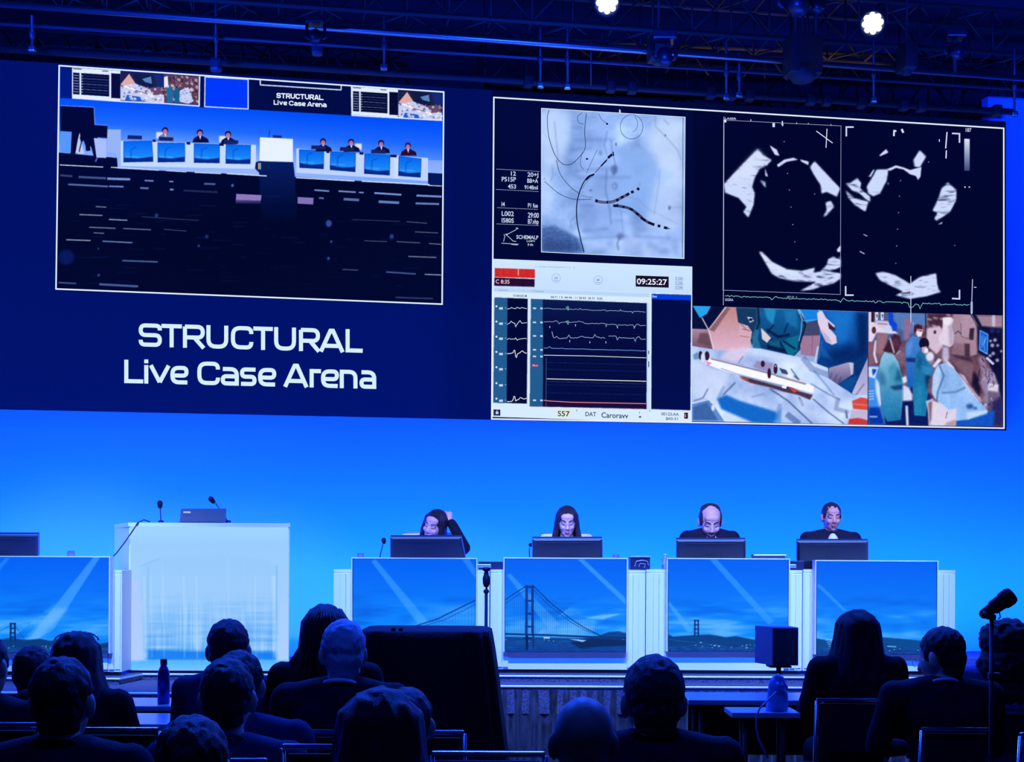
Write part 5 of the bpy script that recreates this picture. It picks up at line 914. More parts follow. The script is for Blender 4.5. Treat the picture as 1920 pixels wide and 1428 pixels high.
monitor(1268, 1398, 1012, 1046, 'dark monitor in front of the balding man with a goatee', 0, 0)
monitor(1494, 1628, 1014, 1051, 'dark monitor in front of the man in the open white collar', 0, 0)
M_GLASS = mat('clear_glass', (200, 215, 235), .05); M_GLASS.node_tree.nodes['Principled BSDF'].inputs['Transmission Weight'].default_value = .8
for x, lab in ((133, 'small clear glass on the desk at the left frame edge'), (676, 'small clear glass on the left end of the sky and cable desk'), (1155, 'small clear glass on the right end of the bridge tower desk')):
    p = at(x, 1068, 10.2 if x > 200 else 9.8); p.z = 1.458 if x > 200 else 1.464; t = thing('drinking_glass', tuple(p), lab, 'glass', 'glasses on the desks'); MB().lathe((0, 0, .001), [(.022, 0), (.028, .09), (.026, .125), (.024, .09), (.018, .012)], 16).build('tumbler', M_GLASS, t, True)
    MB().lathe((0, 0, .013), [(.017, 0), (.023, .07), (.0, .071)], 16).build('water', mat('water_pale', (150, 190, 230), .05), t, True)
def boxthing(name, px0, px1, py0, py1, Y, dp, m_, lab, cat, extra=None):
    a = at(px0, py1, Y); b = at(px1, py0, Y); t = thing(name, ((a.x + b.x) / 2, Y + dp / 2, a.z), lab, cat)
    MB().box(((a.x + b.x) / 2, Y + dp / 2, (a.z + b.z) / 2), (b.x - a.x, dp, b.z - a.z), bev=.004).build('case', m_, t, world=True)
    if extra: extra(t, a, b)
    return t
M_DK = mat('dark_plastic', (26, 30, 52), .4); M_SIL = mat('silver_grey', (160, 170, 200), .3, metal=.5)
def ex1(t, a, b):
    MB().box(((a.x + b.x) / 2, a.y + .06, b.z + .006), (b.x - a.x + .01, .14, .012), bev=.003).build('lid', M_SIL, t, world=True)
    m = MB()
    for pts in ([(1190, 1062), (1193, 1052), (1204, 1050), (1214, 1052), (1216, 1060)], [(1198, 1062), (1200, 1056), (1210, 1057), (1208, 1064)]): m.tube([at(x, y, a.y - .006) for x, y in pts], .004, 6)
    m.build('cable_coil', M_SIL, t, world=True, label='pale tangle of cables on the front')
boxthing('equipment_box', 1182, 1219, 1045, 1067.5, 10.1, .16, M_DK, 'small dark box with silver lid between the tall bridge desk and the hills desk', 'box', ex1)
def ex2(t, a, b): MB().box(((a.x * .35 + b.x * .65) - .09, a.y - .006, (a.z + b.z) / 2 - .004), (.13, .012, .03), bev=.005).build('silver_front', M_SIL, t, world=True)
boxthing('equipment_box', 897, 943, 1052, 1067.5, 10.08, .16, M_DK, 'dark box with a silver front behind the thin black floor stand', 'box', ex2)
boxthing('equipment_box', 1481, 1508, 1051, 1069, 10.08, .16, M_DK, 'dark rounded box between the hills desk and the rightmost desk', 'box', ex2)
a = at(1412, 1043, 10.2); b = at(1475, 1043, 10.2); t = thing('keyboard', ((a.x + b.x) / 2, 10.25, 1.458), 'slim dark keyboard propped up at the right end of the hills desk', 'keyboard')
MB().box(((a.x + b.x) / 2, 10.24, 1.53), (b.x - a.x, .012, .14), rot=(R(-35), 0, 0), bev=.004).build('keyboard_panel', M_DK, t, world=True); MB().tube([at(1413, 1040.5, 10.27), at(1474, 1040.5, 10.27)], .006, 8).build('rear_bar', M_SIL, t, world=True)
MB().box(((a.x + b.x) / 2, 10.27, 1.485), (.2, .05, .05)).build('support', M_DK, t, world=True)
t = thing('water_bottle', tuple(Vector((X_(1247, 10.2), 10.2, 1.458))), 'small clear bottle standing at the left end of the hills desk', 'bottle'); MB().lathe((0, 0, .001), [(.026, 0), (.028, .01), (.028, .09), (.012, .11), (.011, .118)], 16).build('bottle_body', M_GLASS, t, True); MB().lathe((0, 0, .119), [(.013, 0), (.013, .014)], 12).build('cap', mat('cap_pale', (200, 215, 240), .4), t, True)

# ================================================================== PEOPLE
SK1, SK2 = (214, 176, 158), (150, 108, 92)
def hm(cfg):
    k = cfg.get('hs', 1.0); H = cfg['H']; ln = cfg.get('lean', 0.0)
    c = Vector((cfg.get('hx', 0), ln + cfg.get('hy', .03), H - .118 * k))
    return Matrix.Translation(c) @ Matrix.Rotation(cfg.get('yaw', 0), 4, 'Z') @ Matrix.Rotation(-cfg.get('pitch', .1), 4, 'X') @ Matrix.Rotation(cfg.get('roll', 0), 4, 'Y') @ Matrix.Scale(k, 4)
def E(m, M, c, r, rot=None, sub=3):
    R3 = M.to_3x3() if rot is None else M.to_3x3() @ rot.to_3x3()
    m.ell(M @ Vector(c), r, R3.to_4x4(), sub)
def Cp(m, M, a, b, ra, rb=None):
    k = M.to_scale()[0]; m.cap(M @ Vector(a), M @ Vector(b), ra * k, (ra if rb is None else rb) * k)
def head_prims(m, M, face, beard=False):
    E(m, M, (0, -.014, .03), (.073, .092, .086)); E(m, M, (0, .018, -.02), (.062, .072, .085)); E(m, M, (0, -.03, -.035), (.058, .055, .06))
    E(m, M, (0, .028, -.072), (.047, .052, .037)); E(m, M, (0, .066, -.098), (.02, .017, .014))
    for s in (-1, 1):
        E(m, M, (s * .078, -.008, -.008), (.011, .020, .033), Matrix.Rotation(s * .35, 4, 'Z')); E(m, M, (s * .074, -.014, -.034), (.008, .009, .012))
        if face:
            E(m, M, (s * .034, .066, -.028), (.022, .018, .02)); Cp(m, M, (s * .012, .0855, .024), (s * .047, .074, .023), .0085, .007)
            E(m, M, (s * .0295, .0755, .004), (.0145, .010, .010)); E(m, M, (s * .011, .094, -.036), (.008, .009, .006))
    if face:
        Cp(m, M, (0, .085, .012), (0, .103, -.030), .0075, .0115); E(m, M, (0, .088, -.063), (.021, .009, .006)); E(m, M, (0, .086, -.0735), (.018, .009, .0065)); E(m, M, (0, .06, .05), (.05, .03, .03))
    else: Cp(m, M, (0, .085, .01), (0, .102, -.03), .008, .012)
def hand_prims(m, W, D, side, curl=.5, up=Vector((0, 0, 1))):
    """palm from wrist W along direction D with five separate bent fingers"""
    D = D.normalized(); S = D.cross(up).normalized() * side; N = S.cross(D).normalized() * side
    m.cap(W, W + D * .045, .023, .026); P = W + D * .06
    m.cap(P + S * .026, P - S * .026, .016)
    for k, (o, L) in enumerate(((.030, .068), (.010, .078), (-.010, .073), (-.029, .058))):
        a = W + D * .078 + S * o; b = a + (D * math.cos(curl * .6) - N * math.sin(curl * .6)) * L * .5; c = b + (D * math.cos(curl * 1.7) - N * math.sin(curl * 1.7)) * L * .5
        m.cap(a, b, .0092, .0086); m.cap(b, c, .0086, .0076)
    a = W + D * .025 + S * .026; b = a + (D * .7 + S * .7) * .034; m.cap(a, b, .012, .010); m.cap(b, b + (D * .95 + S * .1 - N * .25) * .032, .010, .0085)
def limbs(cfg):
    H = cfg['H']; ln = cfg.get('lean', 0); sw = cfg.get('sw', .185); zs = H - .335 + cfg.get('sh', 0); arms = cfg.get('arms') or {}
    J = {}
    for s, key in ((-1, 'L'), (1, 'R')):
        sh = Vector((s * sw, ln, zs)); el, wr = arms.get(key, (Vector((s * (sw + .05), ln + .10, zs - .26)), Vector((s * .12, ln + .31, max(.76, zs - .28)) if not cfg.get('lap') else Vector((s * .10, ln + .26, .66)))))
        J[key] = (sh, Vector(el), Vector(wr))
    return J, zs, ln, sw
def torso_prims(m, cfg, g=0.0, low=.56):
    J, zs, ln, sw = limbs(cfg); zp = .56
    m.ell((0, 0, zp), (.165 + g, .125 + g, .11 + g)); m.ell((0, ln * .35, zp + (zs - zp) * .38), (.142 + g, .105 + g, .15)); m.ell((0, ln * .8, zs - .13), (.158 + g, .108 + g, .17)); m.ell((0, ln * .97, zs - .03), (.135 + g, .085 + g, .075))
    for s in (-1, 1):
        m.cap((s * (sw - .015), ln, zs - .012), (s * .05, ln + .0, zs + .028), .056 + g, .052 + g * .7); m.ell((s * .085, ln * .9 - .04, zs - .10), (.08 + g, .065 + g, .11))
def arm_prims(m, cfg, g=0.0, hand=True, to=1.0):
    J, zs, ln, sw = limbs(cfg)
    for key, s in (('L', -1), ('R', 1)):
        sh, el, wr = J[key]; m.cap(sh, el, .052 + g, .041 + g); e2 = el.lerp(wr, to); m.cap(el, e2, .040 + g, .027 + (1 - to) * .01 + g * (1 if to < 1 else .8))
        if hand:
            d = (wr - el).normalized(); h = cfg.get('hands', {}).get(key); hand_prims(m, wr, h[0] if h else (d + Vector((-s * .1, .2, -.15))), -s if not h else h[1], h[2] if h else .7, h[3] if h else Vector((0, 0, 1)))
def leg_prims(m, cfg, g=0.0):
    for s in (-1, 1):
        h, k, a = Vector((s * .09, .04, .53)), Vector((s * .12, .44, .50)), Vector((s * .12, .46, .12)); m.cap(h, k, .078 + g, .056 + g); m.cap(k, a, .054 + g, .038 + g * 1.4)
CLOTH = {}
def cloth(name, col, **k): return mat(name, col, .85, bump=(140, .25), spec=.2, **k)
HAIRM = {}
def hairmat(name, col, rough=.5): return mat(name, col, rough, bump=((420, 420, 40), .5), spec=.4)
def person(cfg):
    face = cfg.get('face', False); M = hm(cfg); Mi = M.inverted(); vox = .0052 if face else .0085
    t = thing('person', cfg['loc'], cfg['label'], 'person', None, cfg.get('rz', 0.0)); sk = cfg.get('skin', SK1); J, zs, ln, sw = limbs(cfg)
    m = MB(); head_prims(m, M, face); nb = Vector((0, ln - .005, zs + .03)); nt = M @ Vector((0, -.022, -.05)); m.cap(nb, nt, .058 * cfg.get('nk', 1), .053 * cfg.get('nk', 1)); m.cap(nb - Vector((0, 0, .03)), nb, .085, .06)
    torso_prims(m, cfg, -.006); arm_prims(m, cfg); leg_prims(m, cfg, -.004)
    brow = cfg.get('brow', (40, 26, 24)); beard = cfg.get('beard')
    def colr(co):
        p = Mi @ co
        if not face: return sk
        x = abs(p.x)
        if p.y > .05 and -.125 < p.z < .07:
            if abs(p.z - (.0235 + .004 * math.sin((x - .01) * 70))) < .0048 and .011 < x < .048 and p.y > .06: return brow
            if cfg.get('open_eyes') and ((x - .0295) / .0125) ** 2 + ((p.z - .003) / .0055) ** 2 < 1: return (30, 24, 24) if abs(x - .0295) < .006 else (190, 186, 190)
            if abs(p.z - (-.0015 - .003 * math.cos((x - .0295) * 90))) < .0032 and .016 < x < .044 and p.y > .06: return (34, 24, 26)
            if .008 < p.z < .016 and .016 < x < .043: return tuple(int(v * .86) for v in sk)
            if abs(p.z + .068) < .0085 and x < .0215 and p.y > .078: return cfg.get('lips', (168, 92, 88)) if abs(p.z + .0682) > .0018 else (96, 44, 44)
            if beard and ((p.z < -.048 and abs(p.z + .068) > .0085 and p.z > -.060 and x < .028) or (p.z < -.076 and x < .034) or (.024 < x < .034 and -.09 < p.z < -.05)): return beard
            if cfg.get('stubble') and p.z < -.045: return tuple(int(v * .84) for v in sk)
        if x < .062 and -.1 < p.z and p.y > .04: return sk
        return sk
    m.blob('body', SKIN, t, vox, 3, .5, color=colr)
    # ---- clothes
    cl = cfg['top']; g = .013
    m = MB(); torso_prims(m, cfg, g); arm_prims(m, cfg, g, hand=False, to=cfg.get('sleeve', .93)); m.cap(nb - Vector((0, 0, .045)), nb + Vector((0, -.006, .002 if not cfg.get('shirt') else -.03)), .10, cfg.get('ncr', .068))
    cutz = (M @ Vector((0, 0, -.09))).z
    m.blob(cfg.get('topname', 'jacket'), cl, t, .012, 5, .5, deform=lambda c: c + Vector((1, 1, 1)) * 0 + Vector((noise.noise(c * 9), noise.noise(c * 9 + Vector((7, 0, 0))), 0)) * .006)
    col = cfg.get('collar')
    if col:
        cm, h, drop = col; mm = MB(); pts = []
        for k in range(13):
            a = R(-20 + 220 * k / 12) + PI if cfg.get('collar_front') is None else R(-60 + 300 * k / 12) + PI
            r = .066 * cfg.get('nk', 1); pts.append(nb + Vector((math.cos(a) * r, math.sin(a) * r * .95 - .002, .030 + h * (1 if k not in (0, 12) else .4) + math.sin(a) * -.008 - drop - .028 + .030 * math.sin(PI * k / 12))))
        mm.tube(pts, [.004 + .004 * math.sin(PI * k / 12) for k in range(13)], 8); mm.build('collar', cm, t, True)
    m = MB(); leg_prims(m, cfg, .012); m.ell((0, 0.01, .56), (.172, .135, .09)); m.blob('trousers', cfg.get('bottom', cloth('trousers_dark', (16, 18, 34))), t, .014, 4)
    for s in (-1, 1):
        mm = MB(); mm.cap((s * .12, .45, .045), (s * .125, .60, .035), .040, .034); mm.cap((s * .12, .455, .045), (s * .12, .46, .10), .042, .040); mm.blob('shoe', mat('shoe_black', (12, 12, 14), .4), t, .009, 3, deform=lambda c: Vector((c.x, c.y, max(.002, c.z))))
    # ---- hair
    hk = cfg.get('hair', 'short'); hmt = cfg.get('hairmat') or hairmat('hair_dark', (12, 9, 12)); m = MB(); sd = Vector((cfg['loc'][0] * 3, cfg['H'] * 7, 0))
    def rough(amp, fr, fz=None):
        fz = fz or fr
        def f(c):
            p = Vector((c.x * fr, c.y * fr, c.z * fz)) + sd; return c + Vector((noise.noise(p), noise.noise(p + Vector((5, 0, 0))), noise.noise(p + Vector((0, 9, 0))))) * amp
        return f
    if hk == 'short':
        E(m, M, (0, -.022, .036), (.079, .094, .088)); E(m, M, (0, -.045, -.012), (.068, .062, .062)); E(m, M, (0, -.038, -.055), (.056, .05, .045))
        for s in (-1, 1): E(m, M, (s * .066, .012, .02), (.010, .024, .036))
        m.blob('hair', hmt, t, .006, 2, .4, deform=rough(.005, 55, 40), cut=(lambda c: (Mi @ c).y > .062 and (Mi @ c).z < .055) if face else None)
    elif hk == 'balding':
        E(m, M, (0, -.055, .005), (.072, .056, .062))
        for s in (-1, 1): E(m, M, (s * .064, -.006, .022), (.016, .052, .054))
        E(m, M, (0, -.035, .075), (.070, .062, .045)); m.blob('hair', hmt, t, .006, 2, .4, deform=rough(.004, 60))
    elif hk == 'long':
        L = cfg.get('hlen', .34); wd = cfg.get('hw', 1.0); E(m, M, (0, -.02, .037), (.083 * wd, .097, .088)); top = M @ Vector((0, 0, .0))
        arc = cfg.get('arc', 205)
        for k in range(17):
            a = R(270 - arc / 2 + arc * k / 16); p0 = M @ Vector((math.cos(a) * .071 * wd, math.sin(a) * .085 - .012, .055)); p1 = M @ Vector((math.cos(a) * .082 * wd, math.sin(a) * .09 - .012, -.05))
            dx = Vector(cfg.get('sway', (0, 0))).to_3d(); p2 = Vector((p1.x * 1.0 + math.cos(a) * .03 * wd, p1.y + math.sin(a) * .012 - .01, p1.z - L * .5)) + dx * .5; p3 = p2 + Vector((math.cos(a) * .012, -.01, -L * .5)) + dx * .5
            m.cap(p0, p1, .019, .022); m.cap(p1, p2, .022, .024); m.cap(p2, p3, .024, .013)
        if not face: m.ell(M @ Vector((0, -.03, -.08)), (.075 * wd, .07, .12))
        m.blob('hair', hmt, t, .0075, 3, .5, deform=rough(.009, 34, 5) if not face else rough(.004, 60, 8), cut=(lambda c: (Mi @ c).y > .068 and abs((Mi @ c).x) < .06 and (Mi @ c).z < .072) if face else None)
        q = MB(); rs = random.Random(int(cfg['loc'][0] * 100)); n = 0 if face else 46
        for k in range(n):
            a = R(150 + 240 * rs.random()); r = .078 * wd; p0 = M @ Vector((math.cos(a) * r * .9, math.sin(a) * .09 - .012, .05 + rs.random() * .03)); p1 = M @ Vector((math.cos(a) * r * 1.18, math.sin(a) * .1 - .012, -.08)); p3 = p1 + Vector((math.cos(a) * .04 + rs.uniform(-.03, .03), rs.uniform(-.02, .01), -L * rs.uniform(.5, 1)))
            q.tube([p0, (p0 + p1) / 2 + Vector((math.cos(a) * .012, 0, 0)), p1, (p1 + p3) / 2 + Vector((rs.uniform(-.012, .012), 0, 0)), p3], [.001, .0016, .0018, .0015, .0006], 5)
        if n: q.build('loose_strands', hmt, t, True)
    elif hk == 'big':
        wd = cfg.get('hw', 1.0); E(m, M, (0, -.03, .02), (.115 * wd, .115, .108)); E(m, M, (0, -.045, -.10), (.135 * wd, .11, .11)); E(m, M, (0, -.05, -.2), (.12 * wd, .09, .1))
        m.blob('hair', hmt, t, .008, 2, .5, deform=rough(.013, 34))
    elif hk == 'braids':
        E(m, M, (0, -.02, .04), (.09, .10, .092)); E(m, M, (0, -.03, -.04), (.085, .085, .09)); m.blob('hair', hmt, t, .008, 2, .5, deform=rough(.008, 40)); rs = random.Random(4)
        for k in range(34):
            a = R(140 + 260 * k / 33); r = .088; q = MB(); p = [M @ Vector((math.cos(a) * r * .7, math.sin(a) * r * .8 - .02, .105)), M @ Vector((math.cos(a) * r * 1.12, math.sin(a) * .1 - .02, .05)), M @ Vector((math.cos(a) * r * 1.25, math.sin(a) * .105 - .02, -.06))]
            e = p[-1]; out = math.cos(a) * (.10 if a < R(200) else .05); L = rs.uniform(.2, .34)
            for j in range(1, 5): p.append(e + Vector((out * j / 3 + rs.uniform(-.008, .008), -.012 * j, -L * j / 4)))
            q.tube(p, .0075, 6)
            for v in q.v: v += Vector((noise.noise(v * 60), 0, noise.noise(v * 60 + Vector((3, 0, 0))))) * .004
            q.build('braid', hmt, t, True)
    if cfg.get('glasses'):
        q = MB(); 
        for s in (-1, 1):
            q.tube([M @ Vector((s * .03 + math.cos(a) * .019, .103 - abs(math.cos(a)) * .003, -.002 + math.sin(a) * .015)) for a in np.linspace(0, 2 * PI, 17)], .0013, 5); q.tube([M @ Vector((s * .049, .099, .002)), M @ Vector((s * .066, .055, .003)), M @ Vector((s * .076, -.01, .0))], .0016, 5)
        q.tube([M @ Vector((-.009, .102, 0)), M @ Vector((0, .106, .003)), M @ Vector((.009, .102, 0))], .0013, 5); q.build('glasses', mat('spectacle_metal', (200, 205, 220), .25, metal=.8), t, True)
    if cfg.get('shirt'):
        q = MB(); z0 = nb.z - .015; y0 = nb.y + .075
        for s in (-1, 1):
            q.add([(s * .008, y0 + .012, z0 - .055), (s * .05, y0 - .012, z0 + .0), (s * .058, y0 - .055, z0 + .052), (s * .028, y0 - .005, z0 + .028)], [[0, 1, 2, 3]]); q.add([(s * .008, y0 + .020, z0 - .055), (s * .05, y0 - .004, z0), (s * .058, y0 - .047, z0 + .052), (s * .028, y0 + .003, z0 + .028)], [[3, 2, 1, 0]])
        q.v = []; q.f = []; nk2 = M @ Vector((0, -.01, -.095))
        for s in (-1, 1):
            b0 = nb + Vector((s * .074, -.02, .032)); b1 = nb + Vector((s * .070, .035, .034)); b2 = nb + Vector((s * .030, .092, -.030)); b3 = nb + Vector((s * .048, .100, -.075)); b4 = nb + Vector((s * .082, .04, -.03))
            o_ = Vector((0, .006, 0)); P_ = [b0, b1, b2, b3, b4]; q.add(P_ + [p - o_ for p in P_], [[0, 1, 2, 3, 4], [9, 8, 7, 6, 5]] + [[i, (i + 1) % 5, 5 + (i + 1) % 5, 5 + i] for i in range(5)])
        q.tube([nb + Vector((math.cos(a) * .069, math.sin(a) * .066 - .004, .016)) for a in np.linspace(PI * .9, PI * 2.1, 12)], .011, 8); q.ell((0, ln + .070, nb.z - (.13 if cfg.get('nosh') else .085)), (.052, .056, .10)); q.build('shirt_collar', cfg['shirt'], t, 'auto')
    return t, M
NAVY = cloth('suit_navy', (14, 17, 38)); BLK = cloth('cloth_black', (16, 17, 28)); BLUE = cloth('shirt_blue', (32, 44, 84)); GREY = cloth('jacket_grey_blue', (40, 50, 86)); DNAVY = cloth('jumper_dark_blue', (20, 26, 60))
HB = hairmat('hair_black', (20, 18, 26)); HBR = hairmat('hair_dark_brown', (28, 22, 28)); HG = hairmat('hair_silver_grey', (190, 195, 210), .6); HGD = hairmat('hair_grey_brown', (52, 48, 54), .6); STRIPE = cloth('shirt_pale_striped', (110, 122, 170), noisecol=((3, 3, 120), (60, 72, 130)))
# ---- the four people at the desks (facing the hall)
PY = 10.78
def seat(px, top, H=None, **k): return (X_(px, PY), PY, .65), Z_(top, PY, px) - .65
loc, H = seat(815, 957); 
person(dict(loc=loc, rz=PI, H=H + .005, hs=1.1, lean=.04, hy=.02, hx=-.02 + .02, face=True, pitch=.18, yaw=-.42, roll=-.34, top=BLK, topname='long_sleeved_top', skin=(222, 178, 160), hair='long', hlen=.30, hairmat=HB, sh=-.03, sw=.17, arc=225,
    arms={'L': (Vector((-.255, .10, .985)), Vector((-.135, .03, 1.205))), 'R': (Vector((.22, .16, .74)), Vector((.06, .30, .86)))}, hands={'L': (Vector((.55, -.35, .55)), 1, .9, Vector((0, 1, 0)))},
    label='person with long dark hair and black sleeve, head tilted and one hand in the hair'))
loc, H = seat(1062, 950)
person(dict(loc=loc, rz=PI, H=H, lean=.04, hs=1.07, face=True, pitch=.28, top=BLK, topname='dark_top', skin=(222, 182, 166), hair='long', hlen=.30, hairmat=HBR, glasses=True, sw=.155, arc=215, lips=(176, 96, 96),
    label='person with long straight centre-parted dark hair and thin glasses, looking down behind a monitor'))
loc, H = seat(1327, 947)
person(dict(loc=loc, rz=PI, H=H, lean=.10, face=True, pitch=.42, top=NAVY, skin=(212, 170, 156), hair='balding', hairmat=hairmat('hair_dark_grey', (34, 30, 34)), beard=(84, 70, 72), sw=.19, hs=1.2, shirt=cloth('shirt_white', (215, 220, 235)), sh=.06, nosh=True,
    label='balding person with a goatee in a dark jacket, bent forward reading behind a monitor'))
loc, H = seat(1555, 943)
person(dict(loc=loc, rz=PI, H=H, lean=.04, face=True, pitch=.12, top=NAVY, skin=(206, 152, 130), hair='short', hairmat=hairmat('hair_short_dark', (24, 20, 24)), sw=.195, sh=.035, stubble=True, shirt=cloth('shirt_white', (215, 220, 235)),
    label='person with short dark hair, open white collar and dark blazer at the rightmost desk'))
# white swivel chairs behind them
def swivel(loc, lab):
    t = thing('swivel_chair', loc, lab, 'chair', 'white chairs behind the desks', PI); wl_ = mat('white_leather', (215, 222, 238), .5)
    m = MB(); m.box((0, -.235, .87), (.46, .05, .52), bev=.045); m.build('backrest', wl_, t, 'auto'); MB().box((0, .0, .43), (.48, .42, .07), bev=.03).build('seat', wl_, t, 'auto')
    MB().tube([(0, 0, .08), (0, 0, .40)], .03, 12).build('gas_column', M_SIL, t, True)
    m = MB()
    for k in range(5): a = 2 * PI * k / 5 + .3; m.tube([(0, 0, .09), (math.cos(a) * .27, math.sin(a) * .27, .065)], [.025, .016], 8)
    b = m.build('star_base', M_SIL, t, True)
    for k in range(5): a = 2 * PI * k / 5 + .3; MB().ell((math.cos(a) * .27, math.sin(a) * .27, .028), (.03, .02, .028), sub=2).build('castor', M_BLACK, b, True)
    for s in (-1, 1): MB().tube([(s * .22, -.2, .60), (s * .265, .0, .62), (s * .25, .12, .60), (s * .22, .10, .45)], .014, 8).build('armrest', M_SIL, t, True)
    return t
c0 = swivel((X_(800, 11.0), PY + .02, .65), 'white chair behind the person with one hand in the hair')
for px, y, lab in ((1062, PY + .02, 'white chair showing on both sides of the person with glasses'), (1338, PY + .02, 'white chair mostly hidden behind the balding person'), (1560, PY + .02, 'white chair mostly hidden behind the person in the open white collar')): dup(c0, (X_(px, 11.0), y, .65), PI, lab)
for ob in list(COL.objects):
    if ob.name.startswith('backrest') and ob.parent and ob.parent.name.startswith('swivel'): ob.location = (0, 0, -.01)

# ================================================================== AUDIENCE (seen from behind, facing the stage)
def aud(px, py_, Y, label, **k):
    u, v = uv(px, py_); z = CZ + v * Y / F; d = dict(loc=(u * Y / F, Y - .03, 0), H=z, label=label, lap=True, top=BLK, pitch=.05, sh=.04); d.update(k); return person(d)
aud(-28, 1188, 4.7, 'person at the left frame edge of whom only a dark shoulder shows', top=NAVY, hairmat=HB, rz=-.2)
aud(64, 1212, 5.9, 'person with dark cropped hair left of the one with glasses pushed up', top=NAVY, hairmat=HB, hs=1.08)
p, M = aud(143, 1185, 5.4, 'person with long wavy dark hair and glasses pushed up on the head, at the left', hair='long', hlen=.36, hw=1.12, sway=(.06, 0), top=BLK, hairmat=HBR, rz=.0, yaw=.25)
q = MB(); q.tube([M @ Vector((math.cos(a) * .088, .02 + math.sin(a) * .02, .085 + math.sin(a) * .035)) for a in np.linspace(0, PI, 12)], .004, 6); q.build('pushed_up_glasses', mat('spectacle_metal', (200, 205, 220), .25, metal=.8), p, True)
q = MB(); q.ell(M @ Vector((-.1, .05, .02)), (.006, .018, .02), sub=2); q.build('round_lens', mat('lens_pale', (170, 190, 220), .2), p, True)
aud(119, 1233, 3.6, 'person with a large dark head close to the camera at the lower left', top=NAVY, hairmat=HB, hs=1.06, sw=.2, collar=(NAVY, .012, 0))
aud(430, 1162, 5.75, 'person with smooth hair standing out before the lectern, farthest in the left rows', top=GREY, hair='short', hairmat=hairmat('hair_brown_grey', (44, 40, 52)), hs=1.16, nk=1.15, sh=.03)
aud(450, 1220, 4.5, 'person with dark hair between the lectern viewer and the dark head in blue shirt', top=BLUE, hairmat=HBR, hs=1.05, sw=.2, hair='short')
aud(428, 1235, 3.95, 'person with short dark hair and blue shirt in front of the lectern', top=cloth('shirt_mid_blue', (26, 36, 74)), hairmat=HB, hs=1.04, sw=.19, collar=(cloth('shirt_mid_blue', (26, 36, 74)), .016, 0), sh=.03)
aud(612, 1137, 5.5, 'person with long thin braids pinned up, beside the silver-haired person', hair='braids', top=BLK, hairmat=HB, hs=1.0)
aud(642, 1163, 4.93, 'silver-haired person in a dark suit in front of the black draped stand', top=NAVY, hair='short', hairmat=HG, hs=1.07, sw=.205, yaw=.35, collar=(cloth('shirt_white', (215, 220, 235)), .006, 0), nk=1.05)
aud(764, 1290, 3.95, 'person with dark hair mostly hidden behind the long dark hair in the centre', top=NAVY, hairmat=HB, sw=.2)
aud(364, 1343, 2.9, 'person with dark hair at the bottom edge of the frame left of centre', top=BLK, hairmat=HB, hs=1.04, hair='short')
aud(714, 1292, 3.3, 'person with long straight dark hair nearest the camera in the centre', hair='long', hlen=.42, hw=1.2, top=BLK, hairmat=HB, hs=1.05)
aud(1094, 1303, 2.95, 'bald person at the bottom centre', hair='none', skin=(170, 130, 118), top=NAVY, hs=.93, sw=.18)
aud(1224, 1230, 3.85, 'tall person with thick grey-brown hair and dark jacket right of the bald person', top=NAVY, hair='short', hairmat=HGD, hs=1.15, sw=.21, nk=1.1, yaw=.12, collar=(NAVY, .018, 0))
aud(1606, 1145, 6.75, 'person with long dark hair and padded shoulders in the chair right of the small loudspeaker', hair='long', hlen=.36, hw=1.22, top=BLK, hairmat=HB, hs=1.12, sw=.2)
p, M = aud(1763, 1178, 5.85, 'person with dark hair, glasses and a suit looking to the left at the right side', top=NAVY, hair='short', hairmat=HB, hs=1.12, yaw=.75, pitch=.25, sw=.22, glasses=True, collar=(cloth('shirt_white', (215, 220, 235)), .004, 0))
aud(1884, 1162, 6.7, 'person with big dark curly hair and pale striped shirt at the right frame edge', hair='big', hw=1.12, top=STRIPE, topname='shirt', hairmat=HB, hs=1.12, sw=.21)

# ---------------------------------------------------------------- chairs of the hall
M_MESH = mat('mesh_fabric_black', (14, 15, 28), .8, bump=(200, .4)); M_CHR = mat('chrome_tube', (190, 196, 215), .2, metal=1.0)
def hall_chair(loc, w, zt, lab, rz=0.0):
    t = thing('conference_chair', loc, lab, 'chair', None, rz); h = w / 2; yb = -.24
    MB().box((0, yb + .02, (zt + .56) / 2), (w - .03, .014, zt - .60), rot=(R(5), 0, 0), bev=.004).build('backrest', M_MESH, t)
    m = MB(); m.box((0, yb - .004, zt), (w, .022, .016), bev=.004); m.build('top_rail', M_CHR, t)
    for s in (-1, 1): MB().tube([(s * h, yb - .004, zt - .006), (s * h, yb + .04, .46), (s * h, yb + .03, .44)], .009, 8).build('back_post', M_CHR, t, True)
    MB().box((0, .0, .445), (w - .02, .44, .04), bev=.015).build('seat', M_MESH, t, 'auto')
    for s in (-1, 1):
        for e in (-1, 1): MB().tube([(s * (h - .01), e * .19, .43), (s * (h + .0), e * .22, .005)], .009, 8).build('leg', M_CHR, t, True)
    return t
def ch(px0, px1, top, Y, lab, rz=0.0):
    u0, v = uv(px0, top); u1, _ = uv(px1, top); return hall_chair(((u0 + u1) / 2 * Y / F, Y + .244, 0), (u1 - u0) * Y / F, CZ + v * Y / F, lab, rz)
ch(1531, 1664, 1311, 6.45, 'black mesh chair with thin chrome frame holding the long-haired person right of the loudspeaker')
ch(1728, 1858, 1366, 5.56, 'black mesh chair behind the person in glasses and suit')
ch(1905, 2080, 1376, 4.6, 'black mesh chair cut by the right edge, only its bright side post showing', .05)
ch(578, 870, 1371, 4.64, 'black mesh chair with bright top rail behind the silver-haired person')
ch(530, 700, 1399, 3.72, 'black mesh chair whose pale top rail shows left of the long dark hair')
ch(809, 1022, 1412, 3.72, 'black mesh chair with blue-lit top rail left of the bald person')
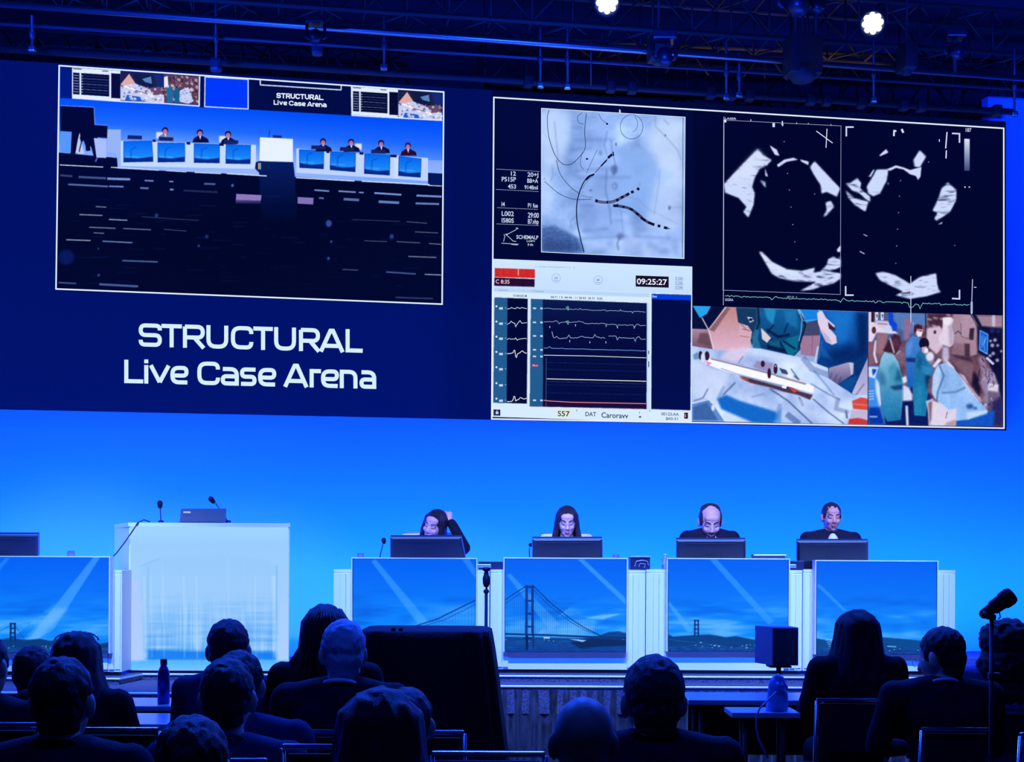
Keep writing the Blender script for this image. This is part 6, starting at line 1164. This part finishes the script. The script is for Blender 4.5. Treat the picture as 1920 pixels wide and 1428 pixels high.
ch(30, 298, 1366, 4.55, 'black mesh chair with pale top rail right of the large dark head')
ch(-120, 72, 1357, 4.4, 'black mesh chair at the left frame edge')
ch(1130, 1310, 1440, 3.55, 'black mesh chair hidden behind the tall person with grey-brown hair')
ch(1000, 1190, 1560, 2.66, 'black mesh chair below the bald person')
ch(60, 185, 1440, 3.28, 'black mesh chair under the large dark head at the lower left')
ch(370, 500, 1425, 3.60, 'black mesh chair under the person in the blue shirt')
for (px, Y, lab) in ((64, 5.9, 'black mesh chair under the person with dark cropped hair at the left'), (143, 5.4, 'black mesh chair under the person with glasses pushed up'), (430, 5.75, 'black mesh chair under the farthest person before the lectern'), (450, 4.5, 'black mesh chair under the dark-haired person second before the lectern'),
        (612, 5.5, 'black mesh chair under the person with braids'), (764, 3.95, 'black mesh chair under the person hidden behind the long dark hair'), (714, 3.3, 'black mesh chair under the person with long straight dark hair in the centre'), (364, 2.9, 'black mesh chair under the dark-haired person at the bottom edge'), (1884, 6.7, 'black mesh chair under the curly-haired person')):
    hall_chair(((px - CX) * Y / F, Y - .03, 0), .44, .80, lab)
# ---------------------------------------------------------------- tables of the hall
M_TT = mat('table_laminate_grey', (176, 184, 205), .3); M_TC = mat('table_cloth_black', (10, 11, 20), .9)
def table(x0, x1, y0, y1, lab, z=.74, skirt_=True):
    t = thing('conference_table', ((x0 + x1) / 2, (y0 + y1) / 2, 0), lab, 'table', 'classroom tables')
    MB().box(((x0 + x1) / 2, (y0 + y1) / 2, z - .014), (x1 - x0, y1 - y0, .028), bev=.004).build('tabletop', M_TT, t, world=True)
    if skirt_: MB().box(((x0 + x1) / 2, y1 - .06, z - .2), (x1 - x0 - .1, .02, .34)).build('modesty_panel', M_TC, t, world=True)
    for x in (x0 + .08, x1 - .08):
        for y in (y0 + .06, y1 - .1): MB().tube([(x, y, z - .03), (x, y, .005)], .014, 8).build('leg', M_BLACK, t, True, world=True)
    return t
table(-3.2, -1.62, 6.92, 7.34, 'long grey table in the front row at the left, the bottle standing on it')
table(-3.2, -1.5, 6.18, 6.62, 'long grey table in the second row at the left')
table(1.02, 3.4, 7.36, 7.80, 'long grey table in the front row at the right, before the stage')
t = table(1.16, 1.52, 6.72, 6.98, 'small grey side table holding the pale cloth bag', .745, False)
# ---------------------------------------------------------------- bottle
p = at(302, 1326, 7.0); M_BOT = mat('bottle_steel_blue', (40, 60, 140), .25, metal=.7)
t = thing('drinking_bottle', (p.x, 7.05, .7405), 'tall slim metallic blue drinking bottle standing on the front row table', 'bottle')
MB().lathe((0, 0, 0), [(.030, 0), (.033, .006), (.033, .15), (.031, .175), (.022, .198), (.017, .205), (.017, .212)], 24).build('bottle_body', M_BOT, t, True); MB().lathe((0, 0, .213), [(.0185, 0), (.0185, .028), (.015, .032)], 20).build('screw_cap', mat('cap_dark', (20, 26, 60), .4), t, True)
# ---------------------------------------------------------------- pale cloth bag with cable
def bag():
    Y = 6.8; t = thing('cloth_bag', tuple(at(1457, 1333, Y)), 'pale blue knotted cloth bag standing on the small side table', 'bag'); t.location.z = .7455
    m = MB()
    prof = [(1437, 1334, 1477), (1437, 1318, 1477), (1438, 1300, 1476), (1440, 1288, 1471), (1443, 1276, 1466), (1449, 1268, 1464)]; vs = []; n = 20
    for i, (a, y, b) in enumerate(prof):
        A, B2 = at(a, y, Y), at(b, y, Y); c = (A + B2) / 2; r = (B2 - A).length / 2
        for k in range(n): th = 2 * PI * k / n; q = 1 + .07 * math.sin(5 * th + i); vs.append((c.x + r * q * math.cos(th), c.y + r * .7 * q * math.sin(th), max(.746, c.z)))
    fs = [[i * n + k, i * n + (k + 1) % n, (i + 1) * n + (k + 1) % n, (i + 1) * n + k] for i in range(len(prof) - 1) for k in range(n)] + [list(range(n))[::-1], [(len(prof) - 1) * n + k for k in range(n)]]
    m.add(vs, fs).build('bag_body', mat('bag_cloth', (150, 180, 240), .8, bump=(30, .4)), t, True, world=True)
    m = MB(); m.tube([at(1452, 1270, Y), at(1458, 1266, Y - .03), at(1466, 1272, Y - .04), at(1470, 1284, Y - .05), at(1462, 1288, Y - .06), at(1456, 1278, Y - .05)], [.006, .012, .014, .012, .010, .006], 8); m.tube([at(1466, 1274, Y - .03), at(1474, 1288, Y - .06), at(1476, 1292, Y - .06)], [.012, .01, .004], 8); m.build('knot', mat('bag_cloth', (110, 140, 235)), t, True, world=True)
bag()
o = MB().tube([at(x, y, Y) for x, y, Y in ((1455, 1297, 6.68), (1448, 1304, 6.66), (1434, 1318, 6.6), (1424, 1328, 6.57), (1418, 1345, 6.56), (1418, 1365, 6.56), (1422, 1385, 6.56), (1430, 1402, 6.56), (1440, 1420, 6.56))], .005, 8).build('cable', mat('cable_pale', (120, 140, 190), .4), None, True)
tag(o, 'thin pale cable hanging from the cloth bag over the side table edge', 'cable')
# ---------------------------------------------------------------- small loudspeaker on a stand
Y = 8.35; a = at(1448, 1247, Y); b = at(1497, 1176, Y); t = thing('loudspeaker', ((a.x + b.x) / 2, Y + .1, a.z), 'small black box loudspeaker on a stand before the rightmost desks', 'loudspeaker')
xl = at(1436, 1247, Y).x
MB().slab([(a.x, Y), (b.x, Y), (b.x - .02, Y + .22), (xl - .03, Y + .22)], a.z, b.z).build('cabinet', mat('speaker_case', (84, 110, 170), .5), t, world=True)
MB().box(((a.x + b.x) / 2, Y - .006, (a.z + b.z) / 2), (b.x - a.x - .006, .012, b.z - a.z - .01), bev=.004).build('grille', M_BLACK, t, world=True)
xs = at(1466, 1247, Y).x; t = thing('speaker_stand', (xs, Y + .1, 0), 'black floor stand carrying the small box loudspeaker', 'stand')
MB().tube([(xs, Y + .1, .012), (xs, Y + .1, a.z - .004)], .016, 10).build('pole', M_BLACK, t, True, world=True); MB().box((xs, Y + .1, a.z - .012), (.14, .14, .012)).build('mounting_plate', M_BLACK, t, world=True); MB().lathe((xs, Y + .1, .001), [(.16, 0), (.16, .012), (.03, .02)], 24).build('base', M_BLACK, t, True, world=True)
# ---------------------------------------------------------------- black draped stand in the middle
Y = 7.0; t = thing('draped_stand', tuple(Vector((X_(808, Y), Y + .35, 0))), 'large black cloth covered box standing on the floor before the stage centre', 'draped stand')
prof = [(1183, 672, 913), (1186, 668, 918), (1200, 667, 919), (1230, 666, 922), (1280, 666, 927), (1340, 662, 932), (1430, 655, 942), (1520, 648, 952), (1577, 640, 960)]
def dring(a, b, y, k):
    A, B2 = at(a, y, Y), at(b, y, Y); n = 72; out = []; w_ = B2.x - A.x; cx = (A.x + B2.x) / 2; dp = .62 + .02 * k
    for i in range(n):
        th = 2 * PI * i / n; e = .28; sx = math.copysign(abs(math.cos(th)) ** e, math.cos(th)); sy = math.copysign(abs(math.sin(th)) ** e, math.sin(th)); q = .006 * k * math.sin(11 * th)
        out.append((cx + sx * (w_ / 2 + q), Y + .33 + sy * (dp / 2 + q), max(.01, A.z)))
    return out
vs = []; n = 72
for k, (y, a, b) in enumerate(prof): vs += dring(a, b, y, k)
fs = [[i * n + k, i * n + (k + 1) % n, (i + 1) * n + (k + 1) % n, (i + 1) * n + k] for i in range(len(prof) - 1) for k in range(n)] + [list(range(n))]
MB().add(vs, fs).build('cloth_cover', mat('black_drape', (9, 10, 16), .85, bump=(60, .3)), t, True, world=True)
m = MB(); m.tube([at(690, 1182, Y + .3), at(905, 1183, Y + .3)], .006, 8); m.build('top_rail', mat('rail_grey', (110, 130, 170), .4), t, True, world=True)
for x in (738, 751.5): MB().lathe(at(x, 1182, Y + .05), [(.012, 0), (.012, .012), (.009, .018)], 12).build('knob', M_BLACK, t, True, world=True)
# ---------------------------------------------------------------- thin black floor stand with a short microphone
Y = 8.3; x = X_(912, Y); t = thing('microphone_stand', (x, Y, 0), 'thin black floor stand with a short microphone clip rising above the draped stand', 'microphone stand')
MB().tube([(x, Y, .015), (x, Y, Z_(1112, Y, 912))], .011, 10).build('lower_pole', M_BLACK, t, True, world=True); MB().tube([(x, Y, Z_(1118, Y, 912)), (x + .004, Y, Z_(1068, Y, 912))], .007, 8).build('upper_pole', M_BLACK, t, True, world=True)
MB().lathe((x, Y, Z_(1112, Y, 912)), [(.012, 0), (.018, .008), (.018, .018), (.012, .026)], 14).build('clutch', M_BLACK, t, True, world=True)
MB().lathe((x, Y, .001), [(.15, 0), (.15, .014), (.02, .02)], 24).build('base', M_BLACK, t, True, world=True)
m = MB(); m.lathe((x, Y, Z_(1100, Y, 912)), [(.014, 0), (.022, .02), (.024, .055), (.018, .075), (.012, .10), (.026, .108), (.026, .125), (.01, .128)], 16); m.build('microphone_clip', M_BLACK, t, True, world=True)
# ---------------------------------------------------------------- camera-like shotgun microphone on a pole at the right
Y = 5.2; x = X_(1860, Y); t = thing('pole_stand', (x, Y, 0), 'slim upright pole stand in front of the curly-haired person at the right', 'stand')
MB().tube([(x, Y, .02), (x, Y, Z_(1160, Y, 1860))], .009, 10).build('pole', mat('pole_dark', (26, 32, 56), .35, metal=.6), t, True, world=True); MB().box((x + .012, Y, Z_(1267, Y, 1860)), (.05, .03, .028), bev=.005).build('clamp', M_BLACK, t, world=True)
for k in range(3): a = 2 * PI * k / 3 + .5; MB().tube([(x, Y, .30), (x + math.cos(a) * .16, Y + math.sin(a) * .16, .012)], .008, 8).build('leg', M_BLACK, t, True, world=True)
t = thing('shotgun_microphone', tuple(at(1860, 1158, Y)), 'black windshield-covered microphone pointing up to the right on top of the slim pole', 'microphone')
a, b = at(1843, 1152, Y), at(1893, 1118, Y); d = b - a; m = MB(); m.tube([a - d * .08, a, a + d * .2, a + d * .34, a + d * .38, b - d * .3, b - d * .24, b, b + d * .1, b + d * .14], [.012, .020, .022, .024, .029, .031, .036, .037, .032, .012], 18); m.build('windshield', mat('foam_black', (10, 10, 14)), t, True, world=True)
m = MB(); m.tube([at(1842, 1150, Y - .02), at(1853, 1156, Y - .02), at(1866, 1157, Y - .02)], .012, 8); m.tube([at(1873, 1146, Y - .02), at(1876, 1156, Y - .01), at(1872, 1160, Y)], .003, 6); m.tube([at(1858, 1150, Y), at(1860, 1159.5, Y)], .012, 8); m.build('mount', M_BLACK, t, True, world=True)

# ================================================================== RIGGING
M_HANG = mat('hanger_steel', (60, 64, 76), .5, metal=.5); M_RIG = mat('rigging_aluminium', (120, 126, 140), .45, metal=.8); M_RIGD = mat('rigging_black', (8, 8, 11), .7)
def rail(name, a, b, r, m_, lab, cat):
    o = MB().tube([a, b], r, 10).build(name, m_, None, True); return tag(o, lab, cat)
def lattice(A, B2, s, lab, bays, m_, flip=1, group=None):
    """square box truss between two points, side s"""
    d = (B2 - A); L = d.length; d.normalize(); n = Vector((-d.y, d.x, 0)).normalized(); up = Vector((0, 0, 1)); t = thing('lighting_truss', tuple(A), lab, 'truss', group)
    cs = [n * s / 2 * i + up * s / 2 * j for i, j in ((-1, -1), (1, -1), (1, 1), (-1, 1))]
    for c in cs: MB().tube([A + c, B2 + c], .024, 8).build('chord', m_, t, True, world=True)
    m = MB()
    for k in range(bays):
        a, b = A + d * L * k / bays, A + d * L * (k + 1) / bays
        for i in range(4):
            j = (i + 1) % 4; m.tube([a + cs[i], b + cs[j]] if k % 2 else [a + cs[j], b + cs[i]], .011, 6); m.tube([a + cs[i], a + cs[j]], .011, 6)
    m.build('bracing', m_, t, True, world=True); return t
def wo(px, py, off): return wp(px, py, off)
rail('rigging_pipe', wo(-120, -1, .9), wo(2040, 156, .9), .026, M_ALU, 'long bright blue-lit pipe across the top, the higher of the two thin pipes', 'pipe')
rail('rigging_pipe', wo(-120, 37, .55), wo(2040, 176, .55), .014, M_HANG, 'thinner blue-lit pipe just below the bright long pipe', 'pipe')
o = rail('rigging_pipe', wo(-120, 84, .25), wo(1900, 210, .25), .030, M_RIGD, 'black header pipe with clamps directly above the video wall', 'pipe')
for px in (990, 1145, 1185, 1332, 1372, 1405, 1520, 1550, 1615, 1694, 1727, 1868):
    y = 84 + (px + 120) * 126 / 2020.0; p = wo(px, y, .25); c_ = MB(); c_.box(p, (.085, .10, .10), rot=(0, 0, AL), bev=.015); c_.build('clamp', M_RIGD, o, True)
# trusses above and behind
lattice(wo(-150, -62, .2), wo(2100, 92, .2) + Vector((0, 0, 0)), .42, 'box truss running along the top of the picture behind the two lamps', 30, M_RIGD, group='box trusses over the stage')
lattice(wo(900, 95, -.0) + Vector((0, .5, 0)), wo(2000, 150, .0) + Vector((0, .5, 0)), .5, 'box truss above the right half of the video wall', 15, M_RIGD, group='box trusses over the stage')
lattice(wo(-150, 55, .0) + Vector((0, .5, .0)), wo(760, 104, .0) + Vector((0, .5, 0)), .34, 'dark box truss above the left half of the video wall', 16, M_RIGD, group='box trusses over the stage')
# hoist hangers
HG_ = [(60, 28, 92, 1), (405, 6, 122, 1), (720, 30, 126, 1), (595, 55, 92, 0), (1013, 50, 160, 1), (1064, 50, 162, 1), (1362, 78, 182, 1), (1386, 100, 178, 1), (1638, 75, 188, 1), (1902, 92, 214, 1), (1108, 80, 160, 0)]
spots_ = {60: 'above the left end of the camera picture', 405: 'with a blue clamp above the blue square in the camera picture', 720: 'above the right end of the camera picture', 595: 'short one between the second and third hangers from the left', 1013: 'left one of the pair above the x-ray picture', 1064: 'right one of the pair above the x-ray picture', 1108: 'thin one right of the pair above the x-ray picture', 1362: 'left one of the close pair above the gap before the ultrasound', 1386: 'right one of the close pair above the gap before the ultrasound', 1638: 'below the right round lamp', 1902: 'at the right end of the header pipe'}
for px, y0, y1, k in HG_:
    a, b = wo(px, y0, .75), wo(px, y1, .5); t = thing('hoist_hanger', tuple(b), 'blue-lit upright hanger ' + spots_[px], 'hanger', 'hangers over the video wall')
    MB().tube([a, b], .012 if k else .006, 8).build('tube', M_HANG, t, True, world=True)
    if k: MB().box(b, (.06, .05, .05), bev=.012).build('clamp', M_ALU, t, world=True); MB().ell(a.lerp(b, .55), (.026, .026, .05), sub=2).build('coupler', M_HANG, t, True, world=True)
    if px in (405, 595): MB().box(b + Vector((0, 0, .0)), (.10, .08, .12), bev=.03).build('bracket', M_HANG, t, world=True)
# dark hoist motors hanging in the truss
for px, y0, y1, w_, lab in ((1505, 62, 152, 62, 'bulky black hoist motor between the two round lamps'), (1235, 60, 120, 34, 'slim black hoist motor left of the bulky one'), (1700, 78, 140, 26, 'slim black hoist motor right of the right round lamp')):
    a, b = wo(px, y0, 1.0), wo(px, y1, 1.0); W_ = w_ / 200.0; t = thing('hoist_motor', tuple(b), lab, 'hoist motor')
    MB().box((a + b) / 2, (W_, .22, (a.z - b.z) * .8), rot=(0, 0, AL), bev=.03).build('housing', M_RIGD, t, 'auto', world=True); MB().tube([a + Vector((0, 0, .9)), a], .012, 8).build('chain', M_RIGD, t, True, world=True); MB().lathe(b, [(W_ * .3, 0), (W_ * .42, .05), (W_ * .42, .12)], 16).build('chain_bag', M_RIGD, t, True, world=True)
# round lamps
def par(px, py, off, lab):
    c = wo(px, py, off); aim = (Vector((0, 3.5, 1.5)) - c).normalized(); t = thing('stage_lamp', tuple(c), lab, 'stage lamp', 'round stage lamps')
    Mx = aim.to_track_quat('Z', 'Y').to_matrix().to_4x4(); Mx.translation = c
    q = MB(); q.lathe((0, 0, -.22), [(.05, 0), (.095, .05), (.11, .20), (.115, .225), (.10, .225), (.095, .19)], 28); q.v = [Mx @ v for v in q.v]; q.build('lamp_housing', M_RIGD, t, True, world=True)
    q = MB(); q.lathe((0, 0, -.02), [(.0, 0), (.058, .0), (.058, .012)], 20)
    for k in range(8): a = 2 * PI * k / 8; q.lathe((math.cos(a) * .066, math.sin(a) * .066, -.02), [(.026, 0), (.026, .01)], 14)
    q.v = [Mx @ v for v in q.v]; q.build('glowing_lens', mat('lamp_glow', (200, 230, 255), emit=((225, 240, 255), 6)), t, True, world=True)
    q = MB(); n = Vector((math.cos(AL), math.sin(AL), 0)); q.tube([c - n * .13 - aim * .08, c - n * .13 + Vector((0, 0, .22)), c + n * .13 + Vector((0, 0, .22)), c + n * .13 - aim * .08], .010, 6); q.tube([c + Vector((0, 0, .22)), c + Vector((0, 0, .34))], .016, 8); q.build('yoke', M_RIGD, t, True, world=True)
par(1138, 5, 1.3, 'round bright white lamp at the top edge of the picture'); par(1636, 44, 1.3, 'round bright white lamp high at the right')
# moving head fixtures
M_FB = mat('fixture_body', (14, 17, 34), .4)
for px, py, sc, lab in ((1492, 8, 1.15, 'moving head spotlight hanging at the top edge between the round lamps'), (1530, 14, .6, 'small fixture right beside the moving head spotlight'), (592, 70, .6, 'small blue-lit fixture above the blue square in the camera picture'), (1245, 108, .8, 'small blue-lit fixture on the pipe above the x-ray picture'), (1790, 98, .7, 'small blue-lit fixture near the right end of the box truss')):
    c = wo(px, py, 1.15); t = thing('stage_spotlight', tuple(c), lab, 'spotlight', 'moving head fixtures'); q = .1 * sc
    MB().tube([c + Vector((0, 0, q * 2.2)), wo(px, -1 + (px + 120) * 157 / 2160.0, .9)], .02, 8).build('bracket', M_RIGD, t, True, world=True)
    MB().box(c + Vector((0, 0, q * 2.2)), (q * 2.6, q * 2, q * 1.0), bev=q * .2).build('base', M_FB, t, world=True); MB().tube([c + Vector((-q * 1.2, 0, q * 1.8)), c + Vector((-q * 1.3, 0, 0)), c + Vector((-q * .9, 0, -q * .2))], q * .22, 8).build('yoke_arm', M_FB, t, True, world=True); MB().tube([c + Vector((q * 1.2, 0, q * 1.8)), c + Vector((q * 1.3, 0, 0)), c + Vector((q * .9, 0, -q * .2))], q * .22, 8).build('yoke_arm', M_FB, t, True, world=True)
    m = MB(); m.tube([c + Vector((0, q, q * .9)), c + Vector((0, -.2 * q, .2 * q)), c + Vector((0, -q * 1.4, -q * .8))], [q * .6, q * .85, q * .75], 16); m.build('lamp_head', M_FB, t, True, world=True)
bpy.context.view_layer.update()
